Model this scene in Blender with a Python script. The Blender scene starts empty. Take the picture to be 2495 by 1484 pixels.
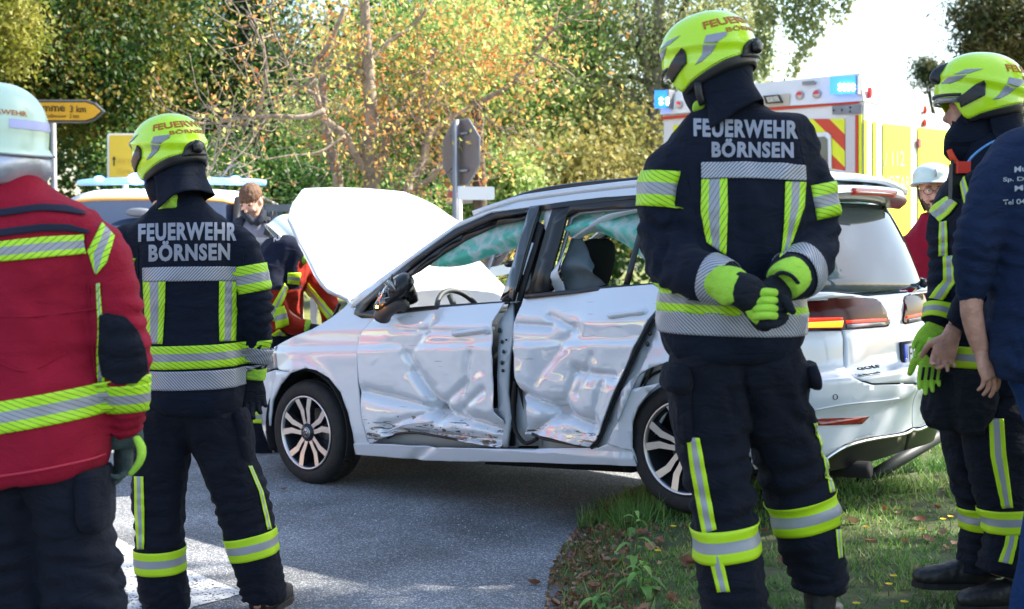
import bpy, bmesh, math, random
import numpy as np
from mathutils import Vector, Matrix, noise as mnoise
from mathutils.bvhtree import BVHTree
from mathutils.geometry import tessellate_polygon

random.seed(7)
rng = np.random.default_rng(11)
SC = bpy.context.scene
COL = SC.collection
R = math.radians

# ------------------------------------------------------------------ camera
CAMZ = 1.457
PITCH = math.atan(170 / 3219.0)
FL, CX, CY = 3136.0, 1247.0, 742.0
cam_d = bpy.data.cameras.new('camera')
cam = bpy.data.objects.new('camera', cam_d)
COL.objects.link(cam)
cam.location = (0, 0, CAMZ)
cam.rotation_euler = (R(90) - PITCH, 0, 0)
cam_d.sensor_width = 36
cam_d.lens = 36 * 3219 / 2560
cam_d.clip_start = 0.05
cam_d.clip_end = 3000
cam_d.dof.use_dof = True
cam_d.dof.focus_distance = 5.6
cam_d.dof.aperture_fstop = 3.6
SC.camera = cam

# ------------------------------------------------------------------ sky, sun, exposure
SUN_EL, SUN_AZ = R(43), math.atan2(0.24, 0.97)      # direction to the sun: (cos az, sin az)
w = bpy.data.worlds.new('World'); SC.world = w; w.use_nodes = True
nt = w.node_tree; bg = nt.nodes['Background']
sky = nt.nodes.new('ShaderNodeTexSky'); sky.sky_type = 'NISHITA'; sky.sun_disc = False
sky.sun_elevation = SUN_EL
sky.sun_rotation = R(90) - SUN_AZ
sky.air_density = 1.2; sky.dust_density = 1.5; sky.ozone_density = 1.0
nt.links.new(sky.outputs[0], bg.inputs[0]); bg.inputs[1].default_value = 0.13
sun_d = bpy.data.lights.new('sun', 'SUN'); sun_d.energy = 5.0; sun_d.angle = R(0.5); sun_d.color = (1, .93, .82)
sun = bpy.data.objects.new('sun', sun_d); COL.objects.link(sun)
SDIR = Vector((math.cos(SUN_AZ) * math.cos(SUN_EL), math.sin(SUN_AZ) * math.cos(SUN_EL), math.sin(SUN_EL)))
sun.rotation_euler = SDIR.to_track_quat('Z', 'Y').to_euler()
vs = SC.view_settings
vs.view_transform = 'Standard'; vs.look = 'None'; vs.gamma = 1; vs.use_curve_mapping = False
vs.exposure = 1.68
SC.cycles.max_bounces = 7
SC.cycles.transparent_max_bounces = 12
SC.cycles.use_denoising = True
SC.cycles.caustics_reflective = False; SC.cycles.caustics_refractive = False

# ------------------------------------------------------------------ picture tracing: a point of the photo at a distance
_cp, _sp = math.cos(PITCH), math.sin(PITCH)
def ray(x, y):
    a, b = (x - CX) / FL, -(y - CY) / FL
    return Vector((a, _cp + b * _sp, -_sp + b * _cp))
def P(x, y, Y):
    d = ray(x, y)
    return Vector((0, 0, CAMZ)) + d * (Y / d.y)
def S(Y):                       # metres per picture unit at a distance
    return Y / FL
def G(x, y, z=0.0):             # where the ray meets the height z
    d = ray(x, y)
    return Vector((0, 0, CAMZ)) + d * ((z - CAMZ) / d.z)

# ------------------------------------------------------------------ objects
def tag(o, label=None, cat=None, group=None, kind=None):
    if label: o['label'] = label
    if cat: o['category'] = cat
    if group: o['group'] = group
    if kind: o['kind'] = kind
    return o
def empty(name, loc=(0, 0, 0), rz=0, label=None, cat=None, group=None):
    o = bpy.data.objects.new(name, None); COL.objects.link(o)
    o.location = loc; o.rotation_euler = (0, 0, rz)
    o.empty_display_size = .1
    return tag(o, label, cat, group)
def basis(o):
    return Matrix.Translation(o.location) @ o.rotation_euler.to_matrix().to_4x4()
def adopt(o, parent, world=True):
    if parent is None: return o
    o.parent = parent
    if world and parent.type == 'EMPTY':
        o.matrix_parent_inverse = basis(parent).inverted()
    return o
def mk(name, vf, m, parent=None, world=True, smooth=True, label=None, kind=None):
    if isinstance(vf, bmesh.types.BMesh):
        me = bpy.data.meshes.new(name); vf.to_mesh(me); vf.free()
    elif isinstance(vf, bpy.types.Mesh):
        me = vf
    else:
        me = bpy.data.meshes.new(name)
        me.from_pydata([tuple(v) for v in vf[0]], [], vf[1])
    ms = m if isinstance(m, (list, tuple)) else [m]
    for q in ms: me.materials.append(q)
    if smooth and len(me.polygons):
        me.polygons.foreach_set('use_smooth', [True] * len(me.polygons))
    o = bpy.data.objects.new(name, me); COL.objects.link(o)
    adopt(o, parent, world)
    return tag(o, label, kind=kind)
def sharp(o, ang=35):
    me = o.data
    try: me.set_sharp_from_angle(angle=R(ang))
    except Exception: pass
    return o
def merge(*parts):
    V, F = [], []
    for v, f in parts:
        n = len(V); V += [tuple(q) for q in v]; F += [[i + n for i in g] for g in f]
    return V, F
def box(x0, x1, y0, y1, z0, z1, M=None, rot=None):
    V = [Vector((x, y, z)) for z in (z0, z1) for y in (y0, y1) for x in (x0, x1)]
    if M: V = [M @ v for v in V]
    return V, [[0, 2, 3, 1], [4, 5, 7, 6], [0, 1, 5, 4], [2, 6, 7, 3], [0, 4, 6, 2], [1, 3, 7, 5]]
def cr(pts, n):
    """Catmull-Rom resample rows of numbers to n rows per span"""
    A = np.array(pts, float); out = []
    for i in range(len(A) - 1):
        p0 = A[max(i - 1, 0)]; p1 = A[i]; p2 = A[i + 1]; p3 = A[min(i + 2, len(A) - 1)]
        for k in range(n):
            t = k / n
            out.append(.5 * ((2 * p1) + (-p0 + p2) * t + (2 * p0 - 5 * p1 + 4 * p2 - p3) * t * t + (-p0 + 3 * p1 - 3 * p2 + p3) * t ** 3))
    out.append(A[-1])
    return np.array(out)
def tube(pts, rads, seg=10, up=None, flat=1.0, cap=True, sm=0, expo=2.0):
    """closed tube along points; rads = radius or (ra, rb) per point; ra lies along up x dir"""
    rr = [(r, r * flat) if not isinstance(r, (tuple, list, np.ndarray)) else tuple(r) for r in (rads if isinstance(rads, (list, tuple, np.ndarray)) else [rads] * len(pts))]
    A = np.array([list(p) + list(r) for p, r in zip(pts, rr)], float)
    if sm: A = cr(A, sm)
    V, F = [], []
    up = Vector(up) if up is not None else None
    n = len(A); prev = None
    for i in range(n):
        p = Vector(A[i, :3]); q = Vector(A[min(i + 1, n - 1), :3]) - Vector(A[max(i - 1, 0), :3])
        if q.length < 1e-9: q = Vector((0, 0, 1))
        q.normalize()
        if up is not None: a = up.cross(q)
        else:
            a = (prev - q * prev.dot(q)) if prev is not None else q.orthogonal()
        if a.length < 1e-6: a = q.orthogonal()
        a.normalize(); prev = a; b = q.cross(a)
        for k in range(seg):
            t = 2 * math.pi * k / seg; c, s = math.cos(t), math.sin(t)
            if expo != 2.0:
                c = math.copysign(abs(c) ** (2 / expo), c); s = math.copysign(abs(s) ** (2 / expo), s)
            V.append(p + a * (c * A[i, 3]) + b * (s * A[i, 4]))
    for i in range(n - 1):
        for k in range(seg):
            F.append([i * seg + k, i * seg + (k + 1) % seg, (i + 1) * seg + (k + 1) % seg, (i + 1) * seg + k])
    if cap:
        F.append(list(range(seg))[::-1]); F.append([(n - 1) * seg + k for k in range(seg)])
    return V, F
def lathe(prof, seg=24, M=None):
    V, F = [], []
    for r, z in prof:
        for k in range(seg):
            t = 2 * math.pi * k / seg
            V.append(Vector((r * math.cos(t), r * math.sin(t), z)))
    for i in range(len(prof) - 1):
        for k in range(seg):
            F.append([i * seg + k, i * seg + (k + 1) % seg, (i + 1) * seg + (k + 1) % seg, (i + 1) * seg + k])
    if M: V = [M @ v for v in V]
    return V, F
def sphere(c, r, seg=12, ring=8, M=None):
    rx, ry, rz = r if isinstance(r, (tuple, list)) else (r, r, r)
    V, F = [], []
    for i in range(ring + 1):
        ph = math.pi * i / ring
        for k in range(seg):
            t = 2 * math.pi * k / seg
            v = Vector((rx * math.sin(ph) * math.cos(t), ry * math.sin(ph) * math.sin(t), rz * math.cos(ph)))
            if M: v = M @ v
            V.append(v + Vector(c))
    for i in range(ring):
        for k in range(seg):
            F.append([i * seg + k, (i + 1) * seg + k, (i + 1) * seg + (k + 1) % seg, i * seg + (k + 1) % seg])
    return V, F
def poly_grid(poly, step, fn=None):
    """fill a 2D outline, cut it to a grid, send the points through fn((a,b)) -> 3D"""
    bm = bmesh.new()
    vs_ = [bm.verts.new((a, b, 0)) for a, b in poly]
    tris = tessellate_polygon([[Vector((a, b, 0)) for a, b in poly]])
    for t in tris:
        try: bm.faces.new([vs_[i] for i in t])
        except ValueError: pass
    sx, sy = step if isinstance(step, (tuple, list)) else (step, step)
    xs = [p[0] for p in poly]; ys = [p[1] for p in poly]
    for ax, lo, hi, st in ((0, min(xs), max(xs), sx), (1, min(ys), max(ys), sy)):
        k = lo + st
        while k < hi - 1e-6:
            co = [0, 0, 0]; no = [0, 0, 0]; co[ax] = k; no[ax] = 1
            bmesh.ops.bisect_plane(bm, geom=bm.verts[:] + bm.edges[:] + bm.faces[:], plane_co=co, plane_no=no, dist=1e-7)
            k += st
    bmesh.ops.dissolve_limit(bm, angle_limit=1e-4, verts=[], edges=[e for e in bm.edges]) if False else None
    if fn:
        for v in bm.verts: v.co = fn((v.co.x, v.co.y))
    bmesh.ops.recalc_face_normals(bm, faces=bm.faces[:])
    return bm
def solid(o, th, off=-1):
    m = o.modifiers.new('solid', 'SOLIDIFY'); m.thickness = th; m.offset = off
    return o
def orient(bm, toward):
    """flip all faces so that the mean normal faces the direction"""
    n = Vector((0, 0, 0))
    for f in bm.faces: n += f.normal * f.calc_area()
    if n.dot(Vector(toward)) < 0: bmesh.ops.reverse_faces(bm, faces=bm.faces[:])
    return bm
def smooth_poly(pts, n=4, closed=True):
    A = np.array(pts, float)
    if closed:
        A = np.vstack([A[-1], A, A[0], A[1]])
        B = cr(A, n)
        return [tuple(q) for q in B[n:-n - 1 + 0][:n * len(pts)]]
    return [tuple(q) for q in cr(A, n)]

# ------------------------------------------------------------------ materials
def mat(name, col, rough=.6, metal=0., var=0., vscale=8., bump=0., bscale=60., coat=0., spec=.5, emit=None, estr=0., trans=0., ior=1.45, alpha=1., sheen=0., col2=None, detail=4., sub=0., dirt=None):
    m = bpy.data.materials.new(name); m.use_nodes = True
    nt = m.node_tree; b = nt.nodes['Principled BSDF']; L = nt.links.new
    b.inputs['Base Color'].default_value = (*col, 1)
    b.inputs['Roughness'].default_value = rough; b.inputs['Metallic'].default_value = metal
    b.inputs['Coat Weight'].default_value = coat; b.inputs['Coat Roughness'].default_value = .04
    b.inputs['Specular IOR Level'].default_value = spec
    b.inputs['Transmission Weight'].default_value = trans; b.inputs['IOR'].default_value = ior
    b.inputs['Alpha'].default_value = alpha
    b.inputs['Sheen Weight'].default_value = sheen
    if emit: b.inputs['Emission Color'].default_value = (*emit, 1); b.inputs['Emission Strength'].default_value = estr
    tc = None
    if var or bump or col2 or dirt:
        tc = nt.nodes.new('ShaderNodeTexCoord')
    if var or col2:
        n = nt.nodes.new('ShaderNodeTexNoise'); n.inputs['Scale'].default_value = vscale; n.inputs['Detail'].default_value = detail
        L(tc.outputs['Object'], n.inputs['Vector'])
        r = nt.nodes.new('ShaderNodeValToRGB'); e = r.color_ramp.elements
        e[0].position = .32; e[1].position = .68
        c2 = col2 or tuple(min(1, c * (1 + var)) for c in col)
        c1 = col if col2 else tuple(c * (1 - var) for c in col)
        e[0].color = (*c1, 1); e[1].color = (*c2, 1)
        L(n.outputs['Fac'], r.inputs['Fac']); L(r.outputs['Color'], b.inputs['Base Color'])
    if bump:
        n2 = nt.nodes.new('ShaderNodeTexNoise'); n2.inputs['Scale'].default_value = bscale; n2.inputs['Detail'].default_value = 5
        L(tc.outputs['Object'], n2.inputs['Vector'])
        bp = nt.nodes.new('ShaderNodeBump'); bp.inputs['Strength'].default_value = bump; bp.inputs['Distance'].default_value = .01
        L(n2.outputs['Fac'], bp.inputs['Height']); L(bp.outputs['Normal'], b.inputs['Normal'])
    return m
def cloth(name, col, weave=420., wr=.55, fold=9., fs=.35, rough=.85, var=.12):
    """woven cloth: fine ripstop weave plus soft creases"""
    m = mat(name, col, rough=rough, var=var, vscale=3., sheen=.02, spec=.22)
    nt = m.node_tree; b = nt.nodes['Principled BSDF']; L = nt.links.new
    tc = nt.nodes.new('ShaderNodeTexCoord')
    n = nt.nodes.new('ShaderNodeTexNoise'); n.inputs['Scale'].default_value = fold; n.inputs['Detail'].default_value = 6; n.inputs['Distortion'].default_value = .6
    mp = nt.nodes.new('ShaderNodeMapping'); mp.inputs['Scale'].default_value = (1, 1, 1.9)
    L(tc.outputs['Object'], mp.inputs['Vector']); L(mp.outputs['Vector'], n.inputs['Vector'])
    b1 = nt.nodes.new('ShaderNodeBump'); b1.inputs['Strength'].default_value = fs; b1.inputs['Distance'].default_value = .03
    L(n.outputs['Fac'], b1.inputs['Height'])
    v = nt.nodes.new('ShaderNodeTexVoronoi'); v.inputs['Scale'].default_value = weave
    L(tc.outputs['Object'], v.inputs['Vector'])
    b2 = nt.nodes.new('ShaderNodeBump'); b2.inputs['Strength'].default_value = wr; b2.inputs['Distance'].default_value = .001
    L(v.outputs['Distance'], b2.inputs['Height']); L(b1.outputs['Normal'], b2.inputs['Normal'])
    L(b2.outputs['Normal'], b.inputs['Normal'])
    return m
def hatched(name, col, line, ang=45., period=.011, width=.22, rough=.45, metal=0.):
    """reflective tape with fine slanting grooves, in the tape's own UV (metres)"""
    m = mat(name, col, rough=rough, metal=metal)
    nt = m.node_tree; b = nt.nodes['Principled BSDF']; L = nt.links.new
    uv = nt.nodes.new('ShaderNodeUVMap')
    sp = nt.nodes.new('ShaderNodeSeparateXYZ'); L(uv.outputs[0], sp.inputs[0])
    def mth(op, a, bb):
        q = nt.nodes.new('ShaderNodeMath'); q.operation = op
        for i, z in enumerate((a, bb)):
            if isinstance(z, (int, float)): q.inputs[i].default_value = z
            else: L(z, q.inputs[i])
        return q.outputs[0]
    k = mth('ADD', mth('MULTIPLY', sp.outputs[0], math.cos(R(ang)) / period), mth('MULTIPLY', sp.outputs[1], math.sin(R(ang)) / period))
    f = mth('FRACT', k, 0); g = mth('LESS_THAN', f, width)
    mx = nt.nodes.new('ShaderNodeMix'); mx.data_type = 'RGBA'
    L(g, mx.inputs[0]); mx.inputs[6].default_value = (*col, 1); mx.inputs[7].default_value = (*line, 1)
    L(mx.outputs[2], b.inputs['Base Color'])
    return m
LIME = (.50, .80, .02); SILV = (.42, .43, .47)
M_LIME = hatched('lime_tape', (.42, .74, .015), (.06, .10, .02), 60, .013, .14, .5)
M_SILVER = hatched('silver_tape', (.30, .31, .34), (.10, .10, .12), 60, .013, .14, .35)
M_HATCH = hatched('silver_hatched_tape', (.40, .41, .46), (.10, .11, .14), 45, .0085, .42, .35)
M_LIMEP = mat('lime_tape_plain', (.50, .76, .015), .5)
M_SILVP = mat('silver_tape_plain', (.33, .34, .37), .35)
M_LETTER = mat('silver_lettering', (.27, .28, .33), .4, var=.15, vscale=4)
M_NAVY = cloth('navy_cloth', (.0042, .0075, .018), fs=.8, fold=7)
M_NAVYT = cloth('dark_navy_trouser_cloth', (.0055, .0075, .015), weave=260, fs=.9, fold=8)
M_RED = cloth('crimson_cloth', (.25, .006, .024), weave=170, wr=.9, fs=.7, fold=5)
M_RED2 = cloth('orange_red_cloth', (.30, .020, .008))
M_SKIN = mat('skin', (.50, .26, .19), .5, var=.22, vscale=24, bump=.35, bscale=110)
M_HAIR = mat('hair', (.10, .055, .03), .7, var=.3, vscale=60, bump=.5, bscale=200)
M_HELM = mat('fluorescent_yellow_shell', (.50, .80, .015), .22, coat=.6, emit=None)
M_MINT = mat('luminescent_white_shell', (.52, .68, .55), .3, coat=.4)
M_BLACK = mat('black_plastic', (.012, .013, .015), .4)
M_RUB = mat('rubber', (.014, .014, .015), .75, var=.3, vscale=30, bump=.3, bscale=90)
M_LEATH = mat('black_boot_leather', (.014, .014, .015), .45, bump=.3, bscale=50)
M_GLOVE = cloth('dark_glove_cloth', (.010, .013, .020), weave=300, fs=.6, fold=20)
M_GLOVEG = cloth('grey_green_glove_cloth', (.05, .075, .07), weave=300, fs=.6, fold=20)
M_GLOVEL = cloth('lime_glove_cloth', (.34, .62, .06), weave=300, fs=.4, fold=20)
M_PAINT = mat('white_car_paint', (.60, .635, .69), .28, coat=1.0)
M_PAINTIN = mat('white_primer_inner_metal', (.42, .46, .50), .5)
M_TRIM = mat('satin_black_trim', (.012, .012, .013), .3)
M_GLOSSB = mat('gloss_black_pillar', (.012, .012, .014), .08, coat=1)
M_CHROME = mat('chrome', (.75, .75, .77), .12, metal=1)
M_ALU = mat('machined_alloy', (.62, .60, .60), .3, metal=.9)
M_ALUB = mat('black_painted_alloy', (.015, .017, .022), .3)
M_DARK = mat('dark_underbody', (.006, .006, .007), .9)
M_GREY = mat('galvanised_grey', (.22, .23, .25), .5, metal=.3, var=.15, vscale=6)
M_WHITE = mat('white_enamel', (.8, .8, .8), .4)
# ------------------------------------------------------------------ ground
RZ = -.04
def sstep(x): return 0 if x < 0 else 1 if x > 1 else x * x * (3 - 2 * x)
def asphalt():
    m = mat('asphalt', (.06, .065, .075), .85)
    nt = m.node_tree; b = nt.nodes['Principled BSDF']; L = nt.links.new
    tc = nt.nodes.new('ShaderNodeTexCoord')
    v = nt.nodes.new('ShaderNodeTexVoronoi'); v.inputs['Scale'].default_value = 175; L(tc.outputs['Object'], v.inputs['Vector'])
    r = nt.nodes.new('ShaderNodeValToRGB'); e = r.color_ramp.elements
    e[0].position = .0; e[0].color = (.095, .100, .108, 1); e[1].position = .75; e[1].color = (.18, .188, .20, 1)
    q = e.new(.93); q.color = (.42, .44, .46, 1)
    s = nt.nodes.new('ShaderNodeSeparateColor'); L(v.outputs['Color'], s.inputs[0]); L(s.outputs[0], r.inputs[0])
    n = nt.nodes.new('ShaderNodeTexNoise'); n.inputs['Scale'].default_value = 1.3; n.inputs['Detail'].default_value = 8; L(tc.outputs['Object'], n.inputs['Vector'])
    mr = nt.nodes.new('ShaderNodeMapRange'); mr.inputs[1].default_value = .3; mr.inputs[2].default_value = .7; mr.inputs[3].default_value = .6; mr.inputs[4].default_value = 1.4; L(n.outputs['Fac'], mr.inputs[0])
    mx = nt.nodes.new('ShaderNodeMix'); mx.data_type = 'RGBA'; mx.blend_type = 'MULTIPLY'; mx.inputs[0].default_value = 1; L(r.outputs[0], mx.inputs[6]); L(mr.outputs[0], mx.inputs[7]); L(mx.outputs[2], b.inputs['Base Color'])
    bp = nt.nodes.new('ShaderNodeBump'); bp.inputs['Strength'].default_value = .7; bp.inputs['Distance'].default_value = .004; L(v.outputs['Distance'], bp.inputs['Height']); L(bp.outputs[0], b.inputs['Normal'])
    return m
M_ASPH = asphalt()
M_SOIL = mat('leafy_soil', (.05, .045, .022), .95, col2=(.07, .10, .03), vscale=9, bump=.8, bscale=40)
M_FIELD = mat('meadow', (.09, .12, .02), .95, col2=(.20, .19, .05), vscale=1.5, bump=.8, bscale=12)
bm = bmesh.new(); bmesh.ops.create_grid(bm, x_segments=1, y_segments=1, size=600)
o = mk('ground', bm, M_FIELD, kind='structure', smooth=False); o.location = (0, 500, RZ - .012)
V = [(-60, -40, RZ), (60, -40, RZ), (60, 21, RZ), (12, 18.2, RZ), (2, 14.6, RZ), (-2, 13.2, RZ), (-6, 12.9, RZ), (-60, 12.0, RZ)]
mk('road', (V, [list(range(8))]), M_ASPH, kind='structure', smooth=False)
# worn white arrow marking
M_MARK = mat('worn_road_paint', (.55, .56, .57), .7)
nt = M_MARK.node_tree; b = nt.nodes['Principled BSDF']; L = nt.links.new
tc = nt.nodes.new('ShaderNodeTexCoord'); v = nt.nodes.new('ShaderNodeTexVoronoi'); v.inputs['Scale'].default_value = 120; L(tc.outputs['Object'], v.inputs['Vector'])
n = nt.nodes.new('ShaderNodeTexNoise'); n.inputs['Scale'].default_value = 6; n.inputs['Detail'].default_value = 9; L(tc.outputs['Object'], n.inputs['Vector'])
sc = nt.nodes.new('ShaderNodeSeparateColor'); L(v.outputs['Color'], sc.inputs[0])
ad = nt.nodes.new('ShaderNodeMath'); ad.operation = 'ADD'; L(sc.outputs[1], ad.inputs[0]); L(n.outputs['Fac'], ad.inputs[1])
gt = nt.nodes.new('ShaderNodeMath'); gt.operation = 'GREATER_THAN'; gt.inputs[1].default_value = .66; L(ad.outputs[0], gt.inputs[0])
L(gt.outputs[0], b.inputs['Alpha'])
def mark(pts):
    w_ = [G(x, y, RZ + .005) for x, y in pts]; mk('road_marking', (w_, [list(range(len(w_)))]), M_MARK, kind='structure', smooth=False)
mark([(240, 1285), (330, 1335), (448, 1385), (595, 1443), (560, 1455), (470, 1478), (425, 1520), (330, 1520), (262, 1400)])
# verge
EDGE = [G(x, y, RZ).to_2d() for x, y in ((1330, 1600), (1325, 1500), (1338, 1400), (1365, 1345), (1405, 1290), (1452, 1238), (1530, 1200), (1600, 1180), (1690, 1165))]
EDGE = [Vector((EDGE[0].x - .05, 1.0))] + EDGE + [Vector((2.6, 9.6)), Vector((5, 10.6)), Vector((9, 11.6)), Vector((30, 14.5))]
def edge_d(x, y):
    best = 9
    for a, b_ in zip(EDGE, EDGE[1:]):
        d = b_ - a; t = max(0, min(1, ((x - a.x) * d.x + (y - a.y) * d.y) / d.length_squared)); q = a + d * t
        best = min(best, math.hypot(x - q.x, y - q.y))
    return best
def verge_z(x, y):
    d = edge_d(x, y); n = mnoise.noise(Vector((x * 1.7, y * 1.7, 3))) * .02 + mnoise.noise(Vector((x * 9, y * 9, 3))) * .008
    return RZ + .004 + (.155 + n) * sstep(d / .55) + .05 * sstep((x - 1.6) / 2)
def sstep(x): return 0 if x < 0 else 1 if x > 1 else x * x * (3 - 2 * x)
vp = [tuple(p) for p in EDGE] + [(30, -5), (EDGE[0].x, -5)]
bm = poly_grid(vp, (.5, .5), None)
def refine(bm, x0, x1, y0, y1, st):
    for ax, lo, hi in ((0, x0, x1), (1, y0, y1)):
        k = lo
        while k < hi:
            co = [0, 0, 0]; no = [0, 0, 0]; co[ax] = k; no[ax] = 1
            fs = [f for f in bm.faces if x0 - 1 < f.calc_center_median().x < x1 + 1 and y0 - 1 < f.calc_center_median().y < y1 + 1]
            gs = list({v for f in fs for v in f.verts}) + list({e for f in fs for e in f.edges}) + fs
            bmesh.ops.bisect_plane(bm, geom=gs, plane_co=co, plane_no=no, dist=1e-6); k += st
refine(bm, 0, 4.6, 3.3, 10, .125)
for v in bm.verts: v.co.z = verge_z(v.co.x, v.co.y)
bmesh.ops.recalc_face_normals(bm, faces=bm.faces[:]); orient(bm, (0, 0, 1))
verge = mk('verge', bm, M_SOIL, kind='structure')
def inside(x, y):
    c = False
    for i in range(len(vp)):
        x1, y1 = vp[i]; x2, y2 = vp[i - 1]
        if (y1 > y) != (y2 > y) and x < (x2 - x1) * (y - y1) / (y2 - y1) + x1: c = not c
    return c
# kerb stones along the road edge
M_STONE = mat('concrete_kerb_stone', (.13, .135, .14), .85, var=.35, vscale=12, bump=.5, bscale=60)
kerb = empty('kerb', (0, 0, 0)); kerb['kind'] = 'structure'
acc = [EDGE[1]]
k = 0
for i in range(1, 8):
    a, b_ = EDGE[i], EDGE[i + 1]; d = (b_ - a); n_ = max(1, int(d.length / .17)) ; n_ = min(n_, 14)
    for j in range(n_):
        p = a + d * ((j + .5) / n_); t = d.normalized(); s_ = Vector((t.y, -t.x))
        for r_ in range(2 if p.y < 5.2 else 1):
            q = p + s_ * (.10 + r_ * .20); L2 = d.length / n_ * .46
            z = RZ + .010 + r_ * .03 + rng.uniform(-.006, .006)
            V, F = box(-L2, L2, -.09, .09, -.1, 0)
            rot = Matrix.Translation((q.x, q.y, z)) @ Matrix.Rotation(math.atan2(t.y, t.x) + rng.uniform(-.05, .05), 4, 'Z') @ Matrix.Rotation(rng.uniform(-.03, .03), 4, 'X')
            bmx = bmesh.new(); vv = [bmx.verts.new(rot @ v) for v in V]
            for f in F: bmx.faces.new([vv[g] for g in f])
            bmesh.ops.recalc_face_normals(bmx, faces=bmx.faces[:])
            bmesh.ops.bevel(bmx, geom=bmx.edges[:], offset=.008, segments=1, affect='EDGES')
            mk('kerb_stone', bmx, M_STONE, kerb, smooth=False)
# ------------------------------------------------------------------ many small leaf-like faces as one mesh
def fast_mesh(name, V, nf, k, m, parent=None, rnd=None, kind=None, label=None):
    """V: (nf*k, 3) corners of nf separate faces with k corners"""
    me = bpy.data.meshes.new(name); me.vertices.add(nf * k); me.vertices.foreach_set('co', np.asarray(V, np.float32).ravel())
    me.loops.add(nf * k); me.loops.foreach_set('vertex_index', np.arange(nf * k, dtype=np.int32))
    me.polygons.add(nf); me.polygons.foreach_set('loop_start', np.arange(0, nf * k, k, dtype=np.int32))
    me.update(calc_edges=True)
    if rnd is not None:
        at = me.attributes.new('rnd', 'FLOAT', 'FACE'); at.data.foreach_set('value', np.asarray(rnd, np.float32))
    return mk(name, me, m, parent, smooth=False, kind=kind, label=label)
def leaf_mat(name, cols, rough=.6, trans=.4, clump=.7, big=1.1, spread=.3):
    m = bpy.data.materials.new(name); m.use_nodes = True; nt = m.node_tree; L = nt.links.new; nt.nodes.clear()
    out = nt.nodes.new('ShaderNodeOutputMaterial'); pb = nt.nodes.new('ShaderNodeBsdfPrincipled'); tr = nt.nodes.new('ShaderNodeBsdfTranslucent'); mx = nt.nodes.new('ShaderNodeMixShader')
    at = nt.nodes.new('ShaderNodeAttribute'); at.attribute_name = 'rnd'
    tc = nt.nodes.new('ShaderNodeTexCoord'); n = nt.nodes.new('ShaderNodeTexNoise'); n.inputs['Scale'].default_value = big; n.inputs['Detail'].default_value = 3; L(tc.outputs['Object'], n.inputs['Vector'])
    mr = nt.nodes.new('ShaderNodeMapRange'); mr.inputs[1].default_value = .35; mr.inputs[2].default_value = .65; L(n.outputs['Fac'], mr.inputs[0])
    q = nt.nodes.new('ShaderNodeMix'); q.inputs[0].default_value = clump; L(at.outputs['Fac'], q.inputs[2]); L(mr.outputs[0], q.inputs[3])
    r = nt.nodes.new('ShaderNodeValToRGB'); e = r.color_ramp.elements
    while len(e) < len(cols): e.new(.5)
    for i, c in enumerate(cols): e[i].position = .12 + .76 * i / (len(cols) - 1); e[i].color = (*c, 1)
    L(q.outputs[0], r.inputs[0]); L(r.outputs[0], pb.inputs['Base Color']); L(r.outputs[0], tr.inputs['Color'])
    pb.inputs['Roughness'].default_value = rough; mx.inputs[0].default_value = trans
    L(pb.outputs[0], mx.inputs[1]); L(tr.outputs[0], mx.inputs[2]); L(mx.outputs[0], out.inputs[0])
    return m
def leaves_v(C, size, aspect=.62, droop=.4, rg=rng):
    """a bent diamond of two triangles at every centre C"""
    n = len(C); d = rg.normal(size=(n, 3)); d[:, 2] -= droop; d /= np.linalg.norm(d, axis=1)[:, None]
    w_ = rg.normal(size=(n, 3)); w_ = np.cross(d, w_); w_ /= np.linalg.norm(w_, axis=1)[:, None]
    s = (size * rg.uniform(.6, 1.3, n))[:, None]
    nn = np.cross(d, w_)
    a = C - d * s * .5; b = C + w_ * s * aspect * .5 + nn * s * .12; c = C + d * s * .5; e = C - w_ * s * aspect * .5 + nn * s * .12
    return np.stack([a, b, c, e], 1).reshape(-1, 3)
M_GRASS = leaf_mat('grass_blades', [(.06, .16, .035), (.11, .25, .05), (.20, .34, .07), (.38, .38, .16)], trans=.35, clump=.45, big=1.6)
def blades():
    P_, Rn = [], []
    n = 95000; X = rng.uniform(.2, 5.2, n); Y_ = 3.2 + 7.3 * rng.uniform(0, 1, n) ** 1.35
    H_ = rng.uniform(.010, .032, n)
    for x, y, h in zip(X, Y_, H_):
        if not inside(x, y): continue
        d = edge_d(x, y); c = mnoise.noise(Vector((x * 2.2, y * 2.2, 0)))
        if d < .30 and rng.random() > .34 + d * .9: continue
        if c < -.22 and rng.random() > .30: continue
        h *= 1 + 1.2 * max(0, c) + (1.5 if rng.random() < .04 else 0) + (1.3 if y > 6.6 else 0)
        z = verge_z(x, y); t = rng.uniform(0, 6.28); lx, ly = rng.normal(0, .5, 2) * h; wd = .0032 + .0012 * (y / 6)
        a = np.array([x - wd * math.cos(t), y - wd * math.sin(t), z]); b_ = np.array([x + wd * math.cos(t), y + wd * math.sin(t), z])
        P_ += [a, b_, np.array([x + lx, y + ly, z + h])]; Rn.append(rng.random())
    for _ in range(11):      # taller tussocks at the kerb
        x, y = G(rng.uniform(1400, 1660), rng.uniform(1215, 1300), .05).to_2d()
        for _k in range(60):
            xx, yy = x + rng.normal(0, .05), y + rng.normal(0, .05)
            if not inside(xx, yy): continue
            z = verge_z(xx, yy); h = rng.uniform(.06, .16); t = rng.uniform(0, 6.28)
            P_ += [np.array([xx - .004 * math.cos(t), yy - .004 * math.sin(t), z]), np.array([xx + .004 * math.cos(t), yy + .004 * math.sin(t), z]), np.array([xx + rng.normal(0, .05), yy + rng.normal(0, .05), z + h])]; Rn.append(rng.random())
    return fast_mesh('grass', np.array(P_), len(Rn), 3, M_GRASS, rnd=Rn, kind='stuff')
g_ = blades(); g_['label'] = 'short green grass of the verge'
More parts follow.
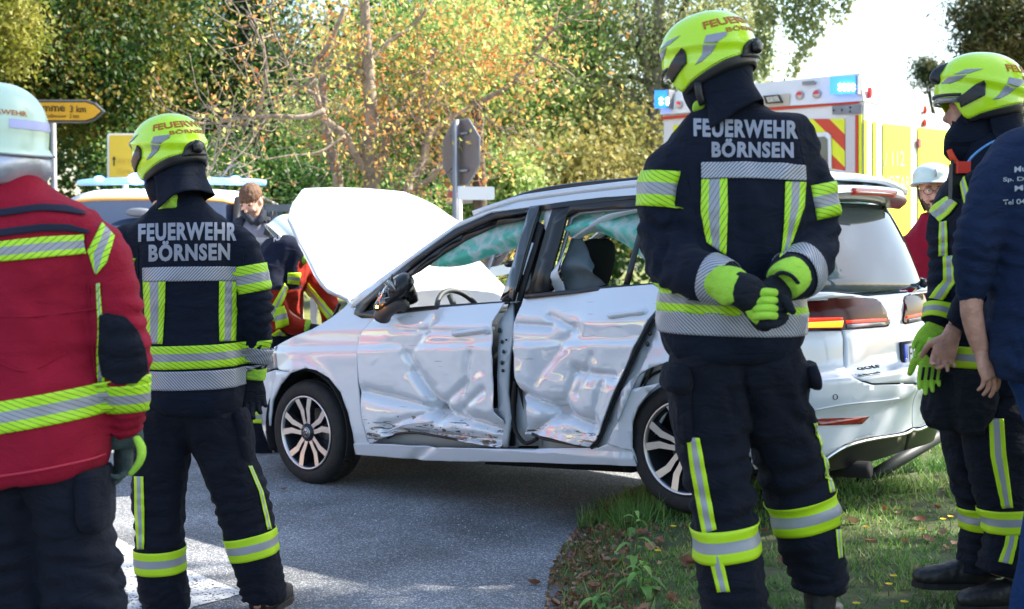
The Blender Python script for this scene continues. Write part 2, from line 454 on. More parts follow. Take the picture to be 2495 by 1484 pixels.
M_DLEAF = leaf_mat('dry_leaf', [(.16, .05, .02), (.30, .14, .07), (.42, .27, .17), (.20, .08, .04)], trans=.15, clump=.1)
def curled_leaf(name, x, y, z, s, parent=None):
    V, F = [], []; t = rng.uniform(0, 6.28); cu = rng.uniform(.5, 1.6); TL = Matrix.Rotation(rng.uniform(-.7, .7), 3, 'X') @ Matrix.Rotation(rng.uniform(-.5, .5), 3, 'Y')
    for i in range(6):
        u = i / 5; wd = math.sin(math.pi * min(.98, u * .9 + .06)) * .34
        for j in (-1, 0, 1):
            px, py = (u - .5) * s, j * wd * s * (1 + .25 * (i % 2)); pz = cu * s * ((u - .5) ** 2 * .9 + abs(j) * wd * .6) + .004
            pz += .10 * s * mnoise.noise(Vector((px * 40, py * 40, x * 9))); q = TL @ Vector((px, py, pz)); px, py, pz = q; V.append(Vector((x + px * math.cos(t) - py * math.sin(t), y + px * math.sin(t) + py * math.cos(t), z + pz)))
    for i in range(5):
        for j in range(2): F.append([i * 3 + j, i * 3 + j + 1, (i + 1) * 3 + j + 1, (i + 1) * 3 + j])
    o = mk(name, (V, F), M_DLEAF, parent); a = o.data.attributes.new('rnd', 'FLOAT', 'FACE'); a.data.foreach_set('value', [rng.random()] * len(F)); return o
LP_ = [(1430, 1318), (1475, 1340), (1500, 1352), (1400, 1400), (1445, 1385), (1420, 1352), (1490, 1378), (1530, 1395), (1375, 1465), (1560, 1300), (1582, 1340), (1605, 1335), (1415, 1480), (1470, 1470), (1350, 1398), (1560, 1480), (1640, 1478),
       (2190, 1275), (2240, 1290), (2200, 1335), (2260, 1330), (2300, 1350), (2330, 1345), (2150, 1265), (2120, 1340), (2080, 1290), (2230, 1410), (2300, 1320), (1900, 1385), (1960, 1390), (2100, 1400), (2280, 1262), (1700, 1300), (1865, 1310), (1690, 1395), (1540, 1258), (1515, 1248)]
for i, (x, y) in enumerate(LP_):
    for _ in range(2 if x < 1700 else 1):
        xx, yy = x + rng.uniform(-14, 14) * (_ > 0), y + rng.uniform(-8, 8) * (_ > 0)
        p = G(xx, yy, .10)
        if not inside(p.x, p.y): continue
        o = curled_leaf('fallen_leaf', p.x, p.y, verge_z(p.x, p.y) + .012, rng.uniform(.035, .068))
        tag(o, 'dry curled brown leaf lying in the grass of the verge', 'leaf', 'fallen leaves on the verge')
for x, y, l in ((1300, 1428, 'brown curled leaf lying alone on the asphalt near the kerb'), (690, 1197, 'tan leaf fragment on the asphalt in front of the front tyre')):
    p = G(x, y, RZ); tag(curled_leaf('fallen_leaf', p.x, p.y, RZ + .006, .06), l, 'leaf')
# small brown litter along the kerb
P_, Rn = [], []
for _ in range(2300):
    i = rng.integers(1, 9); a, b_ = EDGE[i], EDGE[i + 1]; q = a + (b_ - a) * rng.random(); d = (b_ - a).normalized(); s_ = Vector((d.y, -d.x)) * abs(rng.normal(.10, .20))
    x, y = q.x + s_.x, q.y + s_.y; P_.append((x, y, (verge_z(x, y) if inside(x, y) else RZ) + .012)); Rn.append(rng.random())
fast_mesh('leaf_litter', leaves_v(np.array(P_), .026, droop=0), len(P_), 4, M_DLEAF, rnd=Rn, kind='stuff')['label'] = 'small brown leaf litter along the kerb'
# glass crumbs on the road by the doors
P_ = []
for _ in range(500):
    a = rng.normal(0, .55); b_ = rng.uniform(-.15, 1.9); q = Vector((-1.25, 7.7)) + Vector((.768, -.64)) * (b_ + a * .2) - Vector((.64, .768)) * abs(rng.normal(.10, .42)); P_.append((q.x, q.y, RZ + .004))
M_CRUMB = mat('safety_glass_crumbs', (.5, .75, .7), .1, spec=1., coat=1)
fast_mesh('glass_crumbs', leaves_v(np.array(P_), .006, .8, 0), len(P_), 4, M_CRUMB, kind='stuff')['label'] = 'crumbs of broken window glass on the asphalt'
# weeds with individual leaves
M_WEED = leaf_mat('weed_leaf', [(.06, .16, .03), (.13, .30, .05), (.22, .38, .08)], trans=.3, clump=.2)
def weed(x, y, z, h, nl, ll, label):
    root = empty('weed_plant', (x, y, z), 0, label, 'weed')
    stem = [Vector((x, y, z)), Vector((x + .01, y, z + h * .5)), Vector((x + .0, y, z + h))]
    mk('stem', tube(stem, [.003, .0025, .0015], 6, sm=3), M_WEED, root)
    for k in range(nl):
        f = (k + .5) / nl; t = k * 2.4 + rng.uniform(-.3, .3); o_ = Vector((x, y, z + h * f)); d = Vector((math.cos(t), math.sin(t), 0)); s_ = Vector((-d.y, d.x, 0)); L_ = ll * (1.1 - .6 * f)
        V, F = [], []
        for i in range(7):
            u = i / 6; wd = .16 * L_ * math.sin(math.pi * min(.99, u * .92 + .05)); c = o_ + d * L_ * u + Vector((0, 0, L_ * (.7 * u - 1.0 * u * u)))
            V += [c - s_ * wd + Vector((0, 0, wd * .4)), c, c + s_ * wd + Vector((0, 0, wd * .4))]
        for i in range(6):
            for j in range(2): F.append([i * 3 + j, i * 3 + j + 1, (i + 1) * 3 + j + 1, (i + 1) * 3 + j])
        q = mk('leaf', (V, F), M_WEED, root); a = q.data.attributes.new('rnd', 'FLOAT', 'FACE'); a.data.foreach_set('value', [rng.random()] * len(F))
for x, y, h, nl, ll, lb in ((1545, 1400, .26, 11, .11, 'tall leafy weed with drooping leaves growing between the kerb stones'), (1560, 1462, .12, 12, .13, 'broad leaved weed rosette low at the edge of the kerb'), (1460, 1455, .05, 9, .12, 'flat dandelion rosette spread over the kerb stones'),
                           (1490, 1500, .05, 9, .12, 'low weed rosette at the bottom edge of the kerb'), (2350, 1450, .05, 10, .12, 'weed rosette in the grass below the boots')):
    p = G(x, y, .06); weed(p.x, p.y, verge_z(p.x, p.y), h, nl, ll, lb)
M_DAND = mat('yellow_petals', (.75, .5, .01), .6)
for x, y in ((1640, 1286), (2110, 1285), (2246, 1290), (2297, 1274), (2315, 1268), (2086, 1478), (1602, 1340), (2165, 1420), (2203, 1470), (2130, 1500), (2176, 1405)):
    p = G(x, y, .16); z = verge_z(p.x, p.y)
    V, F = [], []
    for i in range(14):
        t = i * 6.283 / 14; V += [Vector((p.x, p.y, z + .045)), Vector((p.x + .014 * math.cos(t - .2), p.y + .014 * math.sin(t - .2), z + .052)), Vector((p.x + .014 * math.cos(t + .2), p.y + .014 * math.sin(t + .2), z + .052))]; F.append([3 * i, 3 * i + 1, 3 * i + 2])
    root = empty('dandelion', (p.x, p.y, z), 0, 'small yellow flower in the grass of the verge', 'flower', 'yellow flowers in the grass')
    mk('petals', (V, F), M_DAND, root, smooth=False); mk('stem', tube([Vector((p.x, p.y, z)), Vector((p.x, p.y, z + .046))], .0015, 5), M_WEED, root)
# ------------------------------------------------------------------ the damaged estate car, built in its own axes: u back, v to its right, w up
CAR_M = (Matrix.Translation((-1.2545, 7.70, -.045)) @ Matrix.Rotation(-.6956, 4, 'Z') @ Matrix.Rotation(-math.atan(.19 / 2.685), 4, 'Y'))
CAR_I = CAR_M.inverted()
car = empty('crashed_estate_car', label='white estate car with crumpled doors, raised bonnet and missing side windows', cat='car')
car.matrix_world = CAR_M
car.location = CAR_M.to_translation(); car.rotation_euler = CAR_M.to_euler()
def ck(name, vf, m, parent=None, **k): return mk(name, vf, m, parent or car, world=False, **k)
def cproj(p):
    q = CAR_M @ Vector(p) - Vector((0, 0, CAMZ))
    zc = q.y * _cp - q.z * _sp; yc = q.z * _cp + q.y * _sp
    return CX + FL * q.x / zc, CY - FL * yc / zc
def trace(surf, pts, g=(1.5, .8)):
    """points of the photo -> parameters of a surface of the car (Newton)"""
    out = []; s = list(g)
    for x, y in pts:
        a, b = s
        for it in range(30):
            X0, Y0 = cproj(surf(a, b)); e = 1e-4
            Xa, Ya = cproj(surf(a + e, b)); Xb, Yb = cproj(surf(a, b + e))
            J = ((Xa - X0) / e, (Xb - X0) / e, (Ya - Y0) / e, (Yb - Y0) / e)
            D = J[0] * J[3] - J[1] * J[2]
            if abs(D) < 1e-3: break
            dx, dy = x - X0, y - Y0
            da = (dx * J[3] - dy * J[1]) / D; db = (dy * J[0] - dx * J[2]) / D
            da = max(-.3, min(.3, da)); db = max(-.3, min(.3, db))
            a += da; b += db
            if abs(da) + abs(db) < 1e-6: break
        s = [a, b]; out.append((a, b))
    return out
# plan curve of the body as a function of length along it
def _plan():
    pts = []
    for i in range(61):
        k = 1 - i / 60; pts.append((.25 - 1.12 * k if k else .25, 0)) if False else None
        f = (math.pi / 2) * (1 - i / 60)
        pts.append((.25 - 1.12 * math.sin(f) ** (2 / 2.8), .9 * (1 - math.cos(f) ** (2 / 2.8)) if f < 1.5707 else .9))
    for i in range(1, 21): pts.append((.25 + i * .135, .0))
    for i in range(1, 61):
        f = (math.pi / 2) * i / 60
        pts.append((2.95 + .50 * math.sin(f) ** (2 / 2.6), .9 * (1 - max(0, math.cos(f)) ** (2 / 2.6))))
    A = np.array(pts); d = np.r_[0, np.cumsum(np.hypot(*np.diff(A, axis=0).T))]
    k = np.argmin(abs(A[:, 0] - .25) + abs(A[:, 1]))
    return d - d[k] + .25, A
_pd, _pa = _plan()
A_FRONT, A_REAR = _pd[0], _pd[-1]
def plan(a):
    u = np.interp(a, _pd, _pa[:, 0]); v = np.interp(a, _pd, _pa[:, 1])
    e = .03
    du = np.interp(a + e, _pd, _pa[:, 0]) - np.interp(a - e, _pd, _pa[:, 0]); dv = np.interp(a + e, _pd, _pa[:, 1]) - np.interp(a - e, _pd, _pa[:, 1])
    l = math.hypot(du, dv) or 1
    return u, v, -dv / l * -1, du / l          # inward normal (-dv, du) rotated: side -> (0,1)
def sstep(x): return 0 if x < 0 else 1 if x > 1 else x * x * (3 - 2 * x)
def inset(a, w):
    o = .10 * (w - .62) ** 2
    if w < .33: o += .55 * (.33 - w) ** 1.5
    o += .014 * sstep((w - .80) / .05)
    if w > .93: o += .32 * (w - .93)
    rear = sstep((a - 3.15) / .25)
    o += rear * .045 * sstep((w - .62) / .03)
    o -= rear * .03 * sstep((w - .46) / .04) * sstep((.66 - w) / .02)
    # flares round the wheels
    for c in (0, 2.685):
        r = math.hypot(a - c, w - .33)
        o -= .016 * math.exp(-((r - .37) / .05) ** 2)
    if a < -.2: o += .30 * sstep((-.2 - a) / .9) * max(0, w - .55) ** 1.2
    return o
def body(a, w, off=0.):
    u, v, nx, ny = plan(a); nx = -nx if a > 2.5 else nx
    # inward normal
    e = .02
    du = np.interp(a + e, _pd, _pa[:, 0]) - np.interp(a - e, _pd, _pa[:, 0]); dv = np.interp(a + e, _pd, _pa[:, 1]) - np.interp(a - e, _pd, _pa[:, 1])
    l = math.hypot(du, dv) or 1
    o = inset(a, w) + off
    return Vector((u - dv / l * o, v + du / l * o, w))
def gh(u, w, off=0.):
    v = .014 + .30 * (w - .93) + .10 * max(0, w - 1.2) ** 2 + .05 * max(0, 1.0 - u) ** 2 + .04 * max(0, u - 2.2) ** 2 + off
    return Vector((u, v, w))
def mir(p): return Vector((p[0], 1.80 - p[1], p[2]))
def panel(name, surf, poly, m, step=.05, th=.012, parent=None, fn=None, tow=(0, -1, .2), mirror=False, label=None, off=0., smooth=True):
    f = fn or (lambda q: surf(q[0], q[1], off))
    g = (lambda q: mir(f(q))) if mirror else f
    bm = poly_grid(poly, step, g)
    bmesh.ops.recalc_face_normals(bm, faces=bm.faces[:])
    orient(bm, (tow[0], -tow[1], tow[2]) if mirror else tow)
    o = ck(name, bm, m, parent, label=label, smooth=smooth)
    if th: solid(o, th)
    return o

# --- doors: crumple field
def crease(a, w, p, q, wd, amp):
    dx, dy = q[0] - p[0], q[1] - p[1]; L2 = dx * dx + dy * dy
    t = max(0, min(1, ((a - p[0]) * dx + (w - p[1]) * dy) / L2))
    d = math.hypot(a - p[0] - t * dx, w - p[1] - t * dy)
    return amp * math.exp(-abs(d) / wd)
def sheet(a, w, s, seed):
    """creased sheet metal: facets between sharp folds"""
    wx = .25 * mnoise.noise(Vector((a * 2, w * 2, seed + 8)))
    d1 = mnoise.voronoi(Vector((a * s + wx, w * s * .9 - wx, seed)))[0]; d2 = mnoise.voronoi(Vector((a * s * 2.1 + 5, w * s * 2.1, seed + 3)))[0]
    return (d1[1] - d1[0]) * .55 + d1[0] * .35 - .22 * d2[0]
_L = lambda pts: trace(body, pts, (1.2, .7))
CR1 = [(_L([p])[0], _L([q])[0], wd, am) for p, q, wd, am in (
    ((885, 955), (1060, 1000), .035, .035), ((1060, 1000), (1225, 1050), .03, .045), ((1060, 1000), (985, 860), .03, .03),
    ((1000, 905), (1060, 1000), .02, .022), ((1060, 1000), (1140, 930), .025, .02), ((930, 1040), (1060, 1000), .02, .02),
    ((960, 800), (1205, 812), .012, .010), ((1150, 860), (1120, 990), .02, .014), ((940, 1050), (1215, 1075), .02, .05),
    ((1060, 780), (1000, 860), .02, .014), ((1180, 950), (1120, 1000), .02, .02))]
CR2 = [(_L([p])[0], _L([q])[0], wd, am) for p, q, wd, am in (
    ((1262, 960), (1360, 1003), .025, .04), ((1360, 1003), (1400, 905), .03, .02), ((1400, 905), (1500, 915), .02, .018),
    ((1360, 1003), (1445, 1040), .03, .035), ((1290, 1055), (1360, 1003), .03, .03), ((1258, 790), (1340, 795), .02, .026),
    ((1340, 770), (1400, 800), .02, .02), ((1470, 930), (1440, 1040), .02, .014), ((1400, 800), (1300, 930), .05, .016), ((1440, 870), (1400, 960), .02, .014))]
def dent1(a, w):
    o = 1.35 * sum(crease(a, w, *c) for c in CR1)
    o += .035 * sstep((.50 - w) / .12) * sstep((a - .75) / .2) * (mnoise.voronoi(Vector((a * 7, w * 10, 2)))[0][0] - .35)
    k = sstep((.92 - w) / .25) * (1 - .7 * sstep((.95 - a) / .3))
    o += k * (.055 * sheet(a, w, 3.0, 1.3) - .012) + .02 * k 
    return o
def dent2(a, w):
    o = 1.35 * sum(crease(a, w, *c) for c in CR2) + .020 * sstep((.55 - w) / .15) * (mnoise.voronoi(Vector((a * 6, w * 8, 6)))[0][0] - .35)
    k = sstep((.93 - w) / .2)
    o += k * (.05 * sheet(a, w, 3.4, 7.7) - .010)  + .015 * k
    return o
M_SCUFF = None
def door_paint():
    m = mat('scuffed_white_paint', (.62, .66, .72), .14, coat=1., spec=.6)
    m.node_tree.nodes['Principled BSDF'].inputs['Coat IOR'].default_value = 1.8
    nt = m.node_tree; b = nt.nodes['Principled BSDF']; L = nt.links.new
    tc = nt.nodes.new('ShaderNodeTexCoord'); sep = nt.nodes.new('ShaderNodeSeparateXYZ'); L(tc.outputs['Object'], sep.inputs[0])
    mp = nt.nodes.new('ShaderNodeMapping'); mp.inputs['Scale'].default_value = (5, 5, 30); L(tc.outputs['Object'], mp.inputs[0])
    n = nt.nodes.new('ShaderNodeTexNoise'); n.inputs['Scale'].default_value = 1.6; n.inputs['Detail'].default_value = 9; n.inputs['Distortion'].default_value = 1.5; L(mp.outputs[0], n.inputs[0])
    hr = nt.nodes.new('ShaderNodeMapRange'); hr.inputs[1].default_value = .33; hr.inputs[2].default_value = .52; hr.inputs[3].default_value = .53; hr.inputs[4].default_value = .80; L(sep.outputs[2], hr.inputs[0])
    g = nt.nodes.new('ShaderNodeMath'); g.operation = 'GREATER_THAN'; L(n.outputs['Fac'], g.inputs[0]); L(hr.outputs[0], g.inputs[1])
    # thin scratches everywhere on the skin
    mp2 = nt.nodes.new('ShaderNodeMapping'); mp2.inputs['Scale'].default_value = (2.2, 2, 26); mp2.inputs['Rotation'].default_value = (0, .12, 0); L(tc.outputs['Object'], mp2.inputs[0])
    n2 = nt.nodes.new('ShaderNodeTexNoise'); n2.inputs['Scale'].default_value = 2.2; n2.inputs['Detail'].default_value = 8; L(mp2.outputs[0], n2.inputs[0])
    r2 = nt.nodes.new('ShaderNodeValToRGB'); e = r2.color_ramp.elements; e[0].position = .66; e[0].color = (0, 0, 0, 1); e[1].position = .70; e[1].color = (1, 1, 1, 1); L(n2.outputs['Fac'], r2.inputs[0])
    mx = nt.nodes.new('ShaderNodeMath'); mx.operation = 'MAXIMUM'; L(g.outputs[0], mx.inputs[0])
    ml = nt.nodes.new('ShaderNodeMath'); ml.operation = 'MULTIPLY'; L(r2.outputs[0], ml.inputs[0]); ml.inputs[1].default_value = .45; L(ml.outputs[0], mx.inputs[1])
    cm = nt.nodes.new('ShaderNodeMix'); cm.data_type = 'RGBA'; L(mx.outputs[0], cm.inputs[0]); cm.inputs[6].default_value = (.62, .66, .72, 1); cm.inputs[7].default_value = (.10, .075, .06, 1)
    L(cm.outputs[2], b.inputs['Base Color'])
    # small sharp kinks of the crushed sheet, strongest near the sill
    vo = nt.nodes.new('ShaderNodeTexVoronoi'); vo.feature = 'DISTANCE_TO_EDGE'; vo.inputs['Scale'].default_value = 4.5; 
    wn = nt.nodes.new('ShaderNodeTexNoise'); wn.inputs['Scale'].default_value = 3.; L(tc.outputs['Object'], wn.inputs[0])
    am = nt.nodes.new('ShaderNodeVectorMath'); am.operation = 'ADD'; L(tc.outputs['Object'], am.inputs[0]); L(wn.outputs['Color'], am.inputs[1]); L(am.outputs[0], vo.inputs['Vector'])
    kr = nt.nodes.new('ShaderNodeMapRange'); kr.inputs[1].default_value = .62; kr.inputs[2].default_value = .30; kr.inputs[3].default_value = 0.; kr.inputs[4].default_value = .26; L(sep.outputs[2], kr.inputs[0])
    bp = nt.nodes.new('ShaderNodeBump'); bp.inputs['Distance'].default_value = .035; L(kr.outputs[0], bp.inputs['Strength']); L(vo.outputs['Distance'], bp.inputs['Height']); L(bp.outputs[0], b.inputs['Normal']); L(bp.outputs[0], b.inputs['Coat Normal'])
    return m
M_DOOR = door_paint()

# front door skin
fd = trace(body, [(880, 818), (905, 786), (941, 760), (1090, 748), (1242, 736), (1212, 783), (1209, 877), (1207, 917), (1210, 1005), (1226, 1026), (1219, 1091),
                  (1165, 1082), (1100, 1072), (1020, 1060), (960, 1055), (935, 1066), (903, 1082), (883, 1017), (874, 931), (877, 828)], (.6, .8))
def f1(q):
    ajar = .10 * sstep((q[0] - .7) / 1.0)
    return body(q[0], q[1], dent1(*q) - ajar * .35 - .012)
fdoor = panel('front_door', body, fd, M_DOOR, step=.011, th=.006, fn=f1, label='crushed and scraped front door standing slightly open')
rd = trace(body, [(1279, 727), (1430, 707), (1590, 693), (1640, 690), (1640, 720), (1590, 778), (1563, 828), (1510, 937), (1478, 1012), (1455, 1071), (1437, 1089), (1399, 1083), (1353, 1071), (1320, 1064), (1274, 1058),
                  (1281, 1035), (1278, 982), (1268, 969), (1253, 920), (1249, 850), (1252, 787), (1273, 745)], (1.7, .9))
def f2(q): return body(q[0], q[1], dent2(*q) - .03 * sstep((q[0] - 2.0) / .4) - .014)
rdoor = panel('rear_door', body, rd, M_DOOR, step=.011, th=.006, fn=f2, label='dented rear door with a torn hole near its foot')
# end face of the front door and its catches
ef = trace(body, [(1244, 737), (1249, 800), (1236, 880), (1232, 960), (1240, 1020), (1231, 1091), (1219, 1091), (1226, 1026), (1210, 1005), (1207, 917), (1209, 877), (1212, 783)], (1.7, .8))
panel('door_end_face', body, ef, M_PAINTIN, step=.05, th=.02, parent=fdoor, off=.012)
for x, y, r in ((1216, 805, .014), (1222, 833, .011), (1232, 828, .006), (1226, 857, .011), (1222, 884, .012), (1224, 903, .010)):
    a, ww = trace(body, [(x, y)], (1.7, .8))[0]
    ck('catch_bolt', sphere(body(a, ww, .002), (r, .006, r), 8, 5), M_BLACK, fdoor)
for x0, y0, x1, y1 in ((1586, 812, 1590, 812), (1580, 838, 1584, 838)):
    a, ww = trace(body, [(x0, y0)], (2.3, .8))[0]
    ck('catch_bolt', sphere(body(a, ww, -.01), (.013, .006, .013), 8, 5), M_BLACK, rdoor)
# rear door shut face (seal strip and end plate)
rs = trace(body, [(1590, 778), (1620, 772), (1608, 800), (1580, 868), (1545, 945), (1512, 1025), (1475, 1085), (1455, 1098), (1437, 1089), (1455, 1071), (1478, 1012), (1510, 937), (1563, 828)], (2.2, .8))
panel('door_shut_face', body, rs, M_PAINTIN, step=.08, th=.01, parent=rdoor, off=.035)
def cedge(name, surf, pts, rad, m, parent=None, g=(1.5, .8), off=0., seg=6, cl=False):
    q = trace(surf, pts, g); V = [surf(a, b, off) for a, b in q]
    B = cr([list(v) for v in V], 4)
    return ck(name, tube([Vector(b) for b in B], rad, seg), m, parent)
cedge('door_seal', body, [(1592, 778), (1563, 830), (1511, 938), (1480, 1013), (1456, 1074), (1438, 1092)], .008, M_RUB, rdoor, (2.3, .8), .006)
cedge('aperture_seal', body, [(1624, 790), (1595, 862), (1555, 950), (1522, 1020), (1495, 1060)], .006, M_RUB, rdoor, (2.3, .8), .035)
cedge('aperture_seal', body, [(1246, 930), (1240, 985), (1243, 1040), (1258, 1070), (1274, 1082), (1300, 1070)], .011, M_RUB, None, (1.8, .6), .03)

# inner pillar, between the doors, and the aperture behind them
ip = trace(body, [(1228, 720), (1300, 715), (1300, 1090), (1228, 1090)], (1.6, .8))
panel('centre_pillar_base', body, ip, M_PAINTIN, step=.1, th=.01, off=.07)
dk = trace(body, [(1222, 740), (1262, 735), (1258, 1000), (1244, 940), (1236, 1090), (1222, 1090)], (1.6, .8))
panel('gap_shade', body, dk, M_DARK, step=.1, th=.004, off=.055)  # dark sheet standing in for the shade in the gap between the doors
ap = trace(body, [(1285, 1050), (1290, 900), (1330, 750), (1640, 740), (1660, 900), (1560, 1090), (1455, 1105), (1290, 1096)], (2., .8))
panel('door_aperture', body, ap, M_PAINTIN, step=.1, th=.01, off=.075)
ap2 = trace(body, [(870, 1092), (905, 1000), (1225, 1000), (1235, 1096)], (1., .4))
panel('door_aperture', body, ap2, M_PAINTIN, step=.1, th=.01, off=.09)

# sill
sl = trace(body, [(864, 1081), (901, 1081), (960, 1083), (1060, 1091), (1219, 1093), (1305, 1094), (1455, 1092), (1478, 1080), (1500, 1040), (1540, 1100), (1553, 1135), (1500, 1133), (1400, 1130), (1305, 1126), (1169, 1124), (1100, 1124), (1031, 1121), (950, 1113), (869, 1107)], (1.2, .3))
def fs(q):
    o = .025 * math.exp(-((q[0] - 1.0 - (q[1] - .25) * 1.8) / .05) ** 2) + .012 * math.exp(-((q[0] - 1.12) / .1) ** 2)
    lip = -.018 * sstep((.285 - q[1]) / .012)
    return body(q[0], q[1], o + lip + .008)
panel('sill', body, sl, M_PAINT, step=.02, th=.01, fn=fs)

# front wing and bumper
arch_f = [(866, 1085), (860, 1058), (848, 1006), (830, 956), (801, 920), (771, 902), (743, 896), (710, 908), (683, 937), (664, 976), (657, 1035), (660, 1103)]
wg = trace(body, [(901, 1081), (864, 1083)] + arch_f[1:8] + [(679, 900), (673, 892), (668, 846), (714, 821), (759, 803), (805, 776), (838, 750), (853, 734), (862, 752), (868, 768), (905, 771), (934, 768), (903, 785), (878, 818), (875, 828), (871, 931), (880, 1017), (897, 1079)], (.3, .7))
panel('front_wing', body, wg, M_PAINT, step=.025, th=.012)
fb = trace(body, [(677, 902), (708, 908)] + arch_f[8:], (-.3, .5))
lo = fb[-1]
bp = fb + [(lo[0] - .15, .20), (-.9, .18), (A_FRONT, .18), (A_FRONT, .60), (-1.1, .62), (-.8, .62), (fb[0][0] - .04, fb[0][1] + .0)]
for mr in (False, True):
    panel('front_bumper', body, bp, M_PAINT, step=.04, th=.012, tow=(-1, -1, 0), mirror=mr)
hl = trace(body, [(676, 842), (668, 848), (660, 872), (657, 892), (664, 900), (676, 898)], (-.6, .65))
hp = [hl[0], hl[-1], (hl[-1][0] - .08, hl[-1][1] - .0), (hl[-1][0] - .5, .63), (hl[-1][0] - .5, .72), (hl[-1][0] - .2, .76)]
M_LENS = mat('headlight_glass', (.5, .52, .55), .05, trans=.6, coat=1)
panel('headlight', body, hp, M_LENS, step=.05, th=.02, off=-.003, tow=(-1, -1, 0))
panel('headlight', body, hp, M_LENS, step=.05, th=.02, off=-.003, tow=(-1, -1, 0), mirror=True)
# wheel housings
for c in (0, 2.685):
    for s_ in (0, 1):
        V, F = [], []
        for i in range(25):
            t = math.pi * (1.12 - 1.24 * i / 24)
            for v_ in (.035, .42):
                p = Vector((c + .365 * math.cos(t), v_, .33 + .365 * math.sin(t))); V.append(mir(p) if s_ else p)
        for i in range(24): F.append([2 * i, 2 * i + 1, 2 * i + 3, 2 * i + 2])
        o = ck('wheel_housing', (V, F), M_DARK); solid(o, .01)
# quarter panel and rear bumper (left)
arch_r = [(1556, 1137), (1539, 1091), (1539, 1030), (1553, 992), (1580, 956), (1609, 933)]
ar = trace(body, arch_r, (2.3, .5))
cx_, cw_ = 2.685, .34
arc = [(cx_ + .385 * math.cos(t), cw_ + .385 * math.sin(t)) for t in np.linspace(R(140), R(-12), 16)]
qa = ar + arc + [(3.10, .60), (3.12, .62), (3.12, .98), (2.95, 1.0), (2.3, .99)] + trace(body, [(1640, 745), (1600, 800), (1575, 868), (1540, 948), (1505, 1030), (1478, 1080), (1540, 1100)], (2.4, .8))
panel('rear_quarter_panel', body, qa, M_PAINT, step=.03, th=.012)
rbp = [arc[-1], (3.06, .24), (3.3, .26)] + trace(body, [(2006, 1116), (2059, 1082), (2125, 1064), (2275, 1042)], (3.6, .3)) 
rb_low = trace(body, [(2006, 1116), (2059, 1082), (2125, 1064), (2200, 1052)], (3.6, .3))
split_low = trace(body, [(2059, 903), (2075, 917), (2098, 927), (2125, 935), (2249, 932)], (3.7, .6))
rb = [arc[-1], (3.07, .235)] + rb_low + [(A_REAR, rb_low[-1][1] + .01), (A_REAR, split_low[-1][1] - .01)] + [(a, ww - .006) for a, ww in split_low[::-1]]
sl_top = trace(body, [(2051, 806), (2055, 860)], (3.5, .8))
rb += [(sl_top[1][0] - .004, sl_top[1][1]), (sl_top[0][0] - .004, sl_top[0][1])] + trace(body, [(1970, 806)], (3.3, .8)) + [(3.12, .80), (3.12, .62), (3.08, .58)]
panel('rear_bumper', body, rb, M_PAINT, step=.04, th=.012, tow=(1, -1, 0))
panel('rear_bumper', body, rb, M_PAINT, step=.04, th=.012, tow=(1, -1, 0), mirror=True)
cedge('bumper_crease', body, [(1978, 1000), (2060, 985), (2160, 975), (2270, 955)], .004, M_PAINT, None, (3.5, .5), -.003)
# tailgate
def tail(v, w, off=0.):
    if w < 1.0:
        a = np.interp(v, _pa[60:, 1], _pd[60:])
        p = body(float(a), w, off); return Vector((p.x, v, w))
    k = w - 1.0
    c = abs(v - .9) / .9
    u = body(A_REAR, 1.0).x - .30 * k - .30 * k * k - .22 * c ** 3 * (1 - .2 * k) - off
    return Vector((u, v, w))
def tpanel(name, pts, m, off=0., step=.05, th=.01, parent=None, g=(.7, .8), raw=None, label=None):
    q = raw if raw else trace(tail, pts, g)
    return panel(name, tail, q, m, step=step, th=th, tow=(1, 0, .2), off=off, parent=parent, label=label)
def sm(q): return [(1.8 - v, w) for v, w in q]
tl = trace(tail, [(2053, 806), (2060, 903), (2077, 916), (2100, 926), (2127, 934), (2240, 932)], (.4, .7))
half = tl + [(.9, tl[-1][1])]
belt = 1.0
lampT = trace(tail, [(2051, 803), (2160, 795), (2164, 788), (2142, 737), (2130, 728), (2036, 714), (1975, 712)], (.4, .85))
halfL = [(.9, tl[-1][1])] + tl[::-1] + lampT + [(.10, .985), (.9, .985)]
gate = halfL[:-1] + sm(halfL[:-1])[::-1][:-1]
tg = tpanel('tailgate', None, M_PAINT, raw=gate, step=.04)
tg['label'] = 'white tailgate with badge lettering above the number plate'
lampL = trace(tail, [(1990, 713), (2036, 715), (2130, 728), (2142, 737), (2164, 788), (2160, 795), (2051, 803), (1990, 804)], (.2, .9))
M_LAMP = mat('dark_red_lamp_glass', (.045, .002, .004), .15, coat=0, spec=.2)
M_LAMPR = mat('lit_red_lamp', (.4, .01, .005), .3, emit=(1, .02, .005), estr=.9)
M_LAMPO = mat('lit_orange_lamp', (.9, .25, .02), .3, emit=(1, .20, .01), estr=1.4)
M_LAMPC = mat('clear_lamp_strip', (.25, .22, .24), .2)
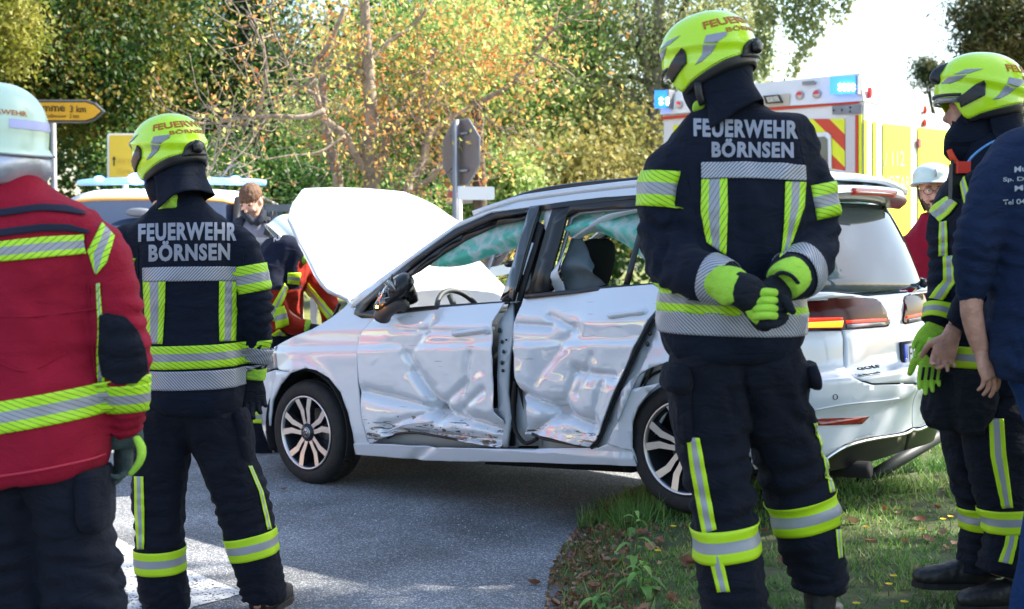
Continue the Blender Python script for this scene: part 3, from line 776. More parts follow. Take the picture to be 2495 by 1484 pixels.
def lamp(mr):
    f = (lambda q: mir(body(q[0], q[1], -.006))) if mr else (lambda q: body(q[0], q[1], -.006))
    q = trace(body, [(1940, 713), (1960, 713), (2036, 715), (2130, 728), (2142, 737), (2164, 788), (2160, 795), (2051, 803), (1940, 806)], (3.2, .9))
    q = [(2.98, .93)] + q + [(2.98, .80)]
    o = panel('tail_lamp', body, q, M_LAMP, step=.03, th=.02, fn=lambda t: body(t[0], t[1], -.008), tow=(1, -1, 0), mirror=mr)
    for nm, pts, mm in (('indicator_strip', [(1945, 786), (2050, 781), (2047, 797), (1945, 799)], M_LAMPO),
                        ('brake_strip', [(1945, 775), (2048, 774), (2048, 780), (1945, 783)], M_LAMPR),
                        ('brake_strip', [(2056, 781), (2120, 777), (2153, 776), (2155, 781), (2120, 784), (2057, 787)], M_LAMPR),
                        ('reversing_strip', [(2058, 790), (2150, 785), (2154, 793), (2058, 799)], M_LAMPC)):
        z = trace(body, pts, (3.4, .85))
        panel(nm, body, z, mm, step=.05, th=.003, fn=lambda t: body(t[0], t[1], -.012), tow=(1, -1, 0), mirror=mr, parent=o)
lamp(False); lamp(True)
# rear window, wiper, spoiler
rg = trace(tail, [(1985, 674), (2275, 674)], (.3, 1.0))
M_RGLASS = mat('tinted_rear_glass', (.045, .07, .10), .05, trans=.2, coat=.0, spec=.42)
W0 = 1.0; 
win = [(.10, W0 + .005), (1.70, W0 + .005), (1.66, 1.10), (1.52, 1.36), (1.42, 1.45), (.38, 1.45), (.28, 1.36), (.14, 1.10)]
rw = tpanel('rear_window', None, M_RGLASS, raw=win, off=.0, step=.08, parent=tg)
for mr in (False, True):
    pl = [(.0, .99), (.10, .99), (.14, 1.10), (.28, 1.36), (.38, 1.46), (.25, 1.50), (.17, 1.36), (.06, 1.10)]
    tpanel('rear_pillar_cover', None, M_TRIM, raw=sm(pl) if mr else pl, off=-.004, step=.06)
sp = trace(tail, [(2205, 503), (2010, 492)], (.8, 1.45))
def spo(v, w):
    c = abs(v - .9) / .62
    p = tail(v, w); p.x += .10 * (1 - c ** 4) if c < 1 else 0
    return p
V, F = [], []
vs_ = np.linspace(.28, 1.52, 32)
for v in vs_:
    c = abs(v - .9) / .62; e = .035 * c ** 3; t = tail(v, 1.45)
    prof = [(t.x - .02, 1.455 - e * .3), (t.x + .13 - .05 * c ** 4, 1.462 - e), (t.x + .165 - .05 * c ** 4, 1.485 - e), (t.x + .15 - .05 * c ** 4, 1.520 - e), (t.x - .05, 1.552 - e), (t.x - .20, 1.562 - e * .8)]
    V += [Vector((a, v, b)) for a, b in prof]
n = 6
for i in range(31):
    for k in range(5): F.append([i * n + k, i * n + k + 1, (i + 1) * n + k + 1, (i + 1) * n + k])
F += [list(range(n)), [31 * n + k for k in range(n)][::-1]]
spo_o = ck('spoiler', (V, F), M_PAINT, None); sharp(spo_o, 50)
t = tail(.9, 1.45)
bl = []
for i in range(17):
    v = .9 + .25 * (i / 8 - 1); c = abs(v - .9) / .62
    for zz, xx in ((1.472, .153), (1.500, .166)): bl.append(Vector((t.x - .0 + xx + .002, v, zz - .035 * c ** 3)))
F = [[2 * i, 2 * i + 1, 2 * i + 3, 2 * i + 2] for i in range(16)]
M_BRL = mat('red_high_brake_light', (.10, .008, .005), .25, coat=.1, emit=(1, .04, .01), estr=.08)
o = ck('high_brake_light', (bl, F), M_BRL, spo_o); solid(o, .012, 1)
wp = trace(tail, [(2222, 660), (2290, 662), (2240, 650), (2255, 642)], (.9, 1.0))
o = ck('rear_wiper', merge(sphere(tail(wp[2][0], 1.03, -.03), (.03, .075, .028), 12, 8), tube([tail(wp[0][0], 1.02, -.03), tail(wp[0][0] + .2, 1.035, -.035), tail(wp[0][0] + .55, 1.05, -.03)], [.02, .013, .006], 8)), M_BLACK, tg)
# number plate
pq = trace(tail, [(2189, 834), (2199, 903)], (.7, .75))
pv, pw1, pw0 = pq[0][0], pq[0][1], pq[1][1]
pu = tail(.9, (pw0 + pw1) / 2).x + .012
plate = ck('number_plate', box(pu - .01, pu + .004, pv, pv + .54, pw0, pw1), M_BLACK, tg)
ck('plate_face', box(pu + .004, pu + .007, pv + .012, pv + .528, pw0 + .012, pw1 - .012), M_WHITE, plate) if False else None
mkp = ck('licence_plate', box(pu + .0035, pu + .007, pv + .052, pv + .528, pw0 + .012, pw1 - .012), M_WHITE, tg)
M_EU = mat('plate_blue', (.01, .05, .45), .4)
ck('plate_badge_strip', box(pu + .0035, pu + .0072, pv + .012, pv + .052, pw0 + .012, pw1 - .012), M_EU, tg)
def text_mesh(s, size=1., bold=.0, sx=1., sp=1.0, align='LEFT', res=3):
    c = bpy.data.curves.new('t', 'FONT'); c.body = s; c.size = size; c.offset = bold; c.space_character = sp
    c.align_x = align; c.resolution_u = res; c.fill_mode = 'BOTH' if False else 'BACK'
    ob = bpy.data.objects.new('t', c); COL.objects.link(ob)
    dg = bpy.context.evaluated_depsgraph_get(); dg.update()
    me = bpy.data.meshes.new_from_object(ob.evaluated_get(dg))
    bm = bmesh.new(); bm.from_mesh(me); bpy.data.meshes.remove(me); bpy.data.objects.remove(ob); bpy.data.curves.remove(c)
    bmesh.ops.remove_doubles(bm, verts=bm.verts[:], dist=1e-5)
    for v in bm.verts: v.co.x *= sx; v.co.z = 0
    return bm
def fit_text(s, w_, h_, bold=.03, **k):
    """text scaled into a box with its lower left corner at the origin"""
    bm = text_mesh(s, 1., bold, **k)
    xs = [v.co.x for v in bm.verts]; ys = [v.co.y for v in bm.verts]
    ax = w_ / (max(xs) - min(xs)); ay = h_ / (max(ys) - min(ys)); x0, y0 = min(xs), min(ys)
    for v in bm.verts: v.co.x = (v.co.x - x0) * ax; v.co.y = (v.co.y - y0) * ay
    return bm
def fine(bm, L):
    for _ in range(7):
        es = [e for e in bm.edges if e.calc_length() > L]
        if not es: break
        bmesh.ops.subdivide_edges(bm, edges=es, cuts=1)
        bmesh.ops.triangulate(bm, faces=[f for f in bm.faces if len(f.verts) > 3])
    return bm
def flat_text(name, s, w_, h_, M, m, parent, bold=.03, world=True, th=.002, **k):
    bm = fit_text(s, w_, h_, bold, **k); bm.transform(M)
    o = mk(name, bm, m, parent, world=world, smooth=False); solid(o, th, 0); return o
# frame for lettering on the back of the car: x to the car's right (as seen from behind: +v), y up, z backwards (+u)
def backM(u, v, w): return Matrix(((0, 0, 1, u), (1, 0, 0, v), (0, 1, 0, w), (0, 0, 0, 1)))
flat_text('plate_letter', 'FL', .085, pw1 - pw0 - .05, backM(pu + .0085, pv + .066, pw0 + .025), M_BLACK, tg, .0, False, .001)
flat_text('plate_letter', 'D', .02, .028, backM(pu + .0085, pv + .022, pw0 + .02), M_WHITE, tg, .0, False, .001)
bq = trace(tail, [(2092, 902), (2137, 888), (2090, 917), (2137, 905)], (.4, .7))
def on_tail(bm, q0, q1):
    """lettering laid on the tailgate skin between two corner parameters"""
    for v in bm.verts:
        p = tail(q0[0] + (q1[0] - q0[0]) * v.co.x, q0[1] + (q1[1] - q0[1]) * v.co.y, -.004); v.co = p
    return bm
o = ck('badge', on_tail(fit_text('GOLF', 1, 1, .03), bq[0], bq[1]), M_TRIM, tg); solid(o, .004, 0)
o = ck('badge', on_tail(fit_text('SPORTSVAN', 1, 1, .03), (bq[2][0] + .006, bq[2][1] + .006), (bq[3][0] - .006, bq[3][1] - .006)), M_BLACK, tg); solid(o, .004, 0)
fr = bq[2:]
def barq(v0, v1, w0, w1): 
    p, q = tail(v0, w0, -.002), tail(v1, w1, -.002)
    return tube([p, q], .0018, 6)
a_, b_ = fr
o = ck('badge_frame', merge(barq(a_[0], b_[0], a_[1], a_[1]), barq(a_[0], b_[0], b_[1], b_[1]), barq(a_[0], a_[0], a_[1], b_[1]), barq(b_[0], b_[0], a_[1], b_[1])), M_CHROME, tg)
# reflector, parking sensors, lower valance, chrome strip, exhaust
rf = trace(body, [(1975, 1020), (2118, 1014), (2098, 1033), (1980, 1037)], (3.5, .4))
M_REFL = mat('red_reflector', (.28, .008, .01), .15, coat=1, var=.4, vscale=40)
for mr in (False, True): panel('reflector', body, rf, M_REFL, step=.05, th=.004, fn=lambda q: body(q[0], q[1], -.004), tow=(1, -1, 0), mirror=mr)
for x, y in ((2034, 967), (2252, 954)):
    a, ww = trace(body, [(x, y)], (3.5, .5))[0]
    p = body(a, ww, -.003); n = (p - body(a, ww, .05)).normalized()
    Mx = Matrix.Translation(p) @ n.to_track_quat('Z', 'Y').to_matrix().to_4x4()
    ring = lathe([(.0105, -.002), (.0125, .0015), (.0125, -.003)], 14, Mx)
    ck('parking_sensor', ring, M_BLACK)
lowz = [(a, w) for a, w in rb_low]
for mr in (False, True):
    f = (lambda p: mir(p)) if mr else (lambda p: p)
    ptsc = [f(body(a, w - .012, -.002)) for a, w in lowz] + [f(body(A_REAR, lowz[-1][1] - .002, -.002))]
    ck('chrome_strip', tube([Vector(q) for q in cr([list(p) for p in ptsc], 4)], .009, 6), M_CHROME)
va = [(3.05, .20)] + [(a, w - .01) for a, w in lowz] + [(A_REAR, lowz[-1][1]), (A_REAR, .22), (3.4, .20)]
for mr in (False, True): panel('diffuser', body, va, M_TRIM, step=.06, th=.02, off=.02, tow=(1, -1, 0), mirror=mr)
ck('exhaust', merge(tube([(3.1, .45, .19), (3.42, .45, .19)], .04, 12), box(2.9, 3.20, .5, 1.0, .17, .26)), M_DARK)
# underbody
ck('underbody', merge(box(.42, 2.28, .12, 1.68, .19, .30), box(-.70, 3.10, .55, 1.25, .21, .34), box(1.2, 2.2, .3, .6, .14, .2)), M_DARK)

# ------------------------------------------------------------------ greenhouse
top = [(853, 731), (971, 646), (1050, 588), (1119, 540), (1191, 513), (1257, 493), (1386, 475), (1470, 465), (1556, 456)]
tq = trace(gh, top, (.5, 1.))
tu = [q[0] for q in tq]; twz = [q[1] for q in tq]
tu += [2.6, 2.95, 3.2]; twz += [twz[-1] + .012, twz[-1] - .01, 1.50]
def ptop(u): return float(np.interp(u, tu, twz))
low = [(1556, 475), (1470, 481), (1386, 490), (1317, 500), (1270, 507), (1197, 516), (1107, 556), (1050, 597), (992, 640), (930, 690), (864, 745), (855, 750)]
lq = trace(gh, low, (2.3, 1.4))
edge = tq + [(u, ptop(u)) for u in (2.6, 2.95, 3.15)] + [(3.15, ptop(3.15) - .05), (2.95, ptop(2.95) - .05), (2.6, ptop(2.6) - .055)] + lq
for mr in (False, True): panel('roof_edge', gh, edge, M_PAINT, step=.08, th=.02, mirror=mr)
def gpan(name, pts, m, off, th=.012, g=(1.5, 1.2), parent=None, mrs=(False, True), step=.08, raw=None):
    q = raw if raw else trace(gh, pts, g)
    for mr in mrs: o = panel(name, gh, q, m, step=step, th=th, mirror=mr, parent=parent, off=off)
    return o
# window surround trims and pillars (black)
gpan('window_trim', low[0:4] + [(1550, 484), (1470, 490), (1386, 498), (1349, 502), (1317, 508)][::-1][0:0] + [(1317, 500), (1317, 512), (1386, 502), (1470, 492), (1560, 485)], M_TRIM, -.004, g=(2.3, 1.4))
gpan('door_frame', [(1317, 503), (1270, 510), (1197, 519), (1107, 559), (1050, 600), (992, 642), (930, 693), (866, 748), (862, 766), (880, 775), (920, 774), (941, 770), (941, 752), (905, 756), (880, 762),
                    (900, 738), (950, 694), (1003, 650), (1060, 606), (1115, 572), (1200, 533), (1285, 516), (1222, 735), (1251, 733)], M_TRIM, .0, th=.02, g=(1.7, 1.4), step=.2)
gpan('inner_frame', [(1285, 514), (1200, 531), (1115, 570), (1060, 604), (1003, 648), (975, 672), (990, 672), (1012, 660), (1070, 618), (1125, 585), (1200, 549), (1278, 532)], M_TRIM, .035, th=.01, g=(1.6, 1.4), mrs=(False,))
gpan('belt_trim', [(935, 754), (1090, 742), (1242, 733), (1242, 739), (1090, 752), (935, 766)], M_TRIM, -.008, g=(1., 1.))
gpan('belt_trim', [(1280, 718), (1430, 701), (1640, 686), (1640, 693), (1430, 711), (1279, 728)], M_TRIM, -.008, g=(1.8, 1.))
gpan('pillar_cover', [(1293, 503), (1317, 500), (1280, 620), (1252, 733), (1221, 731), (1252, 640)], M_GLOSSB, -.01, g=(1.7, 1.4), mrs=(False,), th=.008)
gpan('centre_pillar', [(1324, 512), (1340, 520), (1290, 733), (1250, 735), (1278, 620)], M_TRIM, .05, g=(1.7, 1.3))
gpan('centre_pillar', [(1320, 502), (1352, 497), (1340, 548), (1326, 575), (1315, 550)], M_PAINT, .03, g=(1.7, 1.4), mrs=(False,))
gpan('pillar_seal', [(1306, 540), (1318, 548), (1300, 610), (1262, 733), (1250, 733), (1285, 610)], M_RUB, .02, g=(1.7, 1.4), mrs=(False,))
gpan('centre_pillar', [(1286, 590), (1294, 592), (1262, 690), (1251, 738), (1246, 736), (1262, 670)], M_PAINT, .015, g=(1.7, 1.2), mrs=(False,))
gpan('rear_door_frame', [(1349, 500), (1374, 497), (1386, 500), (1470, 490), (1640, 476), (1640, 497), (1560, 503), (1470, 507), (1400, 514), (1378, 527), (1362, 590), (1342, 660), (1336, 714), (1284, 722), (1308, 640), (1330, 560)], M_TRIM, -.002, g=(2., 1.4), step=.2, th=.02)
gpan('inner_frame', [(1400, 514), (1378, 527), (1362, 590), (1345, 655), (1350, 660), (1367, 595), (1386, 532), (1406, 521), (1470, 514), (1560, 510), (1560, 502), (1470, 506)], M_GREY, .03, g=(2., 1.4), mrs=(False,), step=.3, th=.01)
gpan('window_divider', [(1572, 500), (1582, 500), (1531, 692), (1518, 694)], M_TRIM, .0, g=(2.2, 1.3))
gpan('rear_pillar', None, M_TRIM, .0, raw=[(2.55, .985), (3.02, .985), (2.98, 1.2), (2.94, 1.48), (2.62, 1.50), (2.70, 1.4), (2.66, 1.15)], step=.2)
gpan('shoulder_panel', None, M_PAINT, .0, raw=[(2.35, .96), (3.08, .96), (3.06, .995), (2.35, .995)], step=.2)
tri = trace(gh, [(872, 764), (905, 734), (962, 688), (974, 682), (950, 740), (935, 760)], (.7, 1.))
M_TGLASS = mat('dark_quarter_glass', (.015, .02, .02), .04, coat=1., trans=.3)
for mr in (False, True): panel('quarter_window', gh, tri, M_TGLASS, step=.3, th=.004, mirror=mr, off=.012)
# right-hand body side, seen only through the openings
rside = [(.33, .35), (.45, .25), (2.25, .25), (2.32, .36)] + [(cx_ + .37 * math.cos(t), .34 + .37 * math.sin(t)) for t in np.linspace(R(170), R(5), 12)] + [(3.12, .36), (3.12, .99), (.4, .97), (-.55, .80), (-.80, .62), (-.5, .55)] + [(.37 * math.cos(t), .34 + .37 * math.sin(t)) for t in np.linspace(R(150), R(15), 10)]
panel('right_body_side', body, rside, M_PAINT, step=.06, th=.02, mirror=True)
# roof skin
V, F = [], []
us = np.linspace(1.30, 3.2, 24)
for u in us:
    e = gh(u, ptop(u)); 
    for k in range(17):
        t = k / 16; v = e.y + (1.8 - 2 * e.y) * t
        V.append(Vector((u, v, e.z + .055 * (1 - (2 * t - 1) ** 4) * min(1, (u - 1.2) * 2.5))))
for i in range(23):
    for k in range(16): F.append([i * 17 + k, i * 17 + k + 1, (i + 1) * 17 + k + 1, (i + 1) * 17 + k])
o = ck('roof', (V, F), M_PAINT); solid(o, .03)
# windscreen and its cowl
V, F = [], []
for i, u in enumerate(np.linspace(.42, 1.33, 8)):
    e = gh(u, ptop(u), .03)
    for k in range(13):
        t = k / 12; V.append(Vector((u - .16 * (1 - (2 * t - 1) ** 2), e.y + (1.8 - 2 * e.y) * t, e.z - .01)))
for i in range(7):
    for k in range(12): F.append([i * 13 + k, i * 13 + k + 1, (i + 1) * 13 + k + 1, (i + 1) * 13 + k])
M_WS = mat('windscreen_glass', (.9, .96, .95), .0, trans=1.0, ior=1.12, spec=.3)
o = ck('windscreen', (V, F), M_WS)
ck('scuttle', box(.20, .50, .12, 1.68, .86, .93), M_TRIM)
# roof rails
rl = [(1205, 513), (1228, 497), (1262, 480), (1320, 464), (1400, 452), (1480, 444), (1556, 437)]
rq = trace(lambda a, b: gh(a, b, .03), rl, (1.6, 1.5))
rpts = [(a, gh(a, b, .03).y, b) for a, b in rq] + [(2.75, .26, rq[-1][1] + .005), (3.0, .27, rq[-1][1] - .03), (3.08, .28, rq[-1][1] - .07)]
rp = [Vector(p) for p in cr(rpts, 4)]
for s_ in (0, 1):
    ck('roof_rail', merge(tube([mir(p) if s_ else p for p in rp], [(.016, .013)] * len(rp), 8), box(1.42, 1.50, .25 if not s_ else 1.52, .28 if not s_ else 1.55, ptop(1.45) - .02, ptop(1.45) + .03)), M_TRIM)
for (x, y) in ((1295, 497), (1370, 489)):
    pass
# door handles
def handle(pts, parent):
    q = trace(body, pts, (1.5, .85)); V = [body(a, b, -.045) for a, b in q]
    b0 = body(q[0][0], q[0][1], .01); b1 = body(q[-1][0], q[-1][1], .01)
    P_ = [b0] + V + [b1]; P_ = [Vector(t) for t in cr([list(v) for v in P_], 4)]
    o = ck('handle', tube(P_, [(.014, .020)] * len(P_), 10), M_PAINT, parent)
    c = q[-1]; ck('lock_cover', sphere(body(c[0], c[1], -.032), (.040, .022, .028), 14, 8), M_PAINT, parent)
handle([(1120, 813), (1150, 809), (1180, 805), (1196, 803)], fdoor)
handle([(1500, 770), (1525, 767), (1552, 763), (1578, 760)], rdoor)
# torn hole in the rear door: a dark lump stands in for its shaded inside
a, ww = trace(body, [(1362, 1003)], (2, .5))[0]; pp = f2((a, ww))
ck('torn_hole_shade', sphere(pp + Vector((0, -.002, 0)), (.022, .008, .016), 10, 6), M_DARK, rdoor)
ck('torn_flap', ([pp + Vector(q) for q in ((-.03, -.004, .03), (-.012, -.02, .018), (.004, -.012, -.006), (-.028, -.006, .0))], [[0, 1, 2, 3]]), M_PAINT, rdoor)
# crushed lower edge of the front door: torn strips of bare metal
for pts, rad in (([(935, 1068), (960, 1058), (1000, 1056), (1045, 1062), (1100, 1072), (1160, 1082), (1215, 1092)], .008), ([(940, 1052), (985, 1035), (1050, 1028)], .006)):
    cedge('torn_edge', body, pts, rad, M_TRIM if rad > .007 else M_PAINT, fdoor, (1., .35), .03 if rad > .007 else .01)
cedge('torn_edge', body, [(1290, 1058), (1320, 1070), (1360, 1078), (1437, 1093)], .009, M_TRIM, rdoor, (2., .35), .02)

# ------------------------------------------------------------------ wing mirror, casing broken
mc = trace(lambda a, b: gh(a, b, -.16), [(962, 718)], (.8, 1.))[0]
mq = lambda x, y, off: (lambda t: gh(t[0], t[1], off))(trace(lambda a, b: gh(a, b, off), [(x, y)], (.8, 1.))[0])
mir_o = ck('wing_mirror', tube([mq(918, 752, -.13), mq(935, 735, -.13), mq(960, 708, -.13), mq(985, 690, -.13), mq(1000, 682, -.13)], [(.03, .025), (.060, .038), (.080, .05), (.076, .048), (.03, .03)], 14, sm=3), M_TRIM)
ck('mirror_foot', tube([mq(930, 774, -.08), mq(938, 758, -.10), mq(965, 740, -.11), mq(985, 745, -.03)], [.050, .048, .045, .035], 12, sm=2), mat('brown_grey_mirror_foot', (.06, .05, .048), .5), mir_o)
ck('mirror_arm', tube([mq(1000, 735, .02), mq(990, 700, -.05), mq(982, 720, -.10)], [.045, .045, .03], 10, sm=2), M_TRIM, mir_o)
rgx = random.Random(4)
for i in range(9):
    x, y = rgx.uniform(915, 985), 0
    y = 745 - (x - 915) * .9 + rgx.uniform(-8, 4)
    c0 = mq(x, y - 8, -.20)
    n = [Vector((rgx.uniform(-.045, .045), rgx.uniform(-.03, .03), rgx.uniform(-.045, .045))) for _ in range(4)]
    o = ck('broken_shard', ([c0 + q for q in n], [[0, 1, 2], [0, 2, 3]]), (M_CHROME, M_TRIM, M_PAINTIN)[i % 3], mir_o, smooth=False); solid(o, .004)
ck('indicator_bulb', sphere(mq(918, 748, -.19), .008, 8, 6), mat('amber_light', (1, .4, .05), .3, emit=(1, .35, .03), estr=14), mir_o)

# ------------------------------------------------------------------ bonnet, raised
def solve_hood():
    best = None
    for th in np.linspace(15, 80, 66):
        for L_ in np.linspace(.7, 1.25, 23):
            x, y = cproj((.42 - L_ * math.cos(R(th)), .16, .95 + L_ * math.sin(R(th))))
            e = (x - 706) ** 2 + (y - 522) ** 2
            x2, y2 = cproj((.42 - L_ * math.cos(R(th)), 1.64, .95 + L_ * math.sin(R(th)))); 
            e += .15 * ((x2 - 1040) ** 2 + (y2 - 486) ** 2)
            if best is None or e < best[0]: best = (e, th, L_)
    return best
_, HT, HL = solve_hood(); print('hood', HT, HL)
def hood(p, q, off=0.):
    cth, sth = math.cos(R(HT)), math.sin(R(HT))
    bow = .05 * (1 - ((q - .9) / .8) ** 2) + .03 * math.sin(min(1, max(0, p / HL)) * math.pi)
    return Vector((.42 - p * cth + (bow - off) * sth, q, .95 + p * sth + (bow - off) * cth)) if True else None
hpx = [(848, 728), (802, 708), (785, 690), (769, 666), (729, 587), (702, 528), (712, 495), (735, 463), (742, 459), (800, 457), (870, 458), (986, 468), (1027, 484), (1060, 500), (1124, 543)]
hq = trace(hood, hpx, (.5, .4))
hq = hq + [(hq[-1][0] * .6, 1.66), (.02, 1.66), (.0, .9), (.02, .16)]
o = panel('bonnet', hood, hq, M_PAINT, step=.06, th=.025, tow=(.7, 0, .7))
cedge_pts = [hood(hq[5][0] - .3, .22, .02), Vector((-.25, .16, .80))]
o = ck('bonnet_stay', tube([CAR_I @ P(826, 742, 8.1), CAR_I @ P(795, 812, 8.3)], .011, 8), M_BLACK)
# engine bay
ck('engine_bay', merge(box(-.5, .22, .30, 1.5, .45, .70), box(-.3, .1, .5, 1.0, .7, .78), box(-.66, -.60, .5, 1.3, .4, .7)), M_DARK)

# ------------------------------------------------------------------ inside
M_SEAT = mat('black_seat_cloth', (.012, .012, .013), .85, var=.2, bump=.3, bscale=200)
M_DASH = mat('soft_grey_black_dash', (.045, .055, .06), .6, var=.15, vscale=30)
M_BAG = leaf_mat('teal_white_airbag_cloth', [(.18, .74, .60), (.45, .88, .82), (.85, .95, .96), (.32, .82, .74)], trans=.6, clump=1., big=9.)
M_CURT = mat('grey_torn_cloth', (.07, .09, .10), .8, var=.3, vscale=6, bump=.4, bscale=20)
def seat(u, v):
    s = ck('seat', merge(tube([(u - .25, v, .42), (u + .02, v, .44), (u + .06, v, .50)], [(.26, .10), (.27, .11), (.25, .08)], 16, up=(0, 0, 1), sm=2, expo=3),
                         tube([(u + .06, v, .46), (u + .14, v, .75), (u + .24, v, 1.02), (u + .26, v, 1.07)], [(.24, .07), (.26, .085), (.23, .065), (.17, .04)], 16, up=(1, 0, 0), sm=3, expo=3)), M_SEAT)
    ck('headrest', tube([(u + .25, v, 1.10), (u + .26, v, 1.13), (u + .29, v, 1.25), (u + .31, v, 1.33), (u + .31, v, 1.35)], [(.10, .02), (.125, .05), (.14, .06), (.12, .05), (.08, .02)], 16, up=(1, 0, 0), sm=3, expo=3.4), M_SEAT, s)
    ck('headrest_post', merge(tube([(u + .25, v - .06, 1.03), (u + .26, v - .06, 1.14)], .007, 6), tube([(u + .25, v + .06, 1.03), (u + .26, v + .06, 1.14)], .007, 6)), M_CHROME, s)
seat(1.66, .42); seat(1.66, 1.38)
ck('rear_bench', merge(tube([(2.0, .25, .5), (2.0, 1.55, .5)], [(.25, .12)] * 2, 12, up=(0, 0, 1)), tube([(2.35, .25, .8), (2.35, 1.55, .8)], [(.07, .24)] * 2, 12, up=(0, 0, 1))), M_SEAT)
for v in (.45, .9, 1.35):
    ck('headrest', tube([(2.40, v - .12, 1.08), (2.40, v + .12, 1.08)], [(.045, .075)] * 2, 12, up=(0, 0, 1)), M_SEAT)
# dashboard and wheel
dq = [(u, w) for u, w in ((.35, .90), (.45, .985), (.58, 1.0), (.74, .985), (.80, .93), (.78, .80), (.70, .60))]
V, F = [], []
for k, v in enumerate(np.linspace(.12, 1.68, 26)):
    hump = .05 * math.exp(-((v - .45) / .2) ** 2)
    for j, (u, w_) in enumerate(dq): V.append(Vector((u + (hump * .6 if j > 2 else 0), v, w_ + (hump if 0 < j < 5 else 0) - .03)))
for i in range(25):
    for k in range(6): F.append([i * 7 + k, i * 7 + k + 1, (i + 1) * 7 + k + 1, (i + 1) * 7 + k])
o = ck('dashboard', (V, F), M_DASH); solid(o, .02)
sc_ = Vector((.97, .43, .955)); ax = Vector((.90, 0, .42)).normalized()
a1 = Vector((0, 1, 0)); a2 = ax.cross(a1)
ring = [sc_ + a1 * .19 * math.cos(t) + a2 * .19 * math.sin(t) for t in np.linspace(0, 2 * math.pi, 41)]
swh = ck('steering_wheel', tube(ring, .016, 10, up=None, cap=False), M_DASH)
ck('wheel_boss', merge(sphere(sc_ - ax * .03, (.05, .07, .06), 12, 8), tube([sc_ - ax * .02 + a1 * .17, sc_ - ax * .03, sc_ - ax * .02 - a1 * .17], [.016, .03, .016], 8), tube([sc_ - ax * .02, sc_ - ax * .02 + a2 * .17], .018, 8)), M_DASH, swh)
# curtain airbags hanging inside the windows
def curtain(topc, botc, m, off, name='curtain_airbag', folds=.014, seed=0, nv=14, g=(1.2, 1.3)):
    a = np.array(trace(lambda p, q: gh(p, q, off), topc, g)); b = np.array(trace(lambda p, q: gh(p, q, off), botc, g))
    a = cr(a, 10); b = cr(b, 10); n = len(a); V, F = [], []
    b = b[np.linspace(0, len(b) - 1, n).astype(int)]
    for i in range(n):
        for k in range(nv + 1):
            t = k / nv; u, w_ = a[i] * (1 - t) + b[i] * t
            d = folds * (math.sin(t * 9 + 2.4 * mnoise.noise(Vector((u * 2, w_ * 5, seed))) + u * 3) + 1.3 * mnoise.noise(Vector((u * 5, w_ * 14, seed + 3))))
            bulge = .05 * math.sin(math.pi * t)
            V.append(gh(u, w_, off + d - bulge))
    for i in range(n - 1):
        for k in range(nv): F.append([i * (nv + 1) + k, i * (nv + 1) + k + 1, (i + 1) * (nv + 1) + k + 1, (i + 1) * (nv + 1) + k])
    return ck(name, (V, F), m)
curtain([(1040, 640), (1100, 600), (1165, 560), (1230, 532), (1290, 520), (1330, 515)], [(1034, 636), (1055, 648), (1108, 650), (1158, 638), (1192, 623), (1220, 617), (1261, 603), (1310, 603)], M_BAG, .09, seed=1)
curtain([(1392, 526), (1450, 516), (1520, 508), (1580, 502), (1650, 500)], [(1398, 590), (1450, 566), (1520, 598), (1580, 640), (1650, 680)], M_BAG, .09, seed=5, g=(2., 1.3))
M_BAG2 = mat('white_airbag_seam', (.6, .62, .66), .8, bump=.3, bscale=10)
curtain([(1403, 578), (1440, 548), (1480, 522), (1560, 508)], [(1410, 582), (1452, 558), (1500, 532), (1570, 514)], M_BAG2, .055, seed=9, g=(2., 1.3), nv=4, folds=.006, name='airbag_strap')
curtain([(1398, 572), (1415, 570), (1430, 600), (1445, 640)], [(1372, 706), (1400, 705), (1450, 700), (1478, 694)], M_CURT, .10, seed=12, g=(2., 1.2), name='torn_seat_airbag')
curtain([(1368, 620), (1376, 600), (1384, 585)], [(1348, 712), (1360, 710), (1372, 708)], M_BAG2, .06, seed=15, g=(1.9, 1.1), nv=8, name='torn_trim')
# far side curtains, seen through the car
def far_curtain(u0, u1, w0a, w0b, m):
    V, F = [], []
    for i in range(21):
        u = u0 + (u1 - u0) * i / 20; lo_ = w0a + (w0b - w0a) * i / 20 + .02 * math.sin(i * .7)
        for k in range(7):
            w_ = (ptop(u) - .03) * (1 - k / 6) + lo_ * k / 6
            p = mir(gh(u, w_, .08 + .012 * math.sin(k * 2 + i * .6))); V.append(p)
    for i in range(20):
        for k in range(6): F.append([i * 7 + k, i * 7 + k + 1, (i + 1) * 7 + k + 1, (i + 1) * 7 + k])
    ck('curtain_airbag', (V, F), m)
ck('interior_mirror', tube([(.98, .86, 1.27), (.98, 1.04, 1.27)], [(.02, .035)] * 2, 10, up=(1, 0, 0)), M_BLACK)
far_curtain(1.95, 3.0, 1.16, 1.0, M_BAG)

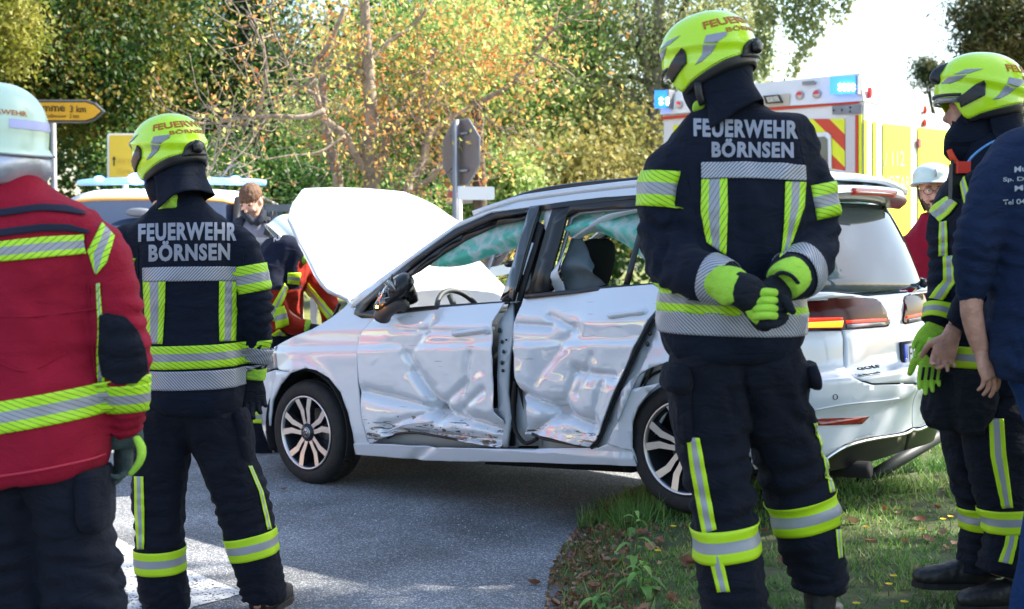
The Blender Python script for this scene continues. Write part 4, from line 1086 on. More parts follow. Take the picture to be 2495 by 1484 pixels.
# ------------------------------------------------------------------ wheels
def wheel(u, mr, steer=0., detail=True):
    W = bpy.data.objects.new('wheel', None); COL.objects.link(W); W.parent = car
    W.location = (u, 1.8 - .03 if mr else .03, .317 if u < 1 else .317)
    W.rotation_euler = (0, 0, (R(180) if mr else 0) + steer)
    prof = [(.216, .045), (.222, .012), (.245, .003), (.275, .001), (.300, .012), (.312, .03), (.3165, .06), (.317, .11), (.3165, .16), (.312, .195), (.295, .215), (.25, .215), (.215, .19)]
    M_ = Matrix(((1, 0, 0, 0), (0, 0, 1, 0), (0, 1, 0, 0), (0, 0, 0, 1)))
    tyre = mk('tyre', lathe([(r, y) for r, y in prof], 64, M_), M_RUB, W, world=False)
    # tread grooves as raised blocks
    V, F = [], []
    for i in range(72):
        t = 2 * math.pi * i / 72
        for y0, y1 in ((.055, .095), (.125, .165)):
            for rr in (.3165, .3205):
                for yy in (y0, y1):
                    for dt in (-.034, .030): V.append(Vector((rr * math.cos(t + dt), yy, rr * math.sin(t + dt))))
            b = len(V) - 8; F += [[b, b + 1, b + 3, b + 2], [b + 4, b + 6, b + 7, b + 5], [b, b + 4, b + 5, b + 1], [b + 2, b + 3, b + 7, b + 6], [b, b + 2, b + 6, b + 4], [b + 1, b + 5, b + 7, b + 3]]
    mk('tread', (V, F), M_RUB, W, world=False, kind='stuff')
    mk('rim', lathe([(.222, .012), (.226, .004), (.220, .000), (.213, .004), (.209, .02)], 64, M_), M_ALU, W, world=False)
    mk('rim_barrel', lathe([(.209, .02), (.195, .05), (.19, .19), (.0, .19)], 48, M_), M_ALUB, W, world=False)
    mk('brake_disc', merge(lathe([(.0, .12), (.14, .12), (.14, .135)], 32, M_), box(.06, .15, .08, .15, -.05, .05)), M_GREY, W, world=False)
    for k in range(5):
        for sgn in (-1, 1):
            t0 = 2 * math.pi * k / 5 + .35
            ti = t0 + sgn * .17; to = t0 + sgn * .30
            def at(r, t, y): return Vector((r * math.cos(t), y, r * math.sin(t)))
            sec = [(.050, t0 + sgn * .30, .016), (.085, t0 + sgn * .26, .014), (.14, t0 + sgn * .19, .019), (.212, t0 + sgn * .275, .021)]
            V, F = [], []
            for r, t, hw in sec:
                rad = Vector((math.cos(t), 0, math.sin(t))); tan = Vector((-math.sin(t), 0, math.cos(t)))
                y = .022 - .014 * (r / .212) ** 2 if r > .06 else .022
                V += [rad * r + tan * hw + Vector((0, y, 0)), rad * r - tan * hw * .8 + Vector((0, y, 0)), rad * r - tan * hw * 1.1 + Vector((0, y + .035, 0)), rad * r + tan * hw * 1.2 + Vector((0, y + .035, 0))]
            for i in range(3):
                for j in range(4): F.append([i * 4 + j, i * 4 + (j + 1) % 4, (i + 1) * 4 + (j + 1) % 4, (i + 1) * 4 + j])
            F += [[0, 1, 2, 3], [15, 14, 13, 12]]
            o = mk('spoke', (V, F), [M_ALU, M_ALUB], W, world=False, smooth=False)
            for fi, pf in enumerate(o.data.polygons): pf.material_index = 0 if (fi < 12 and fi % 4 == 0) else 1
    mk('hub', lathe([(.058, .05), (.055, .018), (.034, .014), (.033, .010)], 28, M_), M_ALUB, W, world=False)
    mk('centre_cap', lathe([(.034, .014), (.032, .008), (.0, .006)], 28, M_), M_ALU, W, world=False)
    # round emblem: a V over a W
    e = []
    for pts in (((-.016, .020), (-.005, .002), (0, .007), (.005, .002), (.016, .020)), ((-.022, .008), (-.011, -.020), (0, -.002), (.011, -.020), (.022, .008))):
        e.append(tube([Vector((x, .004, z)) for x, z in pts], .0022, 5))
    mk('emblem', merge(*e, lathe([(.027, .005), (.029, .003), (.031, .005)], 24, M_)), M_BLACK, W, world=False)
    return W
wheel(0, False, R(0)); wheel(2.685, False); wheel(0, True); wheel(2.685, True)
# ------------------------------------------------------------------ figures
def evald(o):
    dg = bpy.context.evaluated_depsgraph_get(); dg.update()
    return bpy.data.meshes.new_from_object(o.evaluated_get(dg))
def voxel(parts, vox, smooth=4, sfac=.5):
    """closed shapes -> one continuous skin"""
    V, F = merge(*parts)
    me = bpy.data.meshes.new('v'); me.from_pydata(V, [], F)
    o = bpy.data.objects.new('v', me); COL.objects.link(o)
    r = o.modifiers.new('r', 'REMESH'); r.mode = 'VOXEL'; r.voxel_size = vox; r.adaptivity = 0
    if smooth:
        s = o.modifiers.new('s', 'SMOOTH'); s.factor = sfac; s.iterations = smooth
    m2 = evald(o); bpy.data.objects.remove(o); bpy.data.meshes.remove(me)
    return m2
def coords(me):
    a = np.empty(len(me.vertices) * 3); me.vertices.foreach_get('co', a); return a.reshape(-1, 3)
def vnormals(me):
    a = np.empty(len(me.vertices) * 3); me.vertex_normals.foreach_get('vector', a); return a.reshape(-1, 3)
def wrinkle(me, folds=(), amp=.005, scale=7., seed=0, stretch=(1, 1, .6)):
    amp *= 1.35; folds = [(c, a, r_, w_, d_ * 1.35) for c, a, r_, w_, d_ in folds]
    """soft folds: low noise everywhere, ring folds round joints (centre, axis, reach, wavelength, depth)"""
    co = coords(me); no = vnormals(me); d = np.zeros(len(co))
    for i, p in enumerate(co):
        q = Vector((p[0] * scale * stretch[0], p[1] * scale * stretch[1], p[2] * scale * stretch[2] + seed))
        n = mnoise.noise(q); d[i] = amp * (1.2 * n + .9 * (1 - 2 * abs(mnoise.noise(q * 1.9 + Vector((3, 1, 7)))))) * .8
    wob = np.array([mnoise.noise(Vector((p[0] * 9, p[1] * 9, p[2] * 9 + seed + 5))) for p in co]) if folds else None
    for c, ax, rc, wl, dp in folds:
        c = np.array(c); ax = np.array(Vector(ax).normalized())
        r = co - c; t = r @ ax; dist = np.linalg.norm(r, axis=1)
        k = np.exp(-(dist / rc) ** 2)
        ph = (t + .022 * wob) * 2 * np.pi / wl + 1.3 * np.sin(np.arctan2(r[:, 0], r[:, 1]) * 1.5 + seed)
        s = np.sin(ph); s = np.sign(s) * np.abs(s) ** .7
        d += dp * k * s * (.6 + .8 * wob)
    co = co + no * d[:, None]
    me.vertices.foreach_set('co', co.ravel()); me.update()
    return me
def bvh_of(me):
    bm = bmesh.new(); bm.from_mesh(me); t = BVHTree.FromBMesh(bm); bm.free(); return t
CAMP = Vector((0, 0, CAMZ))
def hit(bvh, x, y, fall=None, off=.004):
    d = ray(x, y).normalized(); p, n, i, ds = bvh.ray_cast(CAMP, d)
    if p is None:
        # nearest point to the ray near the fallback depth
        q = CAMP + d * (fall / d.y); p, n, i, ds = bvh.find_nearest(q)
        if p is None: return q
    if n.dot(d) > 0: n = -n
    return p + n * off
def grid_vf(nu, nv, f):
    V = [f(i / nu, j / nv) for j in range(nv + 1) for i in range(nu + 1)]
    F = [[j * (nu + 1) + i, j * (nu + 1) + i + 1, (j + 1) * (nu + 1) + i + 1, (j + 1) * (nu + 1) + i] for j in range(nv) for i in range(nu)]
    return V, F
def with_uv(o, uv):
    l = o.data.uv_layers.new(name='UVMap')
    for lp in o.data.loops: l.data[lp.index].uv = uv[lp.vertex_index]
    return o
def pl(pts, t):
    """point at t on a polyline"""
    A = np.array(pts, float); d = np.r_[0, np.cumsum(np.hypot(*np.diff(A, axis=0).T))]; s = t * d[-1]
    return np.array([np.interp(s, d, A[:, 0]), np.interp(s, d, A[:, 1])])
def strip(name, bvh, A, B, Y, parent, mats, nu=None, nv=10, off=.005, kinds=3, label=None, flipuv=False):
    """tape laid on cloth between two traced edges A and B (each a polyline in the photo); three bands across A->B or one"""
    nu = nu or 24
    m = S(Y)
    LA = sum(math.dist(A[i], A[i + 1]) for i in range(len(A) - 1)) * m; W_ = math.dist(A[0], B[0]) * m
    uv = []
    def f(s, t):
        p = pl(A, s) * (1 - t) + pl(B, s) * t
        uv.append((s * LA, t * W_)); return hit(bvh, p[0], p[1], Y, off)
    V, F = grid_vf(nu, nv, f)
    o = mk(name, (V, F), mats, parent, label=label)
    if kinds == 3:
        for i, pf in enumerate(o.data.polygons):
            t = (i // nu + .5) / nv; pf.material_index = 1 if .34 < t < .66 else 0
    with_uv(o, uv); o.modifiers.new('s', 'SOLIDIFY').thickness = .002
    return o
def band(name, bvh, c, ax, width, parent, mats, rmax=.3, n=44, rows=9, kinds=3, off=.006, arc=None, side=None, label=None, waist=False):
    """tape going right round a limb: c = centre inside the limb, ax = its axis"""
    ax = Vector(ax).normalized(); a = (side or Vector((1, 0, 0))); a = (a - ax * a.dot(ax)).normalized(); b = ax.cross(a)
    uv, V = [], []
    t0, t1 = arc or (0, 2 * math.pi); cl = arc is None
    cols = n if cl else n + 1
    Rr = np.zeros((rows + 1, cols))
    for j in range(rows + 1):
        o_ = Vector(c) + ax * width * (j / rows - .5)
        for i in range(cols):
            t = t0 + (t1 - t0) * i / n; d = a * math.cos(t) + b * math.sin(t)
            if waist:
                p, q, _, ds = bvh.ray_cast(o_ + d * rmax, -d)
                rr = (rmax - ds) if p is not None else np.nan
                if p is not None and rr < .01: rr = np.nan
            else:
                p, q, _, ds = bvh.ray_cast(o_, d, rmax); rr = ds if p is not None else np.nan
            Rr[j, i] = rr
    med = np.nanmedian(Rr); Rr = np.where(np.isnan(Rr), med if waist else med * .7, Rr)
    for _ in range(2):           # tape is stiffer than cloth
        K = (np.roll(Rr, 1, 1) + np.roll(Rr, -1, 1)) * .5 if cl else Rr
        Rr = np.maximum(Rr - .001, .5 * Rr + .5 * K)
    for j in range(rows + 1):
        o_ = Vector(c) + ax * width * (j / rows - .5)
        for i in range(cols):
            t = t0 + (t1 - t0) * i / n; d = a * math.cos(t) + b * math.sin(t)
            V.append(o_ + d * (Rr[j, i] + off)); uv.append((t * med, j / rows * width))
    F = []
    for j in range(rows):
        for i in range(n):
            i2 = (i + 1) % cols
            F.append([j * cols + i, j * cols + i2, (j + 1) * cols + i2, (j + 1) * cols + i])
    o = mk(name, (V, F), mats, parent, label=label)
    if kinds == 3:
        for i, pf in enumerate(o.data.polygons):
            t = (i // n + .5) / rows; pf.material_index = 1 if .34 < t < .66 else 0
    with_uv(o, uv); o.modifiers.new('s', 'SOLIDIFY').thickness = .002
    return o
def lettering(bvh, s, quad, Y, parent, m, bold=.05, sp=1.0, name='lettering', off=.0035, L_=.008, curve=0., shear=0.):
    """letters sewn on cloth inside a traced box: quad = (x0, y_bottom_left, x1, y_bottom_right, height)"""
    bm = fit_text(s, 1, 1, bold, sp=sp)
    k = abs(quad[2] - quad[0]) * S(Y)
    for v in bm.verts: v.co.x *= k; v.co.y *= quad[4] * S(Y)
    fine(bm, L_)
    for v in bm.verts:
        a, b = v.co.x / k, v.co.y / (quad[4] * S(Y))
        x = quad[0] + (quad[2] - quad[0]) * a + shear * (a - .5) * b * 10; y = quad[1] + (quad[3] - quad[1]) * a - quad[4] * b + curve * (2 * a - 1) ** 2
        v.co = hit(bvh, x, y, Y, off)
    o = mk(name, bm, m, parent, smooth=True); return o
def TP(rows, Y, seg=20, sm=4, up=(0, 1, 0), expo=2.3):
    """tube from rows (px, py, dY, half width m, half depth m)"""
    pts = [P(r[0], r[1], Y + r[2]) for r in rows]
    return tube(pts, [(r[3], r[4] if len(r) > 4 else r[3]) for r in rows], seg, up=up, sm=sm, expo=expo)
def hand(name, wrist, d, nrm, thumb, curl, sc, m, parent, spread=.08, label=None, tcurl=.5, thick=1.25):
    """glove or bare hand: palm, four unequal bent fingers, thumb from the side of the palm"""
    d = Vector(d).normalized(); n = Vector(nrm); n = (n - d * n.dot(d)).normalized(); t = d.cross(n) * thumb
    W_ = Vector(wrist); parts = []
    parts.append(tube([W_ - d * .03 * sc, W_ + d * .02 * sc, W_ + d * .06 * sc, W_ + d * .095 * sc], [(.027 * sc, .02 * sc), (.034 * sc, .019 * sc), (.042 * sc, .018 * sc), (.040 * sc, .014 * sc)], 14, up=n, sm=3, expo=2.6))
    for k, (off, ln, r) in enumerate(((.031, .074, .0098), (.011, .084, .0104), (-.010, .078, .0098), (-.030, .060, .0088))):
        b = W_ + d * (.088 - .006 * abs(k - 1)) * sc + t * off * sc
        dd = (d + t * spread * (1.5 - k)).normalized(); p = b - d * .02 * sc; pts = [p, b]; rad = [r * sc * thick, r * sc * thick]
        c = curl * (.8 + .12 * k)
        for f, ff in ((.45, .8), (.30, 1.0), (.25, .8)):
            dd = (Matrix.Rotation(c * ff, 3, dd.cross(n)) @ dd)
            nn = dd.cross(d.cross(n)).normalized()
            b = b + dd * ln * f * sc; pts.append(b); rad.append(r * sc * thick * (1 - .12 * (len(pts) - 2)))
            n_ = n
        parts.append(tube(pts, rad, 9, sm=2)); parts.append(sphere(pts[-1], rad[-1], 9, 6))
    b = W_ + d * .028 * sc + t * .026 * sc
    d1 = (d * .72 + t * .62 - n * .35).normalized(); d2 = (d * .95 + t * (.30 - tcurl * .5) - n * (.3 + tcurl * .3)).normalized()
    pts = [b - d1 * .015 * sc, b + d1 * .022 * sc, b + d1 * .045 * sc, b + d1 * .045 * sc + d2 * .030 * sc, b + d1 * .045 * sc + d2 * .050 * sc]
    parts.append(tube(pts, [.016 * sc, .0155 * sc, .0128 * sc * thick * .9, .0115 * sc * thick * .9, .009 * sc * thick * .9], 10, sm=2)); parts.append(sphere(pts[-1], .009 * sc * thick * .9, 9, 6))
    me = voxel(parts, .0032 * max(1, sc), 2)
    return mk(name, me, m, parent, label=label)
def boot(foot, toe, parent, sc=1., label=None, shaft=.2):
    f = Vector(foot); t = Vector((toe[0], toe[1], 0)).normalized(); up = Vector((0, 0, 1))
    prt = [tube([f - t * .10 + up * .05, f - t * .07 + up * .055, f + t * .02 + up * .06, f + t * .12 + up * .048, f + t * .19 + up * .04, f + t * .215 + up * .03],
                [(.030, .035), (.042, .052), (.046, .056), (.05, .042), (.042, .033), (.02, .015)], 16, up=up, sm=3, expo=2.5),
           tube([f - t * .035 + up * .05, f - t * .035 + up * .14, f - t * .03 + up * shaft], [(.045, .06), (.052, .058), (.06, .065)], 16, up=(t.x, t.y, 0), sm=3)]
    prt = [([f + (Vector(v) - f) * sc for v in V], F) for V, F in prt]
    b = mk('boot', wrinkle(voxel(prt, .007, 2), amp=.002, scale=30), M_LEATH, parent, label=label)
    side = up.cross(t); V = []
    out = [(-.115, 0), (-.10, .035), (-.03, .045), (.06, .046), (.13, .056), (.19, .045), (.225, 0)]
    out = out + [(a, -c) for a, c in out[-2:0:-1]]
    for z in (0, .024): V += [f + (t * a + side * c + up * z) * sc for a, c in out]
    n = len(out); F = [[i, (i + 1) % n, n + (i + 1) % n, n + i] for i in range(n)] + [list(range(n))[::-1], list(range(n, 2 * n))]
    mk('sole', (V, F), M_RUB, b, smooth=False)
    return b
def head_parts(c, fwd, sc=1., face=True):
    f = Vector(fwd).normalized(); up = Vector((0, 0, 1)); l = up.cross(f).normalized(); up = f.cross(l)
    M_ = Matrix(((f.x, l.x, up.x), (f.y, l.y, up.y), (f.z, l.z, up.z)))
    Q = lambda x, y, z: Vector(c) + M_ @ Vector((x, y, z)) * sc
    pr = []
    def sp(cc, r): pr.append(sphere(Q(*cc), tuple(q * sc for q in r), 16, 12, M_))
    sp((-.012, 0, .035), (.096, .076, .088)); sp((.018, 0, -.02), (.072, .066, .085)); sp((.04, 0, -.072), (.045, .043, .040)); sp((-.02, 0, -.03), (.07, .068, .07))
    if face:
        pr.append(tube([Q(.084, 0, .012), Q(.098, 0, -.008), Q(.108, 0, -.028), Q(.092, 0, -.034)], [.007 * sc, .010 * sc, .0145 * sc, .011 * sc], 8, sm=2))
        for s in (-1, 1):
            sp((.078, s * .030, .020), (.014, .022, .008)); sp((-.005, s * .077, -.006), (.020, .008, .032)); sp((.070, s * .036, -.030), (.018, .022, .022))
        sp((.085, 0, -.058), (.010, .024, .0065)); sp((.083, 0, -.068), (.010, .020, .007))
    return pr, Q, M_
def person(label, loc, group=None):
    return empty('person', loc, 0, label, 'person', group)

# ------------------------------------------------------------------ fluorescent fire helmet (local: x forward, z up)
def helm_rad(th, z):
    """radius of the shell at an azimuth and height"""
    t = abs(math.degrees(th) % 360); t = 360 - t if t > 180 else t
    f = max(0, 1 - abs(z / .138) ** 2.25) ** (1 / 2.25) if z > 0 else 1 - .10 * (z / .1) ** 2
    ax = .152 if t < 90 else .162
    c, s = math.cos(th), math.sin(th)
    r = 1 / ((abs(c) / ax) ** 2.3 + (abs(s) / .124) ** 2.3) ** (1 / 2.3)
    return r * f
ZB = ([0, 28, 42, 52, 58, 66, 80, 110, 140, 180], [-.022, -.030, -.048, -.092, -.106, -.104, -.088, -.068, -.048, -.034])
def zb(th):
    t = abs(math.degrees(th) % 360); t = 360 - t if t > 180 else t
    return float(np.interp(t, *ZB))
def helm_pt(th, z, off=0.):
    t = abs(math.degrees(th) % 360); t = 360 - t if t > 180 else t
    r = helm_rad(th, z) + off
    # raised crest over the side, falling to the back
    zc = .052 - .0004 * max(0, t - 30)
    r += .007 * math.exp(-((z - zc) / .011) ** 2) * min(1, t / 25) * (1 - .35 * math.exp(-((t - 180) / 25) ** 2))
    r -= .006 * math.exp(-((z - zc + .03) / .016) ** 2) * min(1, t / 25)
    return Vector((r * math.cos(th), r * math.sin(th), z))
def helmet(origin, yaw, pitch, roll, sc, parent, name='helmet', label=None, hood=True, cloth_len=.15, lines=('FEUERWEHR', 'BÖRNSEN')):
    M_ = Matrix.Translation(origin) @ Matrix.Rotation(yaw, 4, 'Z') @ Matrix.Rotation(pitch, 4, 'Y') @ Matrix.Rotation(roll, 4, 'X') @ Matrix.Scale(sc, 4)
    N, K = 72, 34
    def f(i, k):
        th = 2 * math.pi * i / N; b = zb(th); q = k / K
        z = .1375 - (.1375 - b) * (q ** 1.15 if q > .25 else q * q * 3.25) if False else b + (.1378 - b) * math.cos(q * math.pi / 2) ** 1.0 if q < 1 else b
        return M_ @ helm_pt(th, z)
    V = [f(i, k) for k in range(K + 1) for i in range(N)]
    F = [[k * N + i, k * N + (i + 1) % N, (k + 1) * N + (i + 1) % N, (k + 1) * N + i] for k in range(K) for i in range(N)] + [list(range(N))]
    bm = bmesh.new(); vv = [bm.verts.new(v) for v in V]
    for g in F: bm.faces.new([vv[i] for i in g])
    bmesh.ops.recalc_face_normals(bm, faces=bm.faces[:])
    H = mk(name, bm, M_HELM, parent, label=label); solid(H, .006)
    def sub(nm, fn, nu, nv, m, th=.003, off=0):
        V, F = grid_vf(nu, nv, lambda a, b: M_ @ fn(a, b)); o = mk(nm, (V, F), m, H, world=False); solid(o, th, off); return o
    D_ = math.radians
    # rim band round the back
    sub('rim_band', lambda a, b: (lambda th: helm_pt(th, zb(th) + .006 - b * (.012 + .030 * math.sin(math.pi * a) ** .6), -.003 - .004 * b))(D_(62 + 236 * a)), 48, 3, M_BLACK, .006)
    # decals in (x, z) of each side
    def decal(nm, poly, m, off, th=.003, side=1, step=.008):
        def g(q):
            x, z = q
            lo, hi = .01, math.pi - .01
            for _ in range(40):                 # azimuth where the shell's x equals x
                mid = (lo + hi) / 2
                if helm_pt(mid, z).x > x: lo = mid
                else: hi = mid
            p = helm_pt(mid, z, off); return M_ @ Vector((p.x, p.y * side, p.z))
        bm = poly_grid(poly, step, g); o = mk(nm, bm, m, H, world=False); solid(o, th, 0); return o
    zz = lambda pts: [((905 - a) / 2242, (400 - b) / 2242) for a, b in pts]
    for s in (1, -1):
        decal('side_vent', zz([(682, 490), (706, 500), (722, 552), (850, 478), (884, 458), (886, 370), (870, 347), (812, 376), (790, 398)]), M_BLACK, .004, .008, s)
        decal('reflective_patch', zz([(940, 492), (1000, 480), (1070, 440), (1118, 396), (1034, 374), (1000, 440)]), M_LETTER, .002, .001, s)
        decal('reflective_patch', zz([(1045, 364), (1128, 388), (1188, 348), (1190, 322), (1062, 312)]), M_LETTER, .002, .001, s)
        decal('reflective_patch', zz([(590, 355), (626, 312), (745, 300), (700, 338), (640, 362)]), M_LETTER, .002, .001, s)
        decal('reflective_patch', zz([(655, 296), (740, 256), (868, 250), (766, 288)]), M_LETTER, .002, .001, s)
    # adjusting knob and its block
    sub('knob_block', lambda a, b: (lambda th: helm_pt(th, -.052 + b * (.052 * math.sin(math.pi * a) ** .5 + .004), .006))(D_(160 + 40 * a)), 10, 5, M_BLACK, .008)
    Mk = M_ @ Matrix.Translation((-.172, 0, -.022)) @ Matrix.Rotation(R(-90), 4, 'Y')
    kn = []
    for i in range(24):
        pass
    V, F = lathe([(.0, -.006), (.021, -.006), (.023, .002), (.021, .014), (.014, .018), (.0, .018)], 24)
    for j, v in enumerate(V):
        k = j % 24; s_ = 1 + (.09 if k % 4 < 2 else -.07); v.x *= s_; v.y *= s_
    kn = [Mk @ v for v in V]; mk('knob', (kn, F), M_BLACK, H, world=False)
    # visor edge at the brow
    sub('visor', lambda a, b: helm_pt(D_(-50 + 100 * a), -.018 - b * .032, -.006 + .012 * b), 20, 2, mat('clear_visor', (.6, .62, .65), .05, trans=.8, coat=1), .003)
    sub('visor_edge', lambda a, b: helm_pt(D_(-52 + 104 * a), -.018 - b * .010, .004), 20, 1, M_BLACK, .004)
    # lettering round the back
    def wraps(s, th0, span, z0, h, m, bold):
        bm = fit_text(s, span * .14, h, bold); fine(bm, .006)
        for v in bm.verts:
            th = math.pi + th0 - span / 2 + v.co.x / .14; v.co = M_ @ helm_pt(th, z0 + v.co.y, .0015)
        o = mk('helmet_lettering', bm, m, H, world=False, smooth=False); solid(o, .001, 0)
    m_or = bpy.data.materials.get('orange_brown_print') or mat('orange_brown_print', (.42, .13, .01), .5)
    wraps(lines[0], 0, D_(118), .060, .026, m_or, .03); wraps(lines[1], 0, D_(66), .034, .018, m_or, .02)
    return H, M_
def neck_cloth(M_, parent, drop=.15, arc=(100, 262), m=None, flare=.006, seed=0, back=.0, z0=.0):
    D_ = math.radians
    def f(a, b):
        th = D_(arc[0] + (arc[1] - arc[0]) * a); fold = (.008 * math.sin(a * 17 + seed) + .006 * mnoise.noise(Vector((a * 6, b * 3, seed)))) * b
        z = zb(th) + .002 - z0 - b * drop * (1 + .06 * math.sin(a * 9 + seed))
        r = helm_rad(th, zb(th)) * (1 - .08) + flare * b + fold - .018 * math.sin(math.pi * b) 
        return M_ @ Vector((r * math.cos(th) - back * b, r * math.sin(th), z))
    V, F = grid_vf(48, 16, f); o = mk('neck_cloth', (V, F), m or M_NAVY, parent, world=False); solid(o, .004, 0); return o
# ------------------------------------------------------------------ figure B: firefighter standing on the road beside the front wheel
def ax_px(a, b, Y, dY=0):
    return (P(b[0], b[1], Y + dY) - P(a[0], a[1], Y)).normalized()
def skin_body(parts, headc, fwd, face=False, vox=.014, parent=None, hpitch=0):
    hp, Q, HM = head_parts(headc, fwd, 1., face)
    me = voxel(parts + hp + [tube([Vector(headc) + Vector((0, 0, -.05)), Vector(headc) + Vector((0, 0, -.22))], [.055, .065], 12)], vox, 3)
    return mk('body', me, M_SKIN, parent), Q, HM
def shrink(tb, k, pts=None):
    return tb
TAPE3 = [M_LIME, M_SILVER]; TAPEP = [M_LIMEP, M_SILVP]

def figure_b():
    Y = 5.0
    pr = person('firefighter in dark jacket and yellow helmet standing on the asphalt beside the front wheel', (P(470, 1500, Y).x, Y, -.04), 'firefighters in dark jackets with lime bands')
    torso = TP([(470, 1003, 0, .175, .15), (471, 975, 0, .188, .165), (472, 930, 0, .190, .165), (472, 860, 0, .188, .16), (470, 780, 0, .186, .155), (464, 700, 0, .192, .155), (456, 630, 0, .200, .15), (446, 592, 0, .214, .14), (441, 562, 0, .222, .125), (440, 540, 0, .178, .11), (440, 518, 0, .125, .10), (440, 500, .01, .088, .085), (440, 484, .02, .075, .08)], Y, 24, 4)
    ra = TP([(530, 572, 0, .05, .06), (578, 592, 0, .062, .075), (596, 635, 0, .068, .08), (610, 690, 0, .068, .075), (618, 745, .0, .066, .072), (618, 800, .02, .062, .066), (622, 848, .05, .056, .06), (618, 890, .07, .046, .05)], Y, 16, 4)
    la = TP([(350, 572, 0, .05, .06), (308, 590, 0, .060, .075), (296, 635, 0, .070, .078), (310, 700, .02, .068, .075), (322, 760, .05, .065, .07), (340, 810, .14, .055, .06), (365, 840, .25, .045, .05)], Y, 16, 4)
    J = voxel([torso, ra, la], .011, 6)
    el = P(628, 760, Y); sh = P(590, 575, Y)
    wrinkle(J, [(el, (0, 0, 1), .11, .045, .010), (sh, (1, 0, -.6), .09, .05, .006), (P(318, 740, Y), (0, 0, 1), .11, .05, .009), (P(470, 985, Y), (0, 0, 1), .1, .09, .004), (P(615, 860, Y + .04), (.1, 0, 1), .07, .03, .005)], .007, 6, 3)
    b = bvh_of(J)
    lg1 = TP([(430, 985, 0, .12, .14), (404, 1040, 0, .112, .125), (396, 1110, 0, .102, .115), (388, 1190, 0, .096, .105), (387, 1270, 0, .092, .10), (390, 1350, 0, .090, .098), (396, 1420, .01, .094, .10), (403, 1470, .01, .094, .10), (405, 1492, .01, .085, .09)], Y, 18, 4)
    lg2 = TP([(500, 985, 0, .12, .14), (530, 1050, 0, .115, .125), (552, 1110, 0, .104, .115), (577, 1180, 0, .100, .108), (597, 1250, 0, .096, .102), (615, 1325, 0, .094, .098), (630, 1390, 0, .086, .095), (640, 1435, 0, .084, .09), (642, 1462, 0, .078, .084)], Y, 18, 4)
    T = voxel([lg1, lg2], .011, 5)
    wrinkle(T, [(P(387, 1250, Y), (0, 0, 1), .13, .055, .009), (P(590, 1235, Y), (-.3, 0, 1), .13, .055, .009), (P(402, 1460, Y), (0, 0, 1), .09, .04, .011), (P(640, 1430, Y), (-.2, 0, 1), .09, .036, .011), (P(455, 1060, Y), (1, 0, .3), .12, .05, .007)], .008, 6, 9)
    bt = bvh_of(T)
    hc = P(408, 415, Y) + Vector((0, .0, 0))
    skin_body([TP([(455, 1000, 0, .14, .11), (452, 650, 0, .16, .11), (443, 545, 0, .13, .10), (440, 500, 0, .06, .06)], Y, 12, 2), TP([(560, 560, 0, .05), (618, 690, 0, .045), (626, 800, 0, .04), (618, 900, .06, .03)], Y, 10, 2), TP([(330, 560, 0, .05), (308, 690, 0, .045), (325, 790, .05, .04), (375, 850, .28, .03)], Y, 10, 2),
               TP([(430, 990, 0, .09), (390, 1250, 0, .065), (404, 1500, 0, .05)], Y, 10, 2), TP([(500, 990, 0, .09), (595, 1240, 0, .065), (642, 1480, 0, .05)], Y, 10, 2)], hc, (-.75, .66, -.1), vox=.018, parent=pr)
    j = mk('jacket', J, M_NAVY, pr); t = mk('trousers', T, M_NAVYT, pr)
    # torso tapes
    band('reflective_band', b, P(470, 917, Y), (-.02, 0, 1), .072, j, [M_HATCH], rmax=.34, kinds=1, waist=True, arc=(-2.9, 0.1), side=Vector((1, 0, 0)), n=60)
    band('reflective_band', b, P(470, 862, Y), (-.03, 0, 1), .088, j, TAPE3, rmax=.34, waist=True, arc=(-2.95, 0.05), n=60)
    strip('reflective_strip', b, [(349, 652), (460, 650), (576, 649)], [(351, 686), (460, 685), (576, 684)], Y, j, [M_HATCH], kinds=1)
    strip('reflective_strip', b, [(350, 686), (354, 760), (356, 838)], [(404, 685), (402, 760), (397, 838)], Y, j, TAPE3)
    strip('reflective_strip', b, [(533, 684), (532, 760), (533, 832)], [(577, 684), (576, 760), (572, 831)], Y, j, TAPE3)
    lettering(b, 'FEUERWEHR', (338, 587, 577, 585, 43), Y, j, M_LETTER, bold=.045, sp=1.12, curve=3)
    lettering(b, 'BÖRNSEN', (363, 638, 560, 634, 50), Y, j, M_LETTER, bold=.045, sp=1.12)
    # sleeve tapes
    band('sleeve_band', b, P(618, 678, Y), ax_px((630, 740), (608, 620), Y), .105, j, TAPE3, rmax=.12)
    band('sleeve_band', b, P(303, 662, Y), ax_px((310, 740), (303, 620), Y), .10, j, TAPE3, rmax=.11)
    band('cuff_band', b, P(620, 864, Y + .05), ax_px((618, 890), (626, 830), Y), .062, j, [M_HATCH], kinds=1, rmax=.1)
    # trouser tapes
    band('knee_band', bt, P(389, 1361, Y), (-.02, 0, 1), .092, t, TAPEP, rmax=.16)
    band('knee_band', bt, P(614, 1325, Y), ax_px((625, 1380), (603, 1280), Y), .092, t, TAPEP, rmax=.16)
    strip('leg_strip', bt, [(329, 1160), (330, 1250), (336, 1338)], [(350, 1160), (352, 1250), (352, 1338)], Y, t, TAPEP)
    strip('leg_strip', bt, [(603, 1135), (630, 1200), (650, 1290)], [(612, 1135), (640, 1200), (660, 1288)], Y, t, TAPEP)
    mk('pocket_flap', wrinkle(voxel([TP([(580, 1000, -.02, .03, .07), (594, 1030, -.02, .030, .08), (602, 1100, -.01, .028, .08), (606, 1130, -.01, .02, .06)], Y, 12, 2)], .008, 2), amp=.003, scale=20), M_NAVYT, t, world=False)
